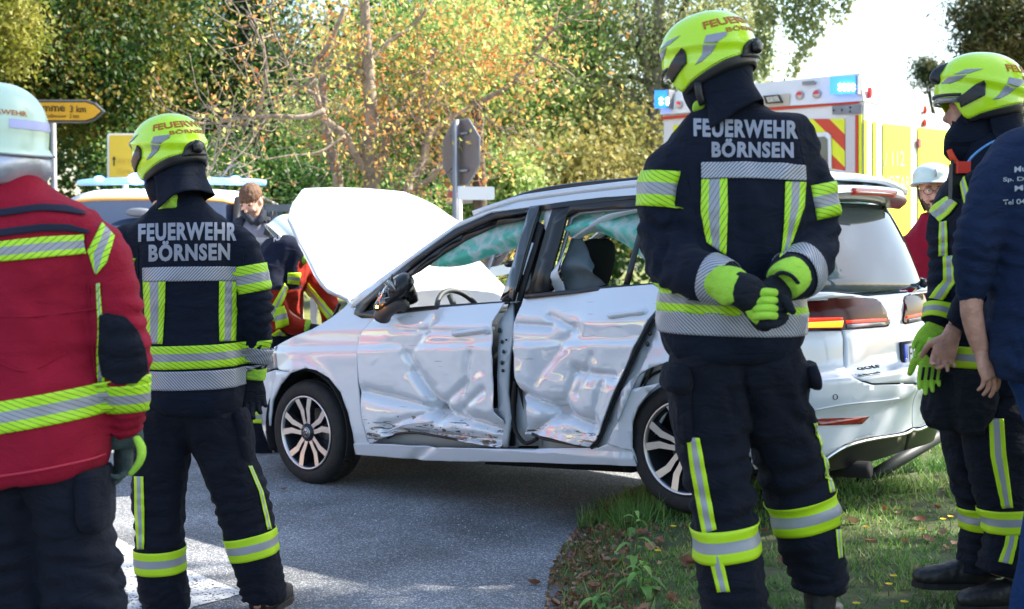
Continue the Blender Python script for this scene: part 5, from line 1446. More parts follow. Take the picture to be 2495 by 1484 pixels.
    for q_ in ([(325, 540), (335, 600), (338, 680)], [(588, 556), (592, 620), (588, 700)], [(352, 958), (470, 968), (584, 955)]): mk('seam', tube([hit(b, x, y, Y, .0005) for x, y in q_], .0022, 5, sm=4), M_NAVY, j, world=False)
    # gloves
    g = hand('glove', P(617, 915, Y + .07), (.04, -.02, -1), (.35, -1, 0), 1, .55, 1.12, M_GLOVE, pr)
    mk('glove_cuff', voxel([TP([(619, 884, .06, .048, .05), (619, 905, .07, .050, .052), (617, 925, .07, .046, .044)], Y, 14, 2)], .005, 2), M_GLOVEL, g, world=False)
    hand('glove', P(378, 852, Y + .30), (.8, .5, -.1), (0, .2, 1), -1, .6, 1.1, M_GLOVE, pr)
    boot((P(642, 1500, Y).x, Y + .06, -.04), (.2, 1), pr, shaft=.14); boot((P(405, 1500, Y).x, Y + .07, -.04), (-.45, 1), pr, shaft=.10)
    H, HMx = helmet(P(411, 366, Y), math.atan2(.62, -.78), R(9), R(-4), 1.0, pr, label='yellow helmet glinting in the sun')
    neck_cloth(HMx, H, .15, (98, 262), seed=2)
    mk('hood', voxel([sphere(hc + Vector((0, .02, -.02)), (.098, .098, .15), 16, 12), TP([(425, 440, .0, .085, .09), (436, 480, .01, .085, .09), (440, 510, .01, .08, .085)], Y, 14, 2)], .012, 3), M_NAVY, pr)
    mk('collar', voxel([TP([(392, 520, -.02, .02, .05), (405, 500, -.06, .03, .035), (430, 488, -.09, .03, .03)], Y, 10, 2)], .008, 2), M_GLOVEL, j, world=False)
    return pr
figure_b()

def figure_c():
    Y = 4.07
    pr = person('tall firefighter seen from behind with gloved hands clasped behind his back', (P(1800, 1500, Y).x, Y, .12), 'firefighters in dark jackets with lime bands')
    torso = TP([(1785, 872, 0, .19, .16), (1785, 845, 0, .214, .175), (1785, 800, 0, .228, .18), (1785, 740, 0, .228, .18), (1792, 680, 0, .214, .17), (1800, 600, 0, .218, .165), (1806, 520, 0, .235, .165), (1804, 450, 0, .240, .16), (1797, 395, 0, .250, .15), (1792, 355, 0, .246, .135), (1784, 325, 0, .208, .125), (1778, 296, 0, .165, .115), (1776, 275, 0, .122, .11), (1775, 262, .0, .10, .10), (1775, 245, .02, .085, .09)], Y, 28, 4)
    la = TP([(1700, 385, 0, .055, .07), (1650, 402, 0, .068, .085), (1622, 447, 0, .072, .085), (1614, 510, -.01, .070, .08), (1622, 580, -.02, .074, .08), (1646, 640, -.08, .082, .082), (1690, 668, -.17, .075, .075), (1740, 680, -.24, .065, .065), (1778, 695, -.28, .055, .055), (1800, 702, -.30, .048, .048)], Y, 18, 4)
    ra = TP([(1895, 385, 0, .055, .07), (1938, 402, 0, .066, .085), (1966, 447, 0, .070, .085), (1978, 510, -.01, .068, .08), (1980, 580, -.02, .070, .08), (1972, 630, -.09, .072, .076), (1955, 662, -.17, .070, .07), (1925, 678, -.23, .060, .062), (1900, 690, -.27, .052, .055)], Y, 18, 4)
    J = voxel([torso, la, ra], .011, 6)
    wrinkle(J, [(P(1612, 590, Y - .03), (.3, 0, 1), .15, .06, .008), (P(1980, 590, Y - .03), (-.3, 0, 1), .15, .06, .008), (P(1650, 650, Y - .1), (1, 0, -.3), .10, .045, .008), (P(1640, 400, Y), (.6, 0, 1), .12, .06, .007), (P(1960, 400, Y), (-.6, 0, 1), .12, .06, .007), (P(1820, 850, Y), (.6, 0, 1), .16, .10, .006), (P(1820, 560, Y - .15), (1, 0, .4), .2, .12, .006)], .009, 5, 1)
    b = bvh_of(J)
    lg1 = TP([(1740, 850, 0, .12, .15), (1728, 920, 0, .122, .14), (1730, 1000, 0, .116, .13), (1736, 1080, 0, .110, .12), (1748, 1160, .0, .105, .115), (1759, 1240, .0, .101, .11), (1767, 1320, 0, .099, .108), (1780, 1400, 0, .103, .11), (1790, 1480, 0, .100, .11), (1795, 1560, 0, .10, .105), (1796, 1600, 0, .09, .10)], Y, 20, 4)
    lg2 = TP([(1855, 850, 0, .12, .15), (1874, 920, .02, .122, .14), (1890, 1000, .04, .114, .13), (1912, 1080, .07, .110, .12), (1936, 1160, .10, .106, .115), (1958, 1230, .13, .106, .112), (1972, 1300, .15, .102, .11), (1990, 1370, .17, .092, .10), (2000, 1415, .18, .086, .095), (2001, 1436, .18, .08, .09)], Y, 20, 4)
    T = voxel([lg1, lg2], .012, 5)
    wrinkle(T, [(P(1745, 1180, Y), (-.2, 0, 1), .16, .08, .012), (P(1945, 1170, Y + .1), (-.3, 0, 1), .18, .08, .014), (P(1790, 1490, Y), (0, 0, 1), .12, .05, .012), (P(1995, 1390, Y + .17), (-.2, 0, 1), .11, .045, .012), (P(1830, 960, Y), (1, 0, .5), .16, .07, .010), (P(1930, 1000, Y), (1, 0, 1.2), .14, .09, .010)], .010, 5, 14)
    bt = bvh_of(T)
    hc = P(1728, 176, Y) + Vector((.0, .02, 0))
    skin_body([TP([(1790, 860, 0, .16, .12), (1800, 520, 0, .19, .12), (1790, 330, 0, .15, .10), (1772, 260, 0, .07, .07), (1740, 215, 0, .06, .06)], Y, 12, 2), TP([(1660, 370, 0, .06), (1608, 560, 0, .05), (1660, 660, -.13, .045), (1800, 702, -.30, .034)], Y, 10, 2), TP([(1940, 370, 0, .06), (1990, 560, 0, .05), (1965, 655, -.15, .045), (1900, 690, -.27, .034)], Y, 10, 2),
               TP([(1740, 880, 0, .10), (1750, 1220, 0, .075), (1795, 1600, 0, .05)], Y, 10, 2), TP([(1860, 880, 0, .10), (1955, 1220, .12, .075), (2001, 1440, .18, .05)], Y, 10, 2)], hc, (-.80, .6, -.1), vox=.018, parent=pr)
    j = mk('jacket', J, M_NAVY, pr); t = mk('trousers', T, M_NAVYT, pr)
    band('reflective_band', b, P(1785, 783, Y), (0.02, 0, 1), .070, j, [M_HATCH], rmax=.42, kinds=1, waist=True, arc=(-3.3, 0.2), n=70)
    band('reflective_band', b, P(1785, 728, Y), (.03, 0, 1), .088, j, TAPE3, rmax=.275, waist=True, arc=(-3.3, 0.2), n=60)
    strip('reflective_strip', b, [(1707, 396), (1800, 395), (1900, 398), (1958, 403)], [(1708, 436), (1800, 434), (1900, 438), (1961, 441)], Y, j, [M_HATCH], kinds=1, nu=34)
    strip('reflective_strip', b, [(1708, 437), (1708, 520), (1722, 592)], [(1772, 436), (1772, 520), (1769, 622)], Y, j, TAPE3, nu=30)
    strip('reflective_strip', b, [(1911, 442), (1909, 540), (1900, 630)], [(1961, 444), (1958, 500), (1922, 612)], Y, j, TAPE3, nu=30)
    lettering(b, 'FEUERWEHR', (1690, 334, 1942, 340, 44), Y, j, M_LETTER, bold=.045, sp=1.12, curve=0)
    lettering(b, 'BÖRNSEN', (1733, 384, 1932, 386, 46), Y, j, M_LETTER, bold=.045, sp=1.12)
    band('sleeve_band', b, P(1604, 462, Y), ax_px((1602, 520), (1612, 400), Y), .112, j, TAPE3, rmax=.13)
    band('sleeve_band', b, P(1988, 492, Y), ax_px((1994, 550), (1972, 430), Y), .108, j, TAPE3, rmax=.12)
    band('cuff_band', b, P(1752, 684, Y - .255), (P(1700, 672, Y - .19) - P(1790, 700, Y - .29)), .064, j, [M_HATCH], kinds=1, rmax=.095)
    band('cuff_band', b, P(1948, 664, Y - .185), (P(1980, 636, Y - .10) - P(1905, 690, Y - .26)), .064, j, [M_HATCH], kinds=1, rmax=.10)
    band('knee_band', bt, P(1766, 1312, Y), ax_px((1776, 1380), (1758, 1250), Y), .105, t, TAPEP, rmax=.17)
    band('knee_band', bt, P(1966, 1246, Y + .135), ax_px((1978, 1310), (1950, 1190), Y), .105, t, TAPEP, rmax=.17)
    strip('leg_strip', bt, [(1674, 1066), (1683, 1140), (1712, 1300)], [(1704, 1066), (1718, 1140), (1746, 1290)], Y, t, TAPEP)
    strip('leg_strip', bt, [(1728, 1358), (1748, 1442)], [(1758, 1352), (1778, 1440)], Y, t, TAPEP)
    strip('leg_strip', bt, [(1980, 1030), (1998, 1090), (2020, 1200)], [(1988, 1030), (2006, 1090), (2032, 1196)], Y, t, TAPEP)
    strip('leg_strip', bt, [(2034, 1290), (2040, 1360)], [(2046, 1290), (2050, 1356)], Y, t, TAPEP)
    fl = mk('pocket', wrinkle(voxel([TP([(1655, 905, -.03, .035, .10), (1658, 950, -.02, .036, .11), (1664, 1040, -.01, .032, .11), (1676, 1070, -.01, .025, .10)], Y, 14, 3)], .009, 3), amp=.004, scale=14), M_NAVYT, t, world=False)
    mk('pocket_flap', wrinkle(voxel([TP([(1650, 888, -.05, .04, .09), (1646, 925, -.05, .050, .105), (1642, 948, -.05, .045, .10)], Y, 14, 3, expo=3)], .009, 2), amp=.004, scale=14), M_NAVYT, t, world=False)
    mk('pocket_flap', voxel([TP([(1962, 885, -.0, .025, .09), (1974, 920, -.0, .024, .10), (1984, 945, .0, .014, .08)], Y, 14, 3, expo=3)], .009, 2), M_NAVYT, t, world=False)
    # clasped hands
    def fist():
        pa = []
        Z = Y - .31
        pa.append(TP([(1905, 690, .04, .042, .034), (1890, 712, .01, .050, .036), (1872, 735, .0, .052, .036), (1868, 760, .0, .046, .032), (1868, 776, .0, .03, .022)], Z, 16, 3, up=(0, 1, 0)))
        me = voxel(pa, .005, 3); o = mk('glove', me, M_GLOVE, pr, label='black and lime glove closed round the other hand')
        for k, (yy, ln) in enumerate(((712, 1.0), (731, 1.06), (750, 1.0), (768, .86))):
            L_ = 54 * ln
            pts = [P(1892, yy + 2, Z - .02), P(1872, yy, Z - .04), P(1846, yy + 1, Z - .038), P(1833 + (54 - L_) * .5, yy + 3, Z - .015), P(1834 + (54 - L_) * .5, yy + 5, Z + .02), P(1850, yy + 6, Z + .035)]
            f = voxel([tube(pts, [.012, .0132, .0135, .0132, .0125, .010], 12, sm=3), sphere(pts[-1], .0105, 10, 6)], .0035, 2)
            mk('glove_finger', f, M_GLOVEL, o, world=False)
            kk = voxel([tube([P(1884, yy + 1, Z - .026), P(1900, yy + 3, Z - .016), P(1915, yy + 6, Z + .004)], [.0125, .0135, .012], 10, sm=2)], .004, 1)
            mk('glove_knuckle', kk, M_GLOVE, o, world=False)
        mk('glove_thumb', voxel([tube([P(1900, 722, Z - .02), P(1918, 738, Z - .03), P(1926, 754, Z - .03), P(1934, 760, Z - .02)], [.014, .014, .013, .010], 10, sm=2)], .004, 2), M_GLOVE, o, world=False)
        mk('glove_cuff', voxel([TP([(1938, 666, .06, .054, .054), (1918, 680, .03, .060, .058), (1903, 693, .01, .054, .05)], Z, 16, 3)], .006, 2), M_GLOVEL, o, world=False)
        mk('cuff_strap', voxel([tube([P(1888, 672, Z - .015), P(1905, 664, Z - .035), P(1928, 672, Z - .045), P(1944, 690, Z - .035)], [(.006, .014)] * 4, 10, up=(0, 1, 0), sm=3)], .004, 1), M_GLOVE, o, world=False)
    fist()
    Z = Y - .33
    g = mk('glove', voxel([TP([(1784, 696, .01, .046, .044), (1806, 706, -.005, .053, .046), (1830, 721, .010, .054, .042), (1850, 750, .045, .046, .036), (1866, 776, .05, .045, .034), (1880, 788, .055, .03, .026)], Z, 16, 3)] + [tube([P(1840, 772 + k * 3, Z + .02), P(1862, 784 + k * 3, Z + .0), P(1890, 785 + k * 3, Z + .0), P(1912, 778 + k, Z + .015)], [.013, .013, .012, .010], 10, sm=2) for k in range(3)], .005, 2), M_GLOVE, pr)
    mk('glove_cuff', wrinkle(voxel([TP([(1748, 686, .06, .046, .048), (1762, 690, .04, .050, .050), (1778, 695, .02, .053, .052), (1790, 700, .012, .056, .054), (1795, 703, .012, .050, .050)], Z, 18, 3)], .006, 1), amp=.006, scale=14), M_GLOVEL, g, world=False)
    mk('glove_panel', voxel([TP([(1826, 745, -.005, .02, .012), (1838, 765, -.0, .022, .012), (1850, 785, .01, .014, .010)], Z, 10, 2)], .004, 2), M_GLOVEL, g, world=False)
    for q_ in ([(1662, 300), (1668, 360), (1672, 430), (1690, 500), (1700, 560)], [(1938, 312), (1950, 360), (1958, 400)], [(1640, 838), (1780, 858), (1900, 855), (1955, 838)]): mk('seam', tube([hit(b, x, y, Y, .0005) for x, y in q_], .0022, 5, sm=4), M_NAVY, j, world=False)
    boot((P(2002, 1470, Y + .18).x, Y + .18, .115), (.45, 1), pr, shaft=.26); boot((P(1800, 1600, Y).x, Y + .02, .115), (-.3, 1), pr, shaft=.22)
    H, HMx = helmet(P(1722, 136, Y), math.atan2(.62, -.78), R(12), R(-4), .97, pr, label='bright yellow helmet with a grey reflective patch')
    neck_cloth(HMx, H, .165, (98, 268), seed=7)
    mk('hood', voxel([sphere(P(1732, 190, Y), (.098, .10, .14), 16, 12), TP([(1750, 215, .0, .085, .09), (1768, 250, .02, .09, .09), (1775, 275, .02, .08, .085)], Y, 14, 2)], .012, 3), M_NAVY, pr)
    mk('chin_strap', tube([P(1700, 200, Y - .10), P(1703, 230, Y - .10), P(1712, 255, Y - .09)], [(.012, .006)] * 3, 8, up=(0, 1, 0), sm=2), M_BLACK, H, world=False)
    mk('collar', voxel([TP([(1700, 262, -.03, .015, .03), (1706, 256, -.05, .018, .03), (1718, 258, -.07, .014, .02)], Y, 10, 2)], .008, 2), M_GLOVEL, j, world=False)
    return pr
figure_c()
# ------------------------------------------------------------------ figure A: red jacket, close on the left
def classic_helmet(M_, parent, rx=.135, ry=.118, h=.155, brim=.012, label=None, band=True, flat=0., mt=None):
    N, K = 48, 16
    def q(th, t, off=0.):
        z = h * math.cos(t * math.pi / 2); r = math.sin(t * math.pi / 2) ** .9
        fx = rx * (1.0 + .04 * math.cos(th)); return Vector(((fx * r + off) * math.cos(th), (ry * r + off) * math.sin(th), z))
    V = [M_ @ q(2 * math.pi * i / N, k / K) for k in range(K + 1) for i in range(N)]
    # skirt
    for off, dz in ((.0, -.03), (.012, -.046), (.016, -.050)): V += [M_ @ (q(2 * math.pi * i / N, 1, off * (1 + .8 * max(0, math.cos(2 * math.pi * i / N)))) + Vector((0, 0, dz - .012 * (1 - math.cos(2 * math.pi * i / N)) * .5))) for i in range(N)]
    rows = K + 4
    F = [[k * N + i, (k + 1) * N + i, (k + 1) * N + (i + 1) % N, k * N + (i + 1) % N] for k in range(rows - 1) for i in range(N)]
    H = mk('helmet', (V, F), mt or M_MINT, parent, label=label); solid(H, .005)
    rim = [M_ @ (q(2 * math.pi * i / N, 1, .017 * (1 + .5 * max(0, math.cos(2 * math.pi * i / N)))) + Vector((0, 0, -.050 - .012 * (1 - math.cos(2 * math.pi * i / N)) * .5))) for i in range(N + 1)]
    mk('rim', tube(rim, .0035, 6, cap=False), M_GREY, H, world=False)
    if band:
        def sub(nm, z0, z1, t0, t1, m):
            def f(a, b):
                th = t0 + (t1 - t0) * a; z = z0 + (z1 - z0) * b; t = math.acos(max(-1, min(1, z / h))) / (math.pi / 2) if z > 0 else 1
                p = q(th, t, .002); 
                if z <= 0: p.z = z
                return M_ @ p
            V, F = grid_vf(30, 3, f); return mk(nm, (V, F), m, H, world=False)
        sub('reflective_band', .012, .038, math.radians(95), math.radians(172), mat('lilac_reflective_band', (.45, .47, .75), .4))
        sub('reflective_band', .012, .038, math.radians(188), math.radians(265), mat('lilac_reflective_band', (.45, .47, .75), .4))
        bm = fit_text('FEUERWEHR', .14, .014, .02); fine(bm, .006)
        for v in bm.verts:
            th = math.pi - .55 + v.co.x / .13; z = .047 + v.co.y; p = q(th, math.acos(z / h) / (math.pi / 2), .002); v.co = M_ @ p
        mk('helmet_lettering', bm, bpy.data.materials['orange_brown_print'], H, world=False, smooth=False)
    return H
def HM4(o, yaw, pitch=0, roll=0, sc=1.): return Matrix.Translation(o) @ Matrix.Rotation(yaw, 4, 'Z') @ Matrix.Rotation(pitch, 4, 'Y') @ Matrix.Rotation(roll, 4, 'X') @ Matrix.Scale(sc, 4)

def figure_a():
    Y = 3.7
    pr = person('firefighter in a crimson jacket and pale mint helmet seen close from behind', (P(60, 1800, Y).x, Y, RZ))
    torso = TP([(28, 1168, 0, .262, .19), (30, 1140, 0, .276, .205), (32, 1080, 0, .274, .205), (32, 1000, 0, .268, .20), (32, 900, 0, .256, .19), (30, 800, 0, .250, .185), (28, 700, 0, .248, .18), (24, 620, 0, .248, .175), (18, 575, 0, .262, .165), (12, 540, 0, .248, .155), (8, 505, 0, .205, .145), (6, 478, 0, .155, .13), (4, 452, 0, .118, .12), (3, 418, .01, .108, .115)], Y, 28, 4)
    ra = TP([(150, 560, 0, .06, .08), (205, 580, 0, .070, .09), (246, 620, 0, .080, .095), (262, 690, 0, .080, .09), (280, 770, -.01, .080, .088), (297, 850, -.01, .076, .082), (303, 920, .01, .068, .075), (306, 990, .04, .060, .066), (304, 1050, .07, .050, .055)], Y, 18, 4)
    la = TP([(-130, 540, 0, .07, .09), (-180, 568, 0, .078, .095), (-205, 640, 0, .080, .09), (-225, 770, -.01, .078, .085), (-235, 920, .01, .066, .07), (-235, 1050, .07, .05, .055)], Y, 16, 4)
    J = voxel([torso, ra, la], .011, 6)
    wrinkle(J, [(P(285, 800, Y), (0, 0, 1), .13, .055, .008), (P(235, 600, Y), (.8, 0, -.5), .10, .06, .006), (P(100, 820, Y - .18), (.4, 0, 1), .25, .16, .006), (P(305, 1030, Y + .05), (0, 0, 1), .08, .03, .006), (P(100, 1130, Y), (1, 0, .2), .2, .16, .006)], .006, 4, 21)
    co = coords(J); zb_, x0_ = P(30, 1050, Y).z, P(30, 1050, Y).x
    kk = np.clip((zb_ - co[:, 2]) / .12, 0, 1); m_ = (co[:, 0] < P(275, 1000, Y).x) & (co[:, 0] > P(-240, 1000, Y).x)
    co[:, 2] += np.where(m_, kk * .22 * (co[:, 0] - x0_), 0); J.vertices.foreach_set('co', co.ravel()); J.update()
    b = bvh_of(J)
    l1 = TP([(140, 1110, 0, .11, .14), (164, 1200, 0, .104, .125), (174, 1300, 0, .100, .12), (192, 1400, 0, .104, .12), (212, 1500, 0, .108, .12), (225, 1620, 0, .10, .11), (228, 1760, .0, .09, .10), (228, 1830, .0, .085, .09)], Y, 18, 4)
    l2 = TP([(-40, 1110, 0, .13, .14), (0, 1200, 0, .125, .13), (8, 1300, 0, .115, .12), (15, 1400, 0, .118, .12), (25, 1500, 0, .115, .12), (20, 1620, 0, .10, .11), (10, 1760, .0, .09, .10), (10, 1830, .0, .085, .09)], Y, 18, 4)
    T = voxel([l1, l2], .013, 5)
    wrinkle(T, [(P(180, 1440, Y), (.3, 0, 1), .24, .06, .010), (P(30, 1430, Y), (-.2, 0, 1), .24, .07, .010), (P(110, 1200, Y), (.5, 0, 1), .2, .09, .007)], .010, 4, 31)
    hc = P(2, 330, Y)
    skin_body([TP([(28, 1150, 0, .17, .13), (20, 600, 0, .18, .13), (5, 470, 0, .07, .07), (3, 400, 0, .065, .065)], Y, 12, 2), TP([(190, 560, 0, .05), (290, 820, 0, .045), (304, 1060, .07, .034)], Y, 10, 2), TP([(-150, 560, 0, .05), (-225, 820, 0, .045), (-235, 1060, .07, .034)], Y, 10, 2),
               TP([(160, 1130, 0, .10), (185, 1450, 0, .075), (228, 1830, 0, .05)], Y, 10, 2), TP([(-20, 1130, 0, .10), (20, 1450, 0, .075), (10, 1830, 0, .05)], Y, 10, 2)], hc, (-.2, 1, 0), vox=.02, parent=pr)
    j = mk('jacket', J, M_RED, pr); t = mk('trousers', T, M_NAVYT, pr)
    M_ST = mat('navy_velcro_strip', (.010, .011, .03), .9)
    strip('dark_stripe', b, [(-190, 540), (-120, 519), (-60, 512), (0, 511), (102, 499), (163, 503), (205, 519)], [(-190, 558), (-120, 537), (-60, 530), (0, 529), (102, 515), (163, 520), (207, 527)], Y, j, [M_ST], kinds=1, nv=4)
    strip('dark_stripe', b, [(-195, 590), (-120, 570), (-60, 562), (0, 560), (102, 546), (163, 546), (216, 562)], [(-195, 608), (-120, 588), (-60, 580), (0, 578), (102, 564), (163, 564), (219, 571)], Y, j, [M_ST], kinds=1, nv=4)
    strip('reflective_band', b, [(-190, 612), (-90, 600), (0, 590), (102, 577), (204, 572)], [(-190, 657), (-90, 645), (0, 637), (102, 629), (212, 618)], Y, j, TAPE3, nu=40)
    strip('reflective_strip', b, [(247, 544), (230, 580), (214, 612), (232, 666)], [(277, 575), (272, 600), (260, 640), (236, 668)], Y, j, TAPE3)
    strip('reflective_strip', b, [(235, 690), (240, 800), (236, 936)], [(244, 690), (252, 800), (257, 932)], Y, j, TAPE3)
    band('reflective_band', b, P(30, 1000, Y), (-.155, 0, 1), .088, j, TAPE3, rmax=.45, waist=True, arc=(-3.2, .06), n=70)
    band('sleeve_band', b, P(303, 968, Y + .02), ax_px((305, 1020), (300, 900), Y), .082, j, TAPE3, rmax=.12)
    band('sleeve_band', b, P(-235, 968, Y + .02), (0, 0, 1), .082, j, TAPE3, rmax=.12)
    # navy elbow patch
    V = [(243, 770), (262, 762), (300, 772), (330, 800), (350, 850), (357, 905), (330, 932), (285, 936), (252, 915), (243, 860)]
    bm = poly_grid(V, 5, lambda q: hit(b, q[0], q[1], Y, .004)); o = mk('elbow_patch', bm, M_NAVYT, j, world=False); solid(o, .004, 1)
    mk('hem', tube([hit(b, x, y, Y, .002) for x, y in ((-60, 1168), (0, 1160), (80, 1148), (160, 1132), (220, 1118), (255, 1106))], .004, 6, sm=3), mat('crimson_piping', (.42, .02, .05), .6), j, world=False)
    mk('pocket', wrinkle(voxel([TP([(225, 1140, -.02, .04, .10), (234, 1190, -.02, .040, .11), (238, 1260, -.02, .038, .11), (238, 1282, -.02, .03, .09)], Y, 14, 3, expo=3)], .009, 3), amp=.003), M_NAVYT, t, world=False)
    for q_ in ([(-40, 770), (60, 772), (150, 764), (234, 752)], [(-40, 860), (60, 905), (160, 860)], [(215, 690), (222, 800), (232, 930)]): mk('seam', tube([hit(b, x, y, Y, .0005) for x, y in q_], .0026, 5, sm=5), M_RED, j, world=False)
    g = hand('glove', P(303, 1062, Y + .07), (-.05, -.05, -1), (-.75, -.65, 0), 1, .62, 1.12, M_GLOVEG, pr)
    mk('glove_cuff', voxel([TP([(303, 1040, .07, .050, .052), (304, 1070, .07, .054, .054), (306, 1090, .07, .048, .046)], Y, 14, 2)], .005, 2), M_GLOVEG, g, world=False)
    mk('glove_lime_edge', tube([P(332, 1066, Y + .01), P(344, 1090, Y), P(343, 1118, Y - .01), P(330, 1140, Y - .01), P(316, 1156, Y - .01)], [(.010, .016), (.013, .018), (.012, .018), (.010, .015), (.007, .01)], 10, up=(0, 1, 0), sm=3), M_GLOVEL, g, world=False)
    boot((P(230, 1800, Y).x, Y, RZ), (.2, 1), pr); boot((P(10, 1800, Y).x, Y, RZ), (-.2, 1), pr)
    Mx = HM4(P(-2, 322, Y), math.atan2(1, -.45), R(-3), R(4), 1.0)
    H = classic_helmet(Mx, pr, .148, .136, .140)
    M_ALUF = mat('silver_neck_cloth', (.50, .52, .60), .35, metal=.45, var=.2, vscale=9, bump=.7, bscale=14)
    def f(a, b_):
        th = math.radians(80 + 200 * a); r = 1 + .06 * math.sin(a * 16) * b_; z = -.045 - .095 * b_
        bul = .02 * math.sin(math.pi * b_) - .012 * b_
        return Mx @ Vector(((.140 + bul) * r * math.cos(th), (.130 + bul) * r * math.sin(th), z + .008 * math.sin(a * 11) * b_))
    V, F = grid_vf(48, 12, f); o = mk('neck_cloth', (V, F), M_ALUF, H, world=False); solid(o, .004, 0)
figure_a()

def figure_d():
    Y = 4.6
    z0 = .16
    pr = person('firefighter in side view at the right edge looking towards the car, holding lime gloves', (P(2400, 1450, Y).x, Y, z0), 'firefighters in dark jackets with lime bands')
    torso = TP([(2392, 950, 0, .15, .20), (2390, 900, 0, .165, .215), (2388, 780, 0, .165, .22), (2386, 650, 0, .160, .22), (2396, 540, 0, .145, .21), (2404, 450, 0, .122, .20), (2400, 400, 0, .105, .17), (2392, 365, 0, .088, .12), (2382, 335, 0, .082, .09)], Y, 24, 4)
    fa = TP([(2375, 440, .12, .07, .08), (2332, 488, .10, .070, .085), (2312, 540, .06, .075, .078), (2312, 620, .0, .066, .07), (2306, 690, -.05, .060, .06), (2292, 750, -.08, .050, .05), (2280, 790, -.10, .042, .042)], Y, 16, 4)
    na = TP([(2400, 430, -.2, .075, .08), (2408, 500, -.24, .078, .08), (2415, 600, -.24, .072, .075), (2395, 690, -.24, .07, .07), (2360, 750, -.24, .062, .06), (2330, 795, -.23, .05, .048)], Y, 16, 4)
    J = voxel([torso, fa, na], .012, 5)
    wrinkle(J, [(P(2306, 650, Y - .03), (0, 0, 1), .14, .05, .008), (P(2400, 660, Y - .24), (.4, 0, 1), .12, .05, .008), (P(2330, 480, Y), (1, 0, 1), .1, .05, .006)], .007, 5, 41)
    b = bvh_of(J)
    l1 = TP([(2385, 900, 0, .13, .13), (2372, 980, .08, .118, .11), (2366, 1060, .10, .108, .10), (2378, 1180, .10, .088, .09), (2395, 1260, .10, .078, .085), (2392, 1330, .10, .080, .085), (2385, 1395, .1, .085, .085)], Y, 18, 4)
    l2 = TP([(2410, 900, 0, .13, .13), (2425, 980, -.08, .118, .11), (2425, 1060, -.10, .110, .10), (2440, 1180, -.10, .092, .09), (2456, 1260, -.10, .082, .085), (2452, 1330, -.10, .078, .085), (2436, 1395, -.1, .082, .085)], Y, 18, 4)
    T = voxel([l1, l2], .012, 5); wrinkle(T, [(P(2390, 1210, Y), (0, 0, 1), .14, .06, .009), (P(2400, 1380, Y), (0, 0, 1), .12, .045, .010)], .008, 5, 47)
    bt = bvh_of(T)
    hc = P(2378, 262, Y)
    bo, Q, HMx = skin_body([TP([(2392, 930, 0, .11, .15), (2390, 500, 0, .11, .15), (2378, 360, 0, .06, .06)], Y, 12, 2), TP([(2365, 440, .1, .05), (2312, 620, .0, .045), (2282, 800, -.09, .034)], Y, 10, 2), TP([(2402, 440, -.2, .05), (2412, 620, -.24, .045), (2330, 800, -.23, .034)], Y, 10, 2),
               TP([(2380, 920, .04, .09), (2378, 1200, .10, .06), (2388, 1400, .10, .045)], Y, 10, 2), TP([(2415, 920, -.04, .09), (2445, 1200, -.10, .06), (2440, 1400, -.10, .045)], Y, 10, 2)], hc, (-.93, .25, -.12), face=True, vox=.009, parent=pr)
    j = mk('jacket', J, M_NAVY, pr); t = mk('trousers', T, M_NAVYT, pr)
    strip('reflective_strip', b, [(2259, 512), (2290, 492), (2308, 478)], [(2290, 543), (2316, 522), (2336, 496)], Y, j, TAPEP, flipuv=True)
    strip('reflective_strip', b, [(2290, 542), (2288, 580), (2287, 624)], [(2308, 538), (2310, 580), (2310, 624)], Y, j, TAPEP)
    strip('reflective_strip', b, [(2298, 624), (2298, 680), (2264, 726)], [(2327, 624), (2330, 688), (2296, 733)], Y, j, TAPEP)
    band('cuff_band', b, P(2288, 765, Y - .09), (P(2280, 790, Y - .1) - P(2300, 700, Y - .05)), .055, j, TAPEP, rmax=.1)
    strip('reflective_strip', b, [(2338, 432), (2345, 470), (2352, 500)], [(2351, 430), (2362, 468), (2362, 496)], Y, j, TAPEP)
    band('reflective_band', b, P(2390, 860, Y), (0, 0, 1), .075, j, TAPEP, rmax=.42, waist=True, n=50)
    strip('reflective_strip', b, [(2345, 700), (2348, 740)], [(2362, 700), (2365, 740)], Y, j, TAPEP)
    strip('leg_strip', bt, [(2408, 1018), (2412, 1110), (2440, 1238)], [(2444, 1020), (2450, 1110), (2466, 1236)], Y, t, TAPEP)
    band('knee_band', bt, P(2392, 1260, Y + .10), (0, 0, 1), .082, t, TAPEP, rmax=.14)
    band('knee_band', bt, P(2455, 1262, Y - .10), (-.05, 0, 1), .082, t, TAPEP, rmax=.14)
    strip('leg_strip', bt, [(2452, 1290), (2446, 1330), (2432, 1368)], [(2482, 1290), (2475, 1330), (2464, 1375)], Y, t, TAPEP)
    boot((P(2384, 1400, Y).x, Y + .10, z0), (-1, .1), pr, .92, shaft=.16); boot((P(2440, 1400, Y).x, Y - .10, z0 - .02), (-1, -.1), pr, .92, shaft=.16)
    # collar with a red lining, radio and blue neck tape
    mk('collar', wrinkle(voxel([TP([(2330, 398, -.02, .03, .05), (2348, 372, -.02, .045, .09), (2375, 347, -.01, .07, .11), (2400, 330, .0, .08, .11), (2430, 332, .03, .05, .09)], Y, 14, 2, up=(0, 0, 1))], .009, 2), amp=.004, scale=14), M_NAVY, j, world=False)
    mk('collar_lining', tube([P(2312, 366, Y - .05), P(2322, 388, Y - .06), P(2338, 404, Y - .06)], [.010, .012, .008], 8, sm=3), mat('vivid_red_lining', (.75, .06, .01), .6), j, world=False)  # lining is plain red, without emission
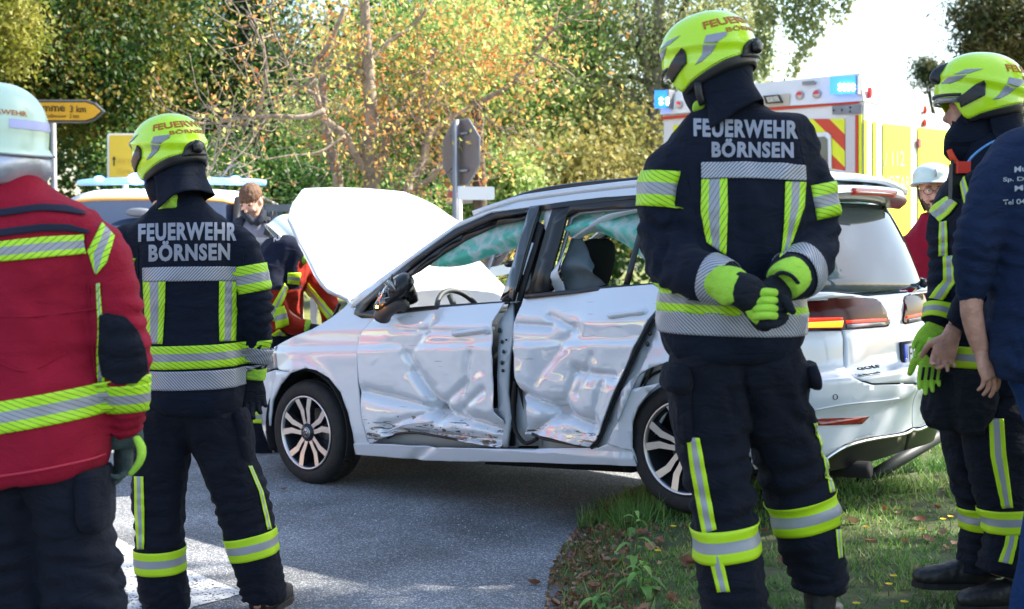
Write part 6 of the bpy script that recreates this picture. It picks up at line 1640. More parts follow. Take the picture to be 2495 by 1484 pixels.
    mk('neck_tape', tube([P(2345, 425, Y - .12), P(2365, 385, Y - .16), P(2410, 350, Y - .19), P(2450, 338, Y - .18), P(2492, 352, Y - .16)], [(.004, .011)] * 5, 8, up=(0, 1, 0), sm=3), mat('light_blue_tape', (.10, .30, .62), .5), j, world=False)
    rd_ = mk('radio', box(-.03, .03, -.02, .02, -.06, .06, Matrix.Translation(P(2336, 442, Y - .14))), M_BLACK, j, world=False, smooth=False)
    mk('radio_aerial', tube([P(2322, 425, Y - .14), P(2319, 390, Y - .14)], .006, 6), M_BLACK, j, world=False)
    mk('radio_clip', box(-.022, .022, -.012, .012, -.02, .02, Matrix.Translation(P(2346, 408, Y - .17))), mat('red_clip', (.7, .05, .03), .4), j, world=False, smooth=False)
    H, HMm = helmet(P(2384, 224, Y), math.atan2(.10, -1), R(-2), R(0), 1.0, pr, label='yellow helmet in side view with a dark lamp on the crown')
    neck_cloth(HMm, H, .14, (95, 262), flare=.02, back=.04, seed=4)
    mk('helmet_lamp', voxel([tube([P(2278, 204, Y), P(2290, 190, Y), P(2318, 174, Y), P(2335, 172, Y)], [(.03, .022), (.04, .026), (.036, .02), (.02, .01)], 12, up=(0, 1, 0), sm=2)], .006, 2), M_BLACK, H, world=False)
    mk('hood', voxel([sphere(P(2384, 290, Y), (.090, .088, .085), 16, 12), TP([(2372, 285, 0, .08, .085), (2376, 320, 0, .08, .085), (2380, 350, 0, .085, .09)], Y, 14, 2)], .01, 2), M_NAVY, pr)
    gl = mk('spectacles', merge(tube([Q(.105, s * .032 + .022 * math.cos(a), .012 + .018 * math.sin(a)) for s in (-1, 1) for a in np.linspace(0, 6.283, 13)], .0018, 5)), M_BLACK, pr, world=False)
    # hands and gloves
    g = hand('glove', P(2284, 785, Y - .10), (-.55, 0, -.9), (0, -1, .2), -1, .35, 1.0, M_GLOVEL, pr, spread=.02, label='lime glove laid over the wrist')
    g2 = hand('held_glove', P(2276, 845, Y - .14), (-.2, -.1, -1), (0, -1, 0), 1, .25, 1.0, M_GLOVEL, pr, spread=.02)
    for k in range(4): mk('finger_gap_shade', tube([P(2250 + k * 15, 895, Y - .20), P(2246 + k * 15, 925, Y - .19)], .0045, 6), M_GLOVE, g2, world=False)  # dark tubes stand in for the shade between the lime fingers
    mk('glove_back', sphere(P(2284, 852, Y - .16), (.045, .02, .035), 12, 8), M_GLOVE, g2, world=False)
    hand('hand', P(2318, 815, Y - .24), (-.35, 0, -.9), (0, -1, 0), 1, .85, 1.0, M_SKIN, pr, thick=1.0)
    mk('glove_pouch', wrinkle(voxel([TP([(2310, 905, -.10, .10, .06), (2312, 960, -.10, .085, .065), (2300, 1010, -.10, .075, .06), (2296, 1045, -.10, .05, .04)], Y, 14, 3), TP([(2370, 905, -.16, .08, .06), (2372, 980, -.17, .075, .05), (2365, 1050, -.16, .05, .04)], Y, 14, 3)], .01, 3), amp=.010, scale=14), M_GLOVE, t, world=False)
figure_d()

def figure_e():
    Y = 4.1
    M_SW = cloth('navy_sweatshirt_cloth', (.008, .017, .050), weave=300, wr=.5, fold=7, fs=.9)
    M_JN = cloth('blue_denim', (.008, .035, .13), weave=260, wr=.8, fs=.8)
    pr = person('person in a navy sweatshirt and blue jeans cut off by the right edge', (P(2560, 1600, Y).x, Y, .13))
    torso = TP([(2545, 925, 0, .165, .14), (2548, 880, 0, .19, .16), (2556, 800, 0, .20, .16), (2560, 700, 0, .19, .155), (2556, 600, 0, .19, .15), (2550, 500, 0, .20, .15), (2548, 430, 0, .21, .14), (2556, 380, 0, .18, .12), (2570, 340, 0, .11, .10), (2578, 315, 0, .07, .07)], Y, 24, 4)
    la = TP([(2470, 395, 0, .07, .085), (2432, 440, -.02, .080, .085), (2405, 510, -.03, .076, .08), (2382, 580, -.04, .072, .075), (2374, 640, -.03, .064, .068), (2370, 690, -.02, .055, .055), (2364, 738, -.02, .036, .04)], Y, 16, 4)
    ra = TP([(2640, 395, 0, .07, .085), (2680, 460, 0, .08, .08), (2700, 600, 0, .065, .07), (2690, 740, 0, .045, .05)], Y, 14, 3)
    J = voxel([torso, la, ra], .011, 5); wrinkle(J, [(P(2380, 600, Y), (.2, 0, 1), .14, .045, .008), (P(2368, 700, Y), (0, 0, 1), .08, .03, .005), (P(2480, 850, Y - .1), (.5, 0, 1), .18, .07, .006)], .007, 5, 51)
    b = bvh_of(J)
    j = mk('sweatshirt', J, M_SW, pr)
    T = voxel([TP([(2575, 900, 0, .15, .13), (2585, 960, 0, .13, .125), (2590, 1100, 0, .098, .11), (2572, 1290, 0, .095, .10), (2542, 1484, 0, .095, .10), (2530, 1640, 0, .085, .09)], Y, 16, 3), TP([(2590, 900, 0, .15, .13), (2650, 1100, .02, .098, .11), (2660, 1290, .02, .095, .10), (2660, 1640, 0, .085, .09)], Y, 16, 3)], .012, 4)
    mk('jeans', wrinkle(T, (), .008, 5, 55), M_JN, pr)
    hc = P(2586, 262, Y)
    skin_body([TP([(2550, 900, 0, .13, .11), (2552, 450, 0, .14, .11), (2580, 350, 0, .065, .065), (2584, 290, 0, .058, .062)], Y, 12, 2), TP([(2470, 410, 0, .05), (2385, 590, -.04, .044), (2366, 735, -.02, .036), (2372, 790, -.01, .034), (2384, 838, .0, .029), (2390, 860, .0, .027)], Y, 12, 3), TP([(2640, 410, 0, .05), (2700, 600, 0, .04), (2690, 800, 0, .03)], Y, 10, 2),
               TP([(2550, 920, 0, .08), (2556, 1250, 0, .06), (2520, 1650, 0, .045)], Y, 10, 2), TP([(2600, 920, 0, .08), (2655, 1250, 0, .06), (2660, 1650, 0, .045)], Y, 10, 2)], hc, (-.3, 1, 0), vox=.010, parent=pr)
    hand('hand', P(2392, 852, Y), (.34, -.05, -1), (-.5, .8, 0), 1, .38, 1.0, M_SKIN, pr, thick=1.0)
    mk('hair', voxel([sphere(hc + Vector((0, -.015, .035)), (.088, .108, .098), 16, 12)], .01, 2), M_HAIR, pr)
    boot((P(2520, 1600, Y).x, Y, .12), (0, 1), pr); boot((P(2660, 1600, Y).x, Y, .12), (0, 1), pr)
    M_PR = mat('white_print', (.36, .38, .42), .6)
    for s, x0, y0, x1, h in (('Mus', 2471, 419, 2510, 14), ('Sp. D-sm', 2442, 444, 2530, 13), ('Mei', 2472, 464, 2512, 13), ('Tel 04152', 2442, 497, 2530, 12)):
        lettering(b, s, (x0, y0 + 2, x1, y0 - 2, h), Y, j, M_PR, bold=.02, name='printed_line')
figure_e()

def figure_f():
    Y = 8.9
    pr = person('firefighter in red and navy gear bending over the open engine bay', (P(650, 1120, Y).x, Y, RZ))
    M_NV = cloth('navy_back_cloth', (.008, .012, .03))
    torso = TP([(672, 815, .05, .19, .16), (668, 770, .05, .19, .17), (668, 720, .02, .19, .18), (676, 670, -.02, .19, .17), (690, 632, -.05, .18, .16), (705, 606, -.06, .14, .13), (712, 588, -.05, .08, .09)], Y, 20, 4)
    na = TP([(668, 640, -.14, .085, .085), (660, 690, -.18, .085, .085), (668, 745, -.2, .078, .08), (690, 785, -.18, .072, .07), (722, 796, -.14, .06, .055), (745, 796, -.12, .045, .045)], Y, 14, 4)
    fa = TP([(732, 640, .1, .08, .08), (760, 680, .12, .08, .08), (790, 715, .1, .075, .075), (806, 760, .05, .065, .06), (808, 800, .0, .05, .05)], Y, 14, 4)
    J = voxel([torso, na, fa], .016, 4); wrinkle(J, [], .014, 6, 61); b = bvh_of(J)
    j = mk('jacket', J, [M_RED2, M_NV], pr)
    for pf in j.data.polygons:
        c = pf.center; 
        if c.z > 1.10 and c.x < P(735, 650, Y).x or (c.z > 1.28): pf.material_index = 1
    T = voxel([TP([(660, 800, .05, .17, .16), (655, 870, .03, .13, .15), (640, 950, .0, .11, .12), (640, 1040, .0, .10, .10), (645, 1105, .02, .09, .09)], Y, 14, 3), TP([(690, 800, .1, .16, .16), (700, 870, .15, .13, .14), (705, 960, .2, .11, .11), (705, 1060, .25, .09, .1)], Y, 14, 3)], .016, 4)
    t = mk('trousers', wrinkle(T, (), .012, 6, 66), M_NAVYT, pr); bt = bvh_of(T)
    for A, B in (([(648, 770), (668, 735), (690, 690)], [(668, 782), (684, 745), (700, 700)]), ([(700, 664), (730, 664)], [(700, 690), (728, 692)]), ([(752, 690), (790, 735), (815, 770)], [(742, 704), (775, 745), (800, 780)]), ([(664, 752), (690, 745)], [(674, 800), (704, 790)]), ([(660, 815), (680, 800)], [(682, 824), (700, 815)])):
        strip('reflective_strip', b, A, B, Y, j, [M_LIMEP, M_SILVP], nv=8, nu=10, off=.01)
    band('leg_band', bt, P(640, 1010, Y), (0, 0, 1), .09, t, TAPEP, rmax=.2)
    hc = P(712, 592, Y - .02) + Vector((.03, 0, -.02))
    skin_body([TP([(668, 800, .05, .12, .11), (680, 660, 0, .12, .11), (708, 605, -.03, .06, .06)], Y, 12, 2), TP([(668, 650, -.12, .05), (668, 740, -.18, .045), (745, 796, -.12, .03)], Y, 10, 2), TP([(735, 650, .1, .05), (790, 715, .1, .045), (808, 800, .0, .03)], Y, 10, 2), TP([(660, 810, .05, .08), (645, 1100, .02, .05)], Y, 10, 2), TP([(690, 810, .1, .08), (705, 1060, .25, .05)], Y, 10, 2)], hc, (.55, .3, -.8), vox=.014, parent=pr)
    Mx = HM4(P(698, 572, Y), math.atan2(.3, .9), R(48), R(0), 1.0)
    classic_helmet(Mx, pr, .145, .125, .14, band=False, mt=mat('pale_blue_shell', (.55, .66, .72), .3, coat=.4))
    lettering(b, 'RS', (668, 592, 684, 586, 14), Y, j, M_LETTER, bold=.03, L_=.03, off=.01)
    mk('helmet_knob', sphere(P(741, 631, Y - .12), .035, 10, 8), M_GLOVEL, pr)
    hand('glove', P(745, 796, Y - .12), (1, .1, -.15), (0, -.3, 1), 1, .5, 1.15, M_GLOVE, pr); hand('glove', P(808, 802, Y), (.2, 0, -1), (0, -1, 0), 1, .5, 1.15, M_GLOVE, pr)
    mk('glove_cuff', tube([P(738, 797, Y - .12), P(756, 797, Y - .12)], [.058, .052], 12), M_GLOVEL, pr)
    boot((P(645, 1100, Y).x, Y, RZ), (1, .2), pr, 1.1); boot((P(700, 1100, Y).x, Y + .28, RZ), (1, .4), pr, 1.1)
figure_f()

def faced_person(pr, hc, fwd, hs, beard=False, glasses=False, vox=.006):
    hp, Q, HM = head_parts(hc, fwd, hs, True)
    return hp, Q, HM
def figure_g():
    Y = 10.2
    pr = person('short haired police officer in a grey shirt looking down behind the bonnet', (P(614, 1050, Y).x, Y, RZ))
    hc = P(612, 490, Y); fwd = (-.30, -.85, -.58)
    hp, Q, HM = head_parts(hc, fwd, 1.08, True)
    me = voxel(hp + [TP([(616, 505, .03, .06, .065), (618, 530, .05, .065, .07), (620, 548, .04, .09, .09)], Y, 12, 2), TP([(620, 545, .04, .12, .1), (620, 800, .04, .13, .11)], Y, 12, 2), TP([(575, 565, .04, .06, .06), (560, 640, .04, .05, .05), (580, 720, -.1, .04, .04), (605, 720, -.22, .035, .035)], Y, 10, 2), TP([(665, 565, .04, .06, .06), (680, 640, .04, .05, .05), (660, 720, -.1, .04, .04), (635, 720, -.22, .035, .035)], Y, 10, 2), TP([(600, 790, .04, .08), (598, 1050, .04, .05)], Y, 10, 2), TP([(640, 790, .04, .08), (642, 1050, .04, .05)], Y, 10, 2)], .0075, 2)
    mk('body', me, mat('light_skin', (.68, .38, .28), .5, var=.08, vscale=20), pr)
    hv = [v for v in sphere(Q(-.014, 0, .046), (.098 * 1.08, .080 * 1.08, .084 * 1.08), 20, 14, HM)[0]]
    hb_ = voxel([(hv, sphere((0, 0, 0), 1, 20, 14)[1]), sphere(Q(-.055, 0, -.02), (.058, .062, .055), 14, 10, HM)], .007, 2); mk('hair', wrinkle(hb_, amp=.004, scale=60), mat('brown_short_hair', (.13, .065, .035), .7, var=.3, vscale=50, bump=.6, bscale=160), pr)
    for s in (-1, 1):
        mk('eye', sphere(Q(.082, s * .031, .016), .011, 10, 8), M_BLACK, pr); mk('eyebrow', tube([Q(.092, s * .016, .034), Q(.090, s * .032, .038), Q(.080, s * .05, .032)], .0045, 6, sm=2), M_HAIR, pr)
    M_SH = cloth('grey_uniform_shirt', (.20, .20, .25), weave=500, wr=.1); M_VS = cloth('dark_uniform_vest', (.02, .024, .035), wr=.2)
    sh = voxel([TP([(620, 960, .04, .17, .12), (620, 800, .04, .18, .13), (620, 640, .04, .20, .14), (620, 580, .04, .215, .13), (619, 552, .05, .18, .11), (618, 530, .06, .10, .08), (618, 518, .05, .075, .075)], Y, 20, 3), TP([(572, 560, .04, .075, .08), (560, 620, .03, .07, .07), (562, 690, -.02, .06, .06), (585, 725, -.15, .05, .05)], Y, 12, 3), TP([(666, 560, .04, .075, .08), (680, 620, .03, .07, .07), (676, 690, -.02, .06, .06), (655, 725, -.15, .05, .05)], Y, 12, 3)], .013, 4)
    j = mk('shirt', wrinkle(sh, (), .010, 7, 71), M_SH, pr); b = bvh_of(sh)
    for poly in ([(556, 520), (600, 528), (588, 560), (575, 600), (552, 600), (548, 560)], [(640, 528), (684, 545), (690, 600), (664, 600), (650, 560)]): 
        bm = poly_grid(poly, 4, lambda q: hit(b, q[0], q[1], Y, .008)); o = mk('vest_panel', bm, M_VS, j, world=False); solid(o, .02, 0)
    mk('collar', voxel([TP([(597, 520, -.02, .03, .05), (606, 532, -.08, .03, .04), (616, 545, -.10, .02, .02)], Y, 8, 2), TP([(642, 520, -.0, .03, .05), (634, 535, -.07, .03, .04), (622, 548, -.10, .02, .02)], Y, 8, 2)], .009, 1), M_VS, j, world=False)
    mk('badge_patch', box(-.07, .07, -.01, .01, -.02, .02, Matrix.Translation(P(632, 585, Y - .14))), M_SILVP, j, world=False, smooth=False)
    mk('radio', box(-.025, .025, -.02, .02, -.06, .06, Matrix.Translation(P(655, 556, Y - .15)) @ Matrix.Rotation(.3, 4, 'Y')), M_BLACK, j, world=False, smooth=False)
    mk('radio_aerial', tube([P(660, 545, Y - .15), P(664, 515, Y - .15)], .005, 6), M_BLACK, j, world=False)
    mk('trousers', voxel([TP([(606, 940, .04, .12, .12), (600, 1000, .04, .10, .10), (598, 1045, .04, .09, .09)], Y, 12, 2), TP([(634, 940, .04, .12, .12), (640, 1000, .04, .10, .10), (642, 1045, .04, .09, .09)], Y, 12, 2)], .016, 3), M_NAVYT, pr)
    for x, l in ((604, .2), (636, -.2)): hand('hand', P(x, 725, Y - .22), (l, -.5, -.6), (0, -.6, .8), 1 if l < 0 else -1, .5, 1., M_SKIN, pr, thick=1.)
    boot((P(598, 1040, Y).x, Y, RZ), (-.2, -1), pr); boot((P(642, 1040, Y).x, Y, RZ), (.2, -1), pr)
figure_g()
def figure_h():
    Y = 8.75
    pr = person('bearded man in glasses and a white helmet smiling behind the tailgate', (P(2275, 1000, Y).x, Y, RZ))
    hc = P(2270, 472, Y); fwd = (-.18, -1, -.02)
    hp, Q, HM = head_parts(hc, fwd, 1.08, True)
    me = voxel(hp + [TP([(2278, 500, .03, .06, .065), (2280, 540, .05, .065, .07), (2282, 560, .05, .12, .1), (2282, 800, .05, .15, .11)], Y, 12, 2), TP([(2223, 590, .05, .05), (2213, 760, .05, .04), (2223, 850, -.05, .03)], Y, 10, 2), TP([(2341, 590, .05, .05), (2351, 760, .05, .04), (2343, 850, -.05, .03)], Y, 10, 2), TP([(2258, 790, .05, .08), (2256, 1050, .05, .05)], Y, 10, 2), TP([(2306, 790, .05, .08), (2308, 1050, .05, .05)], Y, 10, 2)], .0075, 2)
    mk('body', me, mat('ruddy_skin', (.62, .30, .22), .5, var=.1, vscale=20), pr)
    bd = voxel([sphere(Q(.028, 0, -.075), (.062, .056, .042), 14, 10, HM), sphere(Q(.01, .045, -.05), (.05, .02, .05), 10, 8, HM), sphere(Q(.01, -.045, -.05), (.05, .02, .05), 10, 8, HM), tube([Q(.094, -.026, -.052), Q(.104, 0, -.044), Q(.094, .026, -.052)], .009, 8, sm=2)], .006, 2)
    mk('beard', wrinkle(bd, amp=.004, scale=60), mat('dark_brown_beard', (.07, .035, .02), .8, var=.3, vscale=60, bump=.6, bscale=180), pr)
    mk('mouth', tube([Q(.098, -.020, -.056), Q(.103, 0, -.062), Q(.098, .020, -.056)], .005, 6, sm=2), mat('lips', (.45, .14, .12), .5), pr)
    for s in (-1, 1):
        mk('eye', sphere(Q(.083, s * .032, .018), .011, 10, 8), M_WHITE, pr); mk('pupil', sphere(Q(.092, s * .032, .018), .0055, 8, 6), M_BLACK, pr); mk('eyebrow', tube([Q(.098, s * .016, .042), Q(.096, s * .034, .046), Q(.084, s * .052, .040)], .0045, 6, sm=2), M_HAIR, pr)
    ring = []
    for s in (-1, 1): ring.append(tube([Q(.108 - .008 * abs(math.cos(a)), s * .036 + .028 * math.cos(a), .014 + .021 * math.sin(a)) for a in np.linspace(0, 6.283, 17)], .0024, 5, cap=False)); ring.append(tube([Q(.10, s * .064, .018), Q(.0, s * .086, .016)], .002, 5))
    ring.append(tube([Q(.108, -.008, .018), Q(.108, .008, .018)], .002, 5)); mk('glasses', merge(*ring), M_BLACK, pr)
    classic_helmet(HM4(Q(-.005, 0, .108), math.atan2(-1, -.18), R(-2), 0, 1.06), pr, .138, .122, .085, band=False, mt=mat('white_green_shell', (.60, .68, .62), .3, coat=.4))
    mk('helmet_strap', merge(tube([Q(.02, .09, .05), Q(.03, .08, -.03), Q(.04, .045, -.11)], .006, 6, sm=2), tube([Q(.02, -.09, .05), Q(.03, -.08, -.03), Q(.04, -.045, -.11)], .006, 6, sm=2)), M_BLACK, pr)
    mk('helmet_shield', sphere(Q(.145, 0, .125), (.03, .012, .028), 10, 8, HM), M_SILVP, pr)
    J = voxel([TP([(2282, 940, .05, .20, .15), (2282, 800, .05, .21, .16), (2282, 650, .05, .22, .16), (2280, 590, .05, .22, .15), (2278, 560, .05, .17, .13), (2276, 538, .05, .10, .10), (2276, 522, .05, .085, .09)], Y, 18, 3), TP([(2223, 580, .05, .08), (2208, 680, .05, .075), (2210, 800, .0, .06), (2220, 850, -.05, .05)], Y, 12, 3), TP([(2341, 580, .05, .08), (2354, 680, .05, .075), (2352, 800, .0, .06), (2344, 850, -.05, .05)], Y, 12, 3)], .015, 4)
    mk('jacket', wrinkle(J, (), .012, 6, 81), M_RED, pr)
    mk('trousers', voxel([TP([(2260, 900, .05, .12, .12), (2256, 1045, .05, .09, .09)], Y, 12, 2), TP([(2304, 900, .05, .12, .12), (2308, 1045, .05, .09, .09)], Y, 12, 2)], .016, 3), M_NAVYT, pr)
    for x, l in ((2212, 0), (2336, 0)): hand('hand', P(x, 852, Y - .05), (l, -.1, -1), (0, -1, 0), 1, .4, 1., M_SKIN, pr, thick=1.)
    boot((P(2248, 1040, Y).x, Y, RZ), (-.2, -1), pr); boot((P(2300, 1040, Y).x, Y, RZ), (.2, -1), pr)
figure_h()
# ------------------------------------------------------------------ trees
M_BARK = mat('brown_bark', (.10, .075, .05), .9, var=.35, vscale=7, bump=.9, bscale=25)
M_BARKP = mat('pale_chestnut_bark', (.27, .215, .16), .85, var=.4, vscale=9, bump=.8, bscale=25)
M_BARKD = mat('dark_bark', (.03, .026, .02), .9, var=.3, bump=.8, bscale=20)
M_BIRCH = mat('birch_bark', (.36, .33, .28), .8, col2=(.03, .028, .025), vscale=5, bump=.5)
M_MAPLE = leaf_mat('shaded_maple_leaf', [(.008, .032, .008), (.016, .056, .012), (.028, .085, .016), (.06, .12, .022), (.14, .14, .022)], trans=.42, clump=.62, big=.9)  # greens darkened to put the shade on the left trees into the leaf colour
M_CHEST = leaf_mat('autumn_chestnut_leaf', [(.52, .17, .06), (.62, .30, .09), (.68, .48, .14), (.56, .56, .16), (.32, .42, .09)], trans=.4, clump=.35, big=1.5)
M_LINDE = leaf_mat('sunlit_green_leaf', [(.10, .24, .06), (.24, .40, .10), (.42, .52, .18), (.60, .58, .22)], trans=.45, clump=.5, big=.8)
M_BIRL = leaf_mat('birch_leaf', [(.12, .18, .06), (.24, .29, .10), (.38, .40, .18), (.46, .44, .22)], trans=.45, clump=.5, big=.7)
M_BUSH = leaf_mat('golden_bush_leaf', [(.16, .17, .05), (.28, .26, .08), (.38, .32, .10), (.20, .27, .08)], trans=.4, clump=.6, big=.8)
M_HEDGE = leaf_mat('hedge_leaf', [(.025, .08, .015), (.055, .14, .025), (.14, .25, .04)], trans=.4, clump=.5, big=1.5)
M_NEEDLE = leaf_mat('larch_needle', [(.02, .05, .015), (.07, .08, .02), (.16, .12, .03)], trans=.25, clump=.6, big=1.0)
def crown(blobs, per, size, m, root, name='crown', cl=26, cr_=.28, droop=.4, aspect=.62, hang=0., label=None):
    """leaf clumps scattered through ellipsoids: (centre, (rx, ry, rz), share)"""
    C = []
    tot = sum(b[2] for b in blobs)
    for c, r, s in blobs:
        n = int(per * s / tot / cl)
        d = rng.normal(size=(n, 3)); d /= np.linalg.norm(d, axis=1)[:, None]; rr = rng.uniform(.25, 1, n) ** .6
        cc = np.array(c) + d * rr[:, None] * np.array(r)
        q = np.repeat(cc, cl, 0) + rng.normal(size=(n * cl, 3)) * cr_ * np.array([1, 1, .7])
        if hang: q[:, 2] -= rng.uniform(0, hang, len(q)) ** 1.0
        C.append(q)
    C = np.vstack(C)
    return fast_mesh(name, leaves_v(C, size, aspect, droop), len(C), 4, m, root, rnd=rng.random(len(C)), label=label)
def limb(pts, r0, r1, seg=7, sm=4):
    n = len(pts); return tube(pts, [r0 + (r1 - r0) * i / (n - 1) for i in range(n)], seg, sm=sm)
def tree(name, label, base, top, r0, blobs, per, size, lm, bm_, group=None, limbs=6, cat='tree', **k):
    base = Vector(base); top = Vector(top); root = empty(name, base, 0, label, cat, group)
    mid = (base + top) / 2 + Vector((rng.uniform(-.2, .2), rng.uniform(-.2, .2), 0))
    mk('trunk', limb([base - Vector((0, 0, .1)), base.lerp(mid, .5), mid, mid.lerp(top, .5), top], r0, r0 * .35, 10), bm_, root)
    V = []
    for i in range(limbs):
        c, r, s = blobs[i % len(blobs)]; f = rng.uniform(.3, .9); a = base.lerp(mid, f * 2) if f < .5 else mid.lerp(top, f * 2 - 1)
        e = Vector(c) + Vector((rng.uniform(-.7, .7) * r[0], rng.uniform(-.7, .7) * r[1], rng.uniform(-.3, .7) * r[2])); q = a.lerp(e, .5) + Vector((0, 0, .25))
        mk('limb', limb([a, q, e], r0 * .35, .02, 6), bm_, root)
    crown(blobs, per, size, lm, root, **k)
    return root
def W(x, y, Y): return tuple(P(x, y, Y))
# dark maple on the left, yellow tinted outer foliage
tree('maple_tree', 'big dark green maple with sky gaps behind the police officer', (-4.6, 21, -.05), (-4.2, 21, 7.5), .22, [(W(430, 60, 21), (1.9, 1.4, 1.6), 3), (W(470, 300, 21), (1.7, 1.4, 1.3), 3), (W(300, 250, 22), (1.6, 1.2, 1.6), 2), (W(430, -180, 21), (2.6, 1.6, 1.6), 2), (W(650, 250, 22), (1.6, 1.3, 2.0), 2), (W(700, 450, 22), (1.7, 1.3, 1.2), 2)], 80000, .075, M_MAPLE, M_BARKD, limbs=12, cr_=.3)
tree('maple_tree', 'maple with yellow tinged hanging leaves at the upper left corner', (-6.6, 17, -.05), (-6.4, 17, 6.5), .2, [(W(60, 80, 17), (1.7, 1.2, 1.0), 3), (W(180, 190, 17.5), (1.4, 1.0, .7), 2), (W(20, -120, 17), (2.2, 1.4, 1.3), 2), (W(300, 20, 18), (1.2, 1.0, .9), 2), (W(-120, 250, 17), (1.2, 1.0, 1.2), 1)], 52000, .075, leaf_mat('yellowing_maple_leaf', [(.014, .048, .010), (.028, .080, .014), (.06, .12, .018), (.20, .18, .025), (.34, .26, .05)], trans=.42, clump=.5, big=1.3), M_BARKD, limbs=9, cr_=.24, hang=.25)
tree('lime_tree', 'bright lemon green tree tip in the extreme upper left corner', (-6.0, 14, -.05), (-5.9, 14, 5), .12, [(W(15, 40, 14), (.30, .4, .55), 2), (W(-40, 0, 14), (.5, .5, .7), 2)], 6000, .065, leaf_mat('lemon_leaf', [(.10, .15, .02), (.22, .24, .03), (.36, .33, .07)], trans=.45), M_BARK, limbs=3, cr_=.14, hang=.25)
# wood behind, one mass
wood = []
for x in range(-150, 1650, 150): wood.append((W(x + rng.uniform(-40, 40), rng.uniform(180, 520), 29), (2.2, 1.6, 2.4), 1))
for x in range(1000, 1500, 170): wood.append((W(x, rng.uniform(0, 160), 30), (1.6, 1.5, 1.6), .8))
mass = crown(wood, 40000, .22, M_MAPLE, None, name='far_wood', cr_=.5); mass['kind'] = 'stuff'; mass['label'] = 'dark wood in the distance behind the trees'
# sunlit trees behind the stop sign
tree('lime_tree', 'sunlit light green tree behind the eight sided sign', (1.0, 19, -.05), (1.3, 19, 6), .16, [(W(1230, 260, 18.5), (1.2, .9, 1.2), 3), (W(1330, 160, 19), (1.1, 1., 1.0), 2), (W(1130, 360, 18), (1.1, .8, .9), 3), (W(1250, 60, 19), (1.4, 1., 1.0), 2), (W(1050, 130, 17), (1.4, .8, 1.0), 2.4), (W(850, 330, 19), (1.2, 1., 1.1), 1.2)], 56000, .068, M_LINDE, M_BARK, limbs=9, cr_=.24)
tree('golden_bush', 'olive and golden bush behind the car roof', (2.2, 17, -.05), (2.2, 17, 1.4), .06, [(W(1370, 440, 17), (1.2, .9, .6), 3), (W(1500, 400, 18), (1.2, .9, .8), 2), (W(1260, 470, 16.5), (.7, .6, .45), 1), (W(1420, 500, 16.5), (1.8, .7, .4), 2)], 17000, .085, M_BUSH, M_BARK, limbs=6, cr_=.2, cat='bush')
# birch
bt_ = tree('birch_tree', 'weeping birch with a dark trunk behind the tall firefighter', W(1585, 520, 19), W(1625, -260, 19), .13, [(W(1500, 150, 19.5), (1.3, 1, 1.5), 3), (W(1420, 250, 20), (1.0, 1, 1.4), 2), (W(1700, 60, 19), (1.0, .9, 1.0), 2.4), (W(1560, -60, 19), (1.8, 1., 1.0), 2), (W(1500, 330, 20), (1.2, 1, 1.0), 2), (W(1810, 120, 19), (.35, .5, 1.3), 1.2)], 40000, .062, M_BIRL, M_BIRCH, limbs=10, cl=40, cr_=.17, hang=.5, droop=1.0)
for pts in ([W(1590, 330, 19), W(1640, 120, 19), W(1690, -60, 19)], [W(1595, 250, 19), W(1560, 60, 19), W(1540, -80, 19)]):
    mk('limb', limb(pts, .09, .05, 8), M_BIRCH, bt_)
# hanging strands against the sky
C = []
for x0, y1 in ((1905, 80), (1925, 110), (1945, 190), (1960, 150), (1975, 120), (1990, 90), (2030, 60), (2055, 50), (1880, 60), (1870, 190), (1935, 60), (1850, 200), (2005, 40), (2065, 30), (1840, 120)):
    for _ in range(int(26 + y1 * 1.5)):
        yy = rng.uniform(-60, y1); C.append(P(x0 + rng.normal(0, 9) + 8 * math.sin(yy / 40), yy, 16))
strand = fast_mesh('hanging_twigs', leaves_v(np.array(C), .07, .6, 1.0), len(C), 4, M_BIRL, bt_, rnd=rng.random(len(C)))
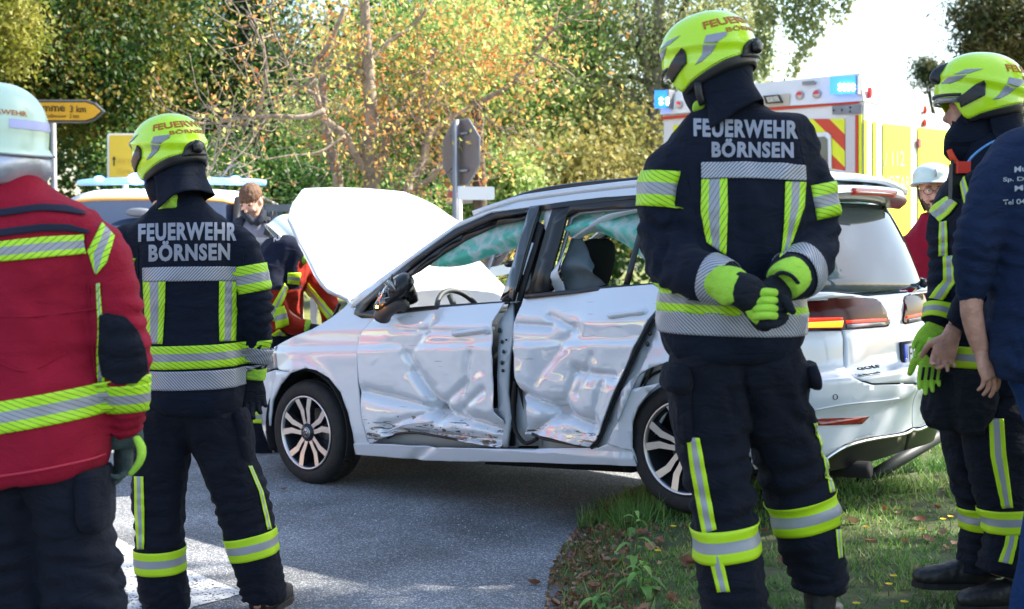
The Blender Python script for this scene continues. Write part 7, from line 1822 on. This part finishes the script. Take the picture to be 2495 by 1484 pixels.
# autumn chestnut, mostly bare, in front
CH = empty('chestnut_tree', (P(905, 560, 13).x, 13, -.05), 0, 'half bare chestnut with pale curved branches and rusty orange leaves', 'tree')
YC = 13.0
def br(pts, r0, r1, dy=0, dy2=0):
    n = len(pts); return [P(x, y, YC + dy + (dy2 - dy) * i / (n - 1)) for i, (x, y) in enumerate(pts)], r0, r1
branches = [([(915, 700), (912, 520), (905, 440), (895, 380), (905, 300), (900, 220), (895, 130), (890, 60), (886, -60)], .10, .045, 0, 0),
            ([(905, 450), (925, 400), (945, 330), (980, 290), (1020, 265), (1035, 180), (1060, 120)], .06, .03, 0, .4),
            ([(905, 430), (870, 390), (840, 330), (790, 290), (770, 230), (765, 160), (800, 110), (840, 20)], .05, .022, 0, -.6),
            ([(985, 520), (1000, 440), (1030, 400), (1040, 340), (1080, 300), (1150, 260), (1230, 215), (1300, 170)], .055, .02, -.3, .5),
            ([(830, 520), (822, 430), (810, 380), (795, 320), (788, 250), (785, 180)], .06, .04, .5, .6),
            ([(790, 270), (740, 285), (650, 283), (570, 290), (520, 300), (480, 300)], .03, .010, -.5, -1.),
            ([(650, 283), (620, 330), (600, 360), (560, 400)], .014, .006, -.7, -1.),
            ([(620, 285), (640, 230), (650, 160), (630, 90), (600, 30)], .018, .008, -.7, -.9),
            ([(1010, 470), (1060, 420), (1070, 360), (1050, 320), (1085, 300)], .03, .012, 0, .2),
            ([(1000, 460), (1040, 440), (1075, 405)], .03, .02, -.2, -.2),
            ([(1230, 215), (1280, 160), (1330, 90), (1370, 60), (1440, 10)], .022, .008, .4, 0),
            ([(1150, 260), (1200, 300), (1240, 330), (1260, 380)], .014, .006, .4, .2),
            ([(1300, 130), (1340, 150), (1390, 180), (1400, 190)], .012, .006, 0, 0),
            ([(895, 200), (860, 170), (820, 160), (760, 165), (720, 150)], .02, .008, 0, -.4),
            ([(900, 150), (950, 100), (1010, 60), (1060, -10)], .03, .014, 0, .3),
            ([(945, 330), (1000, 310), (1050, 250), (1075, 200)], .02, .008, 0, -.3),
            ([(770, 230), (720, 200), (690, 130), (660, 60), (665, 0)], .018, .007, -.5, -.9),
            ([(560, 300), (530, 340), (520, 400), (512, 420)], .010, .005, -1, -1.1),
            ([(840, 330), (780, 370), (700, 380), (640, 390)], .016, .006, -.4, -.8),
            ([(905, 300), (960, 280), (1005, 240), (1010, 180)], .018, .008, 0, .3),
            ([(1085, 300), (1120, 330), (1125, 345), (1140, 360)], .010, .004, -.2, -.6)]
tips = []
for pts, r0, r1, a, b_ in branches:
    q, _, _ = br(pts, r0, r1, a, b_); mk('branch', limb(q, r0, r1, 8), M_BARKP, CH)
    for k in range(1, len(q)): tips.append(q[k])
tw, lf = [], []
for t in range(430):
    b0 = tips[rng.integers(len(tips))] + Vector(rng.normal(0, .10, 3)); d = Vector(rng.normal(0, 1, 3)); d.y *= .5; d.z = d.z * .7 + .1; d.normalize(); L_ = rng.uniform(.2, .7)
    m_ = b0 + d * L_ * .5 + Vector((0, 0, -.10 * L_)) + Vector(rng.normal(0, .05, 3)); e = b0 + d * L_ + Vector((0, 0, .12 * L_)); tw.append(tube([b0, m_, e], [.007, .005, .003], 4, sm=3))
    for q in (m_, e, e, b0.lerp(e, .75)):
        for _ in range(3 if q.x > -1.8 else 1): lf.append(q + Vector(rng.normal(0, .075, 3)))
mk('twigs', merge(*tw), M_BARKP, CH, kind='stuff')
hb = [(W(1150, 120, 13.6), (1.0, .6, .6), 3), (W(1000, 30, 13.4), (1.2, .6, .5), 3), (W(740, 40, 13), (.7, .6, .4), .9), (W(1280, 130, 13.4), (.6, .4, .3), 1), (W(930, 180, 13.4), (.8, .5, .6), 1.2), (W(630, 160, 13.0), (.5, .4, .5), .35), (W(1160, 200, 13.8), (.9, .5, .5), 1.6)]
for c, r, s in hb:
    for _ in range(int(260 * s)):
        d = rng.normal(size=3); d /= np.linalg.norm(d); lf.append(Vector(c) + Vector(d * np.array(r) * rng.uniform(.2, 1) ** .5))
lf = np.array([tuple(q) for q in lf])
fast_mesh('leaves', leaves_v(lf, .062, .5, .5), len(lf), 4, M_CHEST, CH, rnd=rng.random(len(lf)))
# hedge and bushes at the back of the road
tree('hedge_bush', 'mid green bush behind the police officer and the bonnet', (-3.2, 15.2, -.05), (-3.2, 15.2, .8), .05, [(W(620, 470, 15.2), (1.0, .5, .5), 2), (W(420, 440, 16), (1.0, .5, .7), 2), (W(800, 490, 15.5), (1.0, .5, .45), 2), (W(560, 560, 15.), (1.6, .5, .6), 2), (W(950, 500, 16), (.9, .5, .5), 1.5)], 30000, .065, M_HEDGE, M_BARK, limbs=4, cr_=.16, cat='bush')
tree('hedge_bush', 'fresh green shrub to the right of the little white street sign', (.15, 14.6, -.05), (.15, 14.6, .8), .05, [(W(1240, 450, 14.6), (.35, .3, .35), 2), (W(1100, 520, 15), (.9, .5, .4), 2)], 6000, .07, M_LINDE, M_BARK, limbs=3, cr_=.12, cat='bush')
tb = empty('bare_trunk', (P(1168, 500, 13.4).x, 13.4, -.05), 0, 'stout straight grey brown tree trunk behind the white street sign', 'tree')
mk('trunk', limb([P(1168, 760, 13.6), P(1169, 480, 13.6), P(1166, 400, 13.6), P(1160, 250, 13.8)], .085, .06, 12), M_BARK, tb)
# conifers at the upper right
tree('larch_tree', 'dark olive conifer at the upper right corner', (11.3, 26, -.05), (11.0, 26, 9), .2, [(W(2470, 60, 26), (1.1, 1, .9), 3), (W(2420, 110, 26), (.6, .8, .25), 1), (W(2400, 20, 26), (.6, .8, .4), 1), (W(2520, 180, 26), (1.0, 1, 1.2), 2)], 14000, .16, M_NEEDLE, M_BARKD, limbs=10, cr_=.2, hang=.2, aspect=.25)
tree('larch_tree', 'small faint conifer tip against the white sky', (11.5, 34, -.05), (11.5, 34, 5.2), .1, [(W(2275, 185, 34), (.4, .4, .35), 2), (W(2250, 165, 34), (.15, .3, .3), 1)], 1500, .16, M_NEEDLE, M_BARKD, limbs=4, cr_=.15, aspect=.3)
# the trees that stand right of the camera and shade the road
M_SHADE = M_LINDE
tree('roadside_tree', 'large leafy tree standing to the right of the verge', (9.5, 6.0, 0), (9.7, 6.3, 11), .24, [((9.2, 6.4, 8.0), (1.6, 1.8, 2.6), 3), ((9.6, 4.4, 7.0), (1.5, 1.6, 2.6), 2.2), ((9.5, 6.9, 11.3), (1.8, 1.7, 1.6), 2.4), ((9.2, 6.6, 4.6), (1.3, 1.6, .9), .8), ((9.4, 8.5, 8.4), (1.1, .8, 1.7), .8), ((9.6, 4.5, 10.5), (1.6, 1.5, 1.5), 1.4)], 16500, .20, M_SHADE, M_BARK, limbs=12, cr_=.26, cl=50)
tree('roadside_tree', 'second leafy tree farther along the right of the verge', (10.5, 2.0, 0), (10.5, 2.4, 10), .2, [((10.3, 2.2, 7.5), (1.8, 2.0, 2.8), 3), ((10.3, 2.6, 11), (1.6, 2.0, 1.5), 1.2)], 9000, .20, M_SHADE, M_BARK, limbs=8, cr_=.3, cl=50)
# ------------------------------------------------------------------ ambulance: rear wall and right-hand side traced on its own planes
AC = P(2101, 560, 12.9); AC.z = 0
DR = Vector((-.788, .616, 0)); DS = Vector((.616, .788, 0))     # along the rear wall (away), along the side (away)
amb = empty('ambulance', (AC.x, AC.y, RZ), 0, 'white box ambulance with yellow panels and a red and yellow chevron rear', 'ambulance')
def A3(p, q, z, out=0.): return AC + DR * p + DS * q + Vector((0, 0, z))
def on_plane(x, y, o_, n):
    d = ray(x, y); c = Vector((0, 0, CAMZ)); t = (o_ - c).dot(n) / d.dot(n); return c + d * t
def rear(x, y, out=0.):
    return on_plane(x, y, AC - DS * out, DS)
def sidep(x, y, out=0.):
    return on_plane(x, y, AC - DR * out, DR)
def plate(name, pts, f, out, m, parent=amb, th=.01, smooth=False, world=True):
    V = [f(x, y, out) for x, y in pts]; n = len(V)
    o = mk(name, (V, [list(range(n))]), m, parent, world=world, smooth=False); solid(o, th, 0); return o
M_AW = mat('ambulance_white', (.74, .74, .76), .35, coat=.3)
M_AY = mat('ambulance_yellow', (.78, .80, .02), .45)
M_AR = mat('ambulance_red', (.62, .055, .02), .45)
M_AG = mat('dark_tinted_window', (.02, .022, .025), .08, coat=1)
M_ABL = mat('blue_lamp_glass', (.01, .16, .55), .08, coat=1, emit=(.01, .17, .9), estr=.8)
M_LED = mat('white_led', (.8, .9, 1), .3, emit=(.6, .9, 1), estr=6)
Wd = 2.32; TOP = 2.82
mk('box_body', box(0, 1, 0, 1, 0, 1, Matrix(((DR.x * Wd, DS.x * 6.2, 0, AC.x), (DR.y * Wd, DS.y * 6.2, 0, AC.y), (0, 0, TOP - .35, .35), (0, 0, 0, 1)))), M_AW, amb, smooth=False)
V = [A3(-.02, -.06, TOP - .02), A3(Wd + .02, -.06, TOP - .02), A3(Wd + .02, .5, TOP - .02), A3(-.02, .5, TOP - .02), A3(.04, -.03, TOP + .26), A3(Wd - .04, -.03, TOP + .22), A3(Wd - .04, .6, TOP + .22), A3(.04, .6, TOP + .26)]
mk('roof_fascia', (V, [[0, 1, 2, 3], [4, 7, 6, 5], [0, 4, 5, 1], [1, 5, 6, 2], [2, 6, 7, 3], [3, 7, 4, 0]]), M_AW, amb, smooth=False)
rr = lambda n, pts, m, o=.012, **k: plate(n, pts, rear, o, m, **k)
def lampblock(x0, x1, y0, y1, cols):
    o = rr('blue_lamp', [(x0, y0 + (x1 - x0) * .03), (x1, y0), (x1, y1), (x0, y1 + 2)], M_ABL, .10, th=.12)
    rr('lamp_frame', [(x1 - 2, y0 - 2), (x1 + 5, y0 - 2), (x1 + 5, y1 + 2), (x1 - 2, y1 + 2)], M_GREY, .09, th=.12)
    for i in range(cols):
        for j in range(2):
            c = rear(x0 + (x1 - x0) * (.30 + .5 * i / max(1, cols - 1)), y0 + (y1 - y0) * (.5 + .22 * j), .17); mk('lamp_diode', sphere(c, (.018, .018, .018), 8, 6), M_LED, o, world=False)
lampblock(2027, 2090, 187, 229, 4); lampblock(1601, 1631, 221, 263, 2)
rr('marker_lamp', [(1955, 199), (1986, 197), (1986, 205), (1955, 207)], M_GREY, .07, th=.03)
def reflector(x, y, r):
    c = rear(x, y, .05); o_ = -DS
    Mx = Matrix.Translation(c) @ o_.to_track_quat('Z', 'Y').to_matrix().to_4x4()
    o = mk('round_reflector', lathe([(.0, .03), (r, .03), (r * 1.02, .0), (r * 1.2, .0), (r * 1.2, .015)], 22, Mx), mat('white_red_lens', (.6, .5, .5), .3), amb)
    V = [Mx @ Vector((r * .93 * math.cos(t), r * .93 * math.sin(t), .034)) for t in np.linspace(0, math.pi, 12)]
    mk('red_half', (V, [list(range(12))]), mat('red_lens', (.65, .03, .03), .2), o, world=False, smooth=False)
for x, y in ((1949, 233), (1991, 230), (1655, 256)): reflector(x, y, .038)
rr('lamp_panel', [(1848, 236), (1923, 228), (1923, 257), (1848, 262)], mat('beige_panel', (.55, .47, .38), .5), .065)
o = rr('work_lamp', [(1861, 234), (1897, 231), (1907, 250), (1867, 253)], M_BLACK, .08, th=.04); plate('lamp_lens', [(1866, 237), (1894, 234), (1900, 247), (1871, 250)], rear, .11, mat('work_lamp_lens', (.4, .38, .33), .15, var=.3, vscale=30), o, world=False)
rr('red_stripe', [(1610, 285), (1848, 265), (2092, 244), (2092, 252), (1848, 272), (1610, 292)], M_AR, .02)
rr('hinge', [(2027, 258), (2098, 255), (2098, 276), (2027, 279)], M_GREY, .03)
for x, y in ((2030, 269), (2050, 268), (2070, 262), (2070, 272)):
    mk('rivet', sphere(rear(x, y, .045), .010, 6, 4), M_BLACK, amb)
rr('corner_post', [(2060, 284), (2083, 282), (2083, 700), (2060, 700)], mat('silver_post', (.5, .48, .50), .35, metal=.2), .03)
rr('red_stripe', [(2084, 281), (2090, 280), (2090, 700), (2084, 700)], M_AR, .025)
rr('yellow_stripe', [(2092, 280), (2099, 279), (2099, 700), (2092, 700)], M_AY, .025)
# chevrons as separate slanting bands within the two doors
def clip_band(x0, x1, y0, y1, k):
    """band of a slanting pattern falling to the right, cut to a box"""
    w_ = 40
    pts = [(x0 - 400 + k, y0 - 400), (x0 - 400 + k + w_, y0 - 400), (x0 + 600 + k + w_, y0 + 600), (x0 + 600 + k, y0 + 600)]
    def cut(P_, f, g):
        out = []
        for i in range(len(P_)):
            a, b = P_[i - 1], P_[i]; fa, fb = f(a), f(b)
            if fa >= 0: out.append(a)
            if (fa >= 0) != (fb >= 0): t = fa / (fa - fb); out.append((a[0] + (b[0] - a[0]) * t, a[1] + (b[1] - a[1]) * t))
        return out
    for f in (lambda q: q[0] - x0, lambda q: x1 - q[0], lambda q: q[1] - y0, lambda q: y1 - q[1]):
        pts = cut(pts, f, None)
        if len(pts) < 3: return None
    return pts
for (x0, x1, y0, y1) in ((1880, 2058, 290, 620), (1640, 1870, 305, 620)):
    k = -420; i = 0
    while k < 420:
        c = clip_band(x0, x1, y0, y1, k)
        if c: rr('chevron_band', c, M_AR if i % 2 else M_AY, .014, th=.004)
        k += 40; i += 1
fr = rr('rear_window_frame', [(1860, 332), (1950, 327), (2015, 322), (2024, 330), (2026, 420), (2020, 470), (1860, 472)], M_AW, .03, th=.02)
plate('rear_window_pane', [(1868, 342), (1950, 337), (2008, 333), (2015, 340), (2016, 420), (2012, 462), (1868, 464)], rear, .045, M_AG, fr, world=False)
rr('rear_bumper', [(1640, 640), (2099, 690), (2099, 740), (1640, 690)], M_BLACK, .1, th=.15)
# side panels
for pts in ([(2105, 292), (2111, 293), (2111, 640), (2105, 645)], [(2127, 296), (2134, 297), (2134, 635), (2127, 640)], [(2152, 301), (2218, 308), (2218, 600), (2152, 620)], [(2236, 311), (2330, 320), (2330, 575), (2236, 598)], [(2344, 322), (2450, 331), (2450, 560), (2344, 575)]):
    plate('yellow_panel', pts, sidep, .012, M_AY)
def side_text(s, x0, x1, y0, y1, m, out=.02):
    bm = fit_text(s, 1, 1, .0)
    for v in bm.verts: v.co = sidep(x0 + (x1 - x0) * v.co.x, y1 + (y0 - y1) * v.co.y, out)
    o = mk('side_lettering', bm, m, amb, smooth=False); solid(o, .006, 0)
M_PALE = mat('pale_yellow_lettering', (.80, .80, .32), .5)
side_text('112', 2172, 2202, 369, 405, M_PALE); side_text('NOTARZT', 2150, 2240, 429, 461, M_PALE); side_text('/', 2154, 2160, 372, 405, M_PALE)
plate('side_marker', [(2117, 213), (2122, 222), (2122, 230), (2117, 240)], sidep, .03, mat('red_marker', (.7, .04, .05), .3), th=.04)
plate('door_handle', [(2236, 338), (2242, 339), (2242, 361), (2236, 360)], sidep, .03, mat('maroon_handle', (.25, .06, .05), .5), th=.02)
for x, y in ((2253, 268), (2252, 300)): mk('side_emblem', sphere(sidep(x, y, .02), (.02, .05, .05), 6, 4), M_AR, amb)
# cab, wheels
Mc = Matrix(((DR.x, DS.x, 0, AC.x), (DR.y, DS.y, 0, AC.y), (0, 0, 1, 0), (0, 0, 0, 1)))
prof = [(6.2, .4), (6.2, 2.55), (6.6, 2.62), (7.2, 2.45), (7.9, 1.75), (8.8, 1.35), (8.95, .9), (8.9, .4)]
V = [Mc @ Vector((x, q, z)) for x in (.15, Wd - .15) for q, z in prof]; n = len(prof)
mk('cab', (V, [list(range(n)), list(range(n, 2 * n))[::-1]] + [[i, n + i, n + (i + 1) % n, (i + 1) % n] for i in range(n)]), M_AW, amb, smooth=False)
mk('cab_window', ([Mc @ Vector((.14, q, z)) for q, z in ((6.9, 1.55), (6.9, 2.3), (7.2, 2.3), (7.75, 1.72), (7.75, 1.55))], [[0, 1, 2, 3, 4]]), M_AG, amb, smooth=False)
for q in (1.7, 7.9):
    for x in (.0, Wd - .24):
        Mw = Mc @ Matrix.Translation((x, q, .38 + RZ)) @ Matrix.Rotation(R(90), 4, 'Y')
        wv = mk('wheel', lathe([(.0, .0), (.22, .0), (.24, .02), (.36, .02), (.38, .06), (.38, .2), (.36, .24), (.0, .24)], 28, Mw), M_RUB, amb)
        mk('hub_cap', lathe([(.0, -.012), (.18, -.006), (.2, .0)], 20, Mw), M_GREY, wv, world=False)
# ------------------------------------------------------------------ emergency car facing the camera
YN = 10.6
nx = P(318, 560, YN).x
nef = empty('emergency_car', (nx, YN, RZ), 0, 'white emergency car with a blue light bar on its roof facing the camera', 'car')
def N3(x, y, z): return Vector((nx + x, YN + y, z + RZ))
def slab(rows, m, name, parent=nef, world=True, smooth=True, th=0):
    """loft through cross sections given as (y, half width, z)"""
    V, F = [], []
    for y, hw, z, r in rows:
        for k in range(13):
            t = k / 12 * 2 - 1; V.append(N3(hw * t, y + r * t * t, z - .04 * abs(t) ** 6))
    for i in range(len(rows) - 1):
        for k in range(12): F.append([i * 13 + k, i * 13 + k + 1, (i + 1) * 13 + k + 1, (i + 1) * 13 + k])
    o = mk(name, (V, F), m, parent, world=world, smooth=smooth)
    if th: solid(o, th)
    return o
slab([(.55, .74, 1.82, .12), (.62, .73, 1.87, .10), (.9, .72, 1.92, .05), (1.8, .72, 1.94, 0), (3.0, .68, 1.88, -.05)], M_WHITE, 'roof', th=.03)
slab([(.535, .745, 1.808, .12), (.55, .744, 1.838, .12)], mat('orange_roof_stripe', (.85, .38, .10), .5), 'roof_stripe', th=.01)
M_NG = mat('blue_grey_windscreen', (.03, .045, .08), .5, coat=0, spec=.05)
slab([(-.35, .80, 1.12, .22), (.1, .79, 1.47, .17), (.53, .74, 1.805, .12)], M_NG, 'windscreen', th=.01)
slab([(-1.45, .78, .78, .25), (-1.40, .84, .90, .22), (-.9, .86, 1.04, .20), (-.36, .84, 1.10, .2)], M_WHITE, 'bonnet', th=.03)
slab([(-1.52, .86, .25, .3), (-1.56, .90, .45, .3), (-1.50, .90, .70, .28), (-1.44, .86, .80, .25)], M_WHITE, 'front_bumper', th=.03)
mk('grille', box(-.45, .45, -1.57, -1.50, .52, .74, Matrix.Translation((nx, YN, RZ))), M_BLACK, nef, smooth=False)
for s in (-1, 1):
    V = [N3(s * x, y, z) for y, x, z in ((-1.2, .93, .25), (-1.25, .93, .85), (-.35, .92, 1.08), (3., .92, 1.08), (3.1, .92, .25))]; mk('body_side', (V, [list(range(5))]), M_WHITE, nef, smooth=False)
    V = [N3(s * x, y, z) for y, x, z in ((-.30, .90, 1.10), (.62, .76, 1.80), (2.6, .75, 1.82), (3.0, .90, 1.10))]; mk('side_window', (V, [list(range(4))]), M_NG, nef, smooth=False)
    mk('front_pillar', tube([N3(s * .86, -.30, 1.10), N3(s * .81, .18, 1.40), N3(s * .75, .64, 1.82)], .035, 8, sm=2), M_BLACK, nef)
    mk('headlamp', sphere(N3(s * .68, -1.30, .72), (.16, .10, .08), 12, 8), M_LENS, nef)
    mk('wing_mirror', sphere(N3(s * 1.02, -.1, 1.15), (.12, .06, .09), 12, 8), M_WHITE, nef)
    for y in (-.7, 2.2):
        mk('wheel', lathe([(.0, .0), (.22, .0), (.24, .02), (.33, .03), (.35, .06), (.35, .2), (.0, .22)], 24, Matrix.Translation(N3(s * .93 - (.0 if s < 0 else .22), y, .35)) @ Matrix.Rotation(R(90), 4, 'Y')), M_RUB, nef)
mk('interior_mirror', sphere(N3(-.02, .32, 1.70), (.12, .03, .04), 10, 6), M_GREY, nef)
mk('seat_headrest', sphere(N3(-.4, 1.1, 1.38), (.13, .06, .1), 10, 8), M_BLACK, nef); mk('seat_headrest', sphere(N3(.4, 1.1, 1.38), (.13, .06, .1), 10, 8), M_BLACK, nef)
mk('aerial', tube([N3(-.36, 2.2, 1.86), N3(-.38, 2.3, 2.5)], .006, 5), M_GREY, nef)
lb = mk('light_bar', tube([N3(-.86, 1.35, 1.99), N3(-.7, 1.32, 2.0), N3(0, 1.25, 2.01), N3(.7, 1.32, 2.0), N3(.86, 1.35, 1.99)], [(.05, .025), (.10, .032), (.11, .036), (.10, .032), (.05, .025)], 14, up=(0, 0, 1), sm=3, expo=3), mat('pale_blue_light_bar', (.30, .52, .85), .15, coat=.5, emit=(.25, .5, 1), estr=.3), nef)
M_BLIT = mat('lit_blue_lamp', (.02, .10, .9), .2, emit=(.05, .15, 1), estr=7)
for x, r in ((-.28, .055), (.62, .03), (-.62, .03)): mk('lit_lamp', sphere(N3(x, 1.16, 2.02), (r * 1.6, .05, r), 12, 8), M_BLIT, lb, world=False)
mk('lit_lamp', box(-.1, .25, 1.13, 1.15, 1.99, 2.03, Matrix.Translation((nx, YN, RZ))), M_LED, lb, world=False, smooth=False)
# ------------------------------------------------------------------ fire engine that the car doors mirror, standing left of the frame
fe = empty('fire_engine', (-11.5, 5.5, RZ), 0, 'red fire engine with yellow stripe parked to the left', 'fire engine')
M_FR = mat('fire_engine_red', (.62, .03, .02), .3, coat=.5)
FX, FY = -11.5, 5.5
def FB(n, a, m, p=fe, w=True): return mk(n, box(*a, Matrix.Translation((FX, FY, RZ))), m, p, world=w, smooth=False)
FB('body', (-1.2, 1.2, -3.2, 2.0, .5, 3.0), M_FR); FB('cab', (-1.2, 1.2, 2.02, 4.4, .5, 2.8), M_FR)
FB('stripe', (1.2, 1.22, -3.2, 4.4, .9, 1.15), M_AY); FB('stripe', (1.2, 1.22, -3.2, 4.4, .75, .9), M_WHITE)
for y in (-2.9, -1.5, -.1): FB('roller_shutter', (1.2, 1.225, y, y + 1.25, 1.2, 2.6), M_GREY)
FB('side_window', (1.2, 1.225, 2.4, 3.2, 1.6, 2.5), M_AG); FB('side_window', (1.2, 1.225, 3.35, 4.2, 1.6, 2.5), M_AG)
FB('ladder', (-.4, .4, -3.0, 3.0, 3.05, 3.2), M_GREY); FB('light_bar', (-.9, .9, 3.5, 3.8, 2.85, 3.05), M_ABL)
for y in (-2.0, 3.2):
    for x in (-1.2, .9): mk('wheel', lathe([(.0, .0), (.3, .0), (.48, .02), (.5, .06), (.5, .3), (.0, .32)], 28, Matrix.Translation((FX + x, FY + y, .5 + RZ)) @ Matrix.Rotation(R(90), 4, 'Y')), M_RUB, fe)
# ------------------------------------------------------------------ signs, poles, rail
M_SY = mat('sign_yellow', (.80, .42, .015), .5, var=.05, vscale=6); M_SB = mat('sign_black', (.05, .035, .01), .5)
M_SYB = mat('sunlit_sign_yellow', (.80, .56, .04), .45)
def px_sheet(name, pts, Y, m, parent, th=.01, world=True):
    V = [P(x, y, Y) for x, y in pts]; o = mk(name, (V, [list(range(len(V)))]), m, parent, world=world, smooth=False); solid(o, th, 1); return o
def px_text(s, x0, x1, y0, y1, Y, m, parent, bold=.0, world=True, name='sign_lettering', **k):
    bm = fit_text(s, 1, 1, bold, **k)
    for v in bm.verts: v.co = P(x0 + (x1 - x0) * v.co.x, y1 + (y0 - y1) * v.co.y, Y)
    o = mk(name, bm, m, parent, world=world, smooth=False); solid(o, .002, 0); return o
Y = 14.5
s1 = empty('direction_sign', (P(60, 600, Y).x, Y, RZ), 0, 'yellow arrow shaped direction sign reading amme 3 km behind the mint helmet', 'sign')
px_sheet('sign_border', [(-60, 243), (212, 243), (232, 250), (255, 272), (232, 293), (210, 300), (-60, 299)], Y, M_GREY, s1, .03)
px_sheet('sign_line', [(-58, 247), (210, 247), (229, 253), (249, 272), (229, 290), (209, 296), (-58, 295)], Y - .025, M_SB, s1, .006)
px_sheet('sign_face', [(-56, 250), (209, 250), (227, 256), (245, 272), (227, 287), (208, 293), (-56, 292)], Y - .033, M_SY, s1, .006)
px_text('gamme', 78, 158, 258, 278, Y - .045, M_SB, s1, .01); px_text('3 km', 170, 209, 257, 274, Y - .045, M_SB, s1, .01)
px_text('g-Voßmoor', 95, 162, 278, 290, Y - .045, M_SB, s1, .0); px_text('2 km', 169, 192, 278, 288, Y - .045, M_SB, s1, .0)
for x in (-20, 128): mk('sign_post', tube([P(x, 252, Y + .06), Vector((P(x, 252, Y + .06).x, Y + .06, RZ))], .035, 10), M_GREY, s1)
Y = 13.2
s2 = empty('route_board', (P(300, 600, Y).x, Y, RZ), 0, 'yellow upright route board with a small up arrow behind the helmet', 'sign')
def rrect(x0, x1, y0, y1, r=6):
    out = []
    for cx_2, cy_2, a in ((x1 - r, y0 + r, -90), (x1 - r, y1 - r, 0), (x0 + r, y1 - r, 90), (x0 + r, y0 + r, 180)):
        for k in range(4): t = R(a + k * 30); out.append((cx_2 + r * math.cos(t), cy_2 + r * math.sin(t)))
    return out
px_sheet('sign_border', rrect(261, 345, 325, 438), Y, M_WHITE, s2, .03); px_sheet('sign_face', rrect(266, 341, 330, 433, 4), Y - .025, M_SYB, s2, .006)
px_sheet('arrow', [(276, 404), (276, 389), (273, 389), (277.5, 380), (282, 389), (279, 389), (279, 404)], Y - .035, M_SB, s2, .004)
M_SF = mat('faded_lettering', (.72, .48, .06), .5); px_text('RETT', 287, 330, 388, 400, Y - .035, M_SF, s2); px_text('Gebu', 285, 322, 411, 423, Y - .035, M_SF, s2)
mk('sign_post', tube([P(303, 330, Y + .05), Vector((P(303, 330, Y + .05).x, Y + .05, RZ))], .03, 10), M_WHITE, s2)
# stop sign seen from behind, turned
Y = 12.0
s3 = empty('stop_sign', (P(1118, 600, Y).x, Y, RZ), 0, 'grey back of an eight sided road sign on a pole behind the bonnet', 'sign')
M_SBACK = mat('grey_sign_back', (.17, .145, .14), .55, metal=.2, var=.1, vscale=5)
cen = P(1123, 372, Y); ax_ = Vector((math.cos(R(54)), -math.sin(R(54)), 0)); hw = .30
oc = [(hw * math.cos(R(22.5 + 45 * k)) / math.cos(R(22.5)), hw * math.sin(R(22.5 + 45 * k)) / math.cos(R(22.5))) for k in range(8)]
nn = Vector((ax_.y, -ax_.x, 0))
V = [cen + ax_ * a + Vector((0, 0, b_)) for a, b_ in oc]
o = mk('sign_plate', (V, [list(range(8))]), M_SBACK, s3, smooth=False); solid(o, .012, 0)
mk('sign_rim', tube(V + [V[0]], .009, 6, cap=False), M_GREY, s3)
V2 = [v - nn * .010 for v in [cen + ax_ * a * .97 + Vector((0, 0, b_ * .97)) for a, b_ in oc]]; o = mk('sign_face', (V2, [list(range(8))]), M_AR, s3, smooth=False)
pp = cen + nn * .06
mk('sign_post', tube([Vector((pp.x, pp.y, cen.z + .30)), Vector((pp.x, pp.y, RZ))], .032, 12), M_GREY, s3)
for dz in (.17, -.17): mk('clamp', tube([pp - ax_ * .15 + Vector((0, 0, dz)) - nn * .03, pp + ax_ * .15 + Vector((0, 0, dz)) - nn * .03], .012, 6), M_GREY, s3)
Y = 11.8
s4 = empty('street_sign', (P(1120, 600, Y).x, Y, RZ), 0, 'small blank white street sign on a white post behind the windscreen', 'sign')
px_sheet('sign_face', rrect(1117, 1204, 455, 487, 4), Y, M_WHITE, s4, .03)
mk('sign_post', tube([P(1120, 454, Y + .03), Vector((P(1120, 454, Y + .03).x, Y + .03, RZ))], .022, 10), M_WHITE, s4)
Y = 14.2
s5 = empty('notice_board', (P(1118, 600, Y).x, Y, RZ), 0, 'faded pale notice board with a red mark half hidden behind the pole', 'sign')
px_sheet('sign_face', [(1088, 455), (1150, 452), (1150, 495), (1088, 498)], Y, mat('faded_board', (.50, .42, .40), .6), s5, .02); px_sheet('red_mark', [(1090, 470), (1108, 464), (1112, 480), (1094, 488)], Y - .02, mat('faded_red', (.55, .16, .13), .6), s5, .004)
mk('sign_post', tube([P(1119, 500, Y + .02), Vector((P(1119, 500, Y).x, Y + .02, RZ))], .03, 8), M_GREY, s5)
# rail behind the police officer
gr_ = empty('guard_rail', (P(540, 600, 12.4).x, 12.4, RZ), 0, 'pale metal guard rail behind the police officer', 'rail')
a, b_ = P(470, 503, 12.4), P(760, 508, 12.4)
mk('rail_beam', box(a.x, b_.x, 12.38, 12.42, a.z - .05, a.z + .02), M_GREY, gr_, smooth=False); mk('rail_beam', box(a.x, b_.x, 12.38, 12.42, a.z - .35, a.z - .28), M_GREY, gr_, smooth=False)
for x in np.linspace(a.x, b_.x, 4): mk('rail_post', box(x - .03, x + .03, 12.43, 12.49, RZ, a.z), M_GREY, gr_, smooth=False)
# post lying under the back of the car
lp = empty('fallen_post', (2.3, 7.4, .15), 0, 'dark grey metal post leaning under the rear bumper', 'post')
pa_, pb_ = P(2040, 1212, 6.9), P(2320, 1042, 7.3)
mk('post_tube', tube([pa_, pb_], .036, 14), mat('dark_grey_green_metal', (.018, .024, .025), .5, var=.2), lp); mk('post_cap', sphere(pa_, .031, 10, 6), M_BLACK, lp)
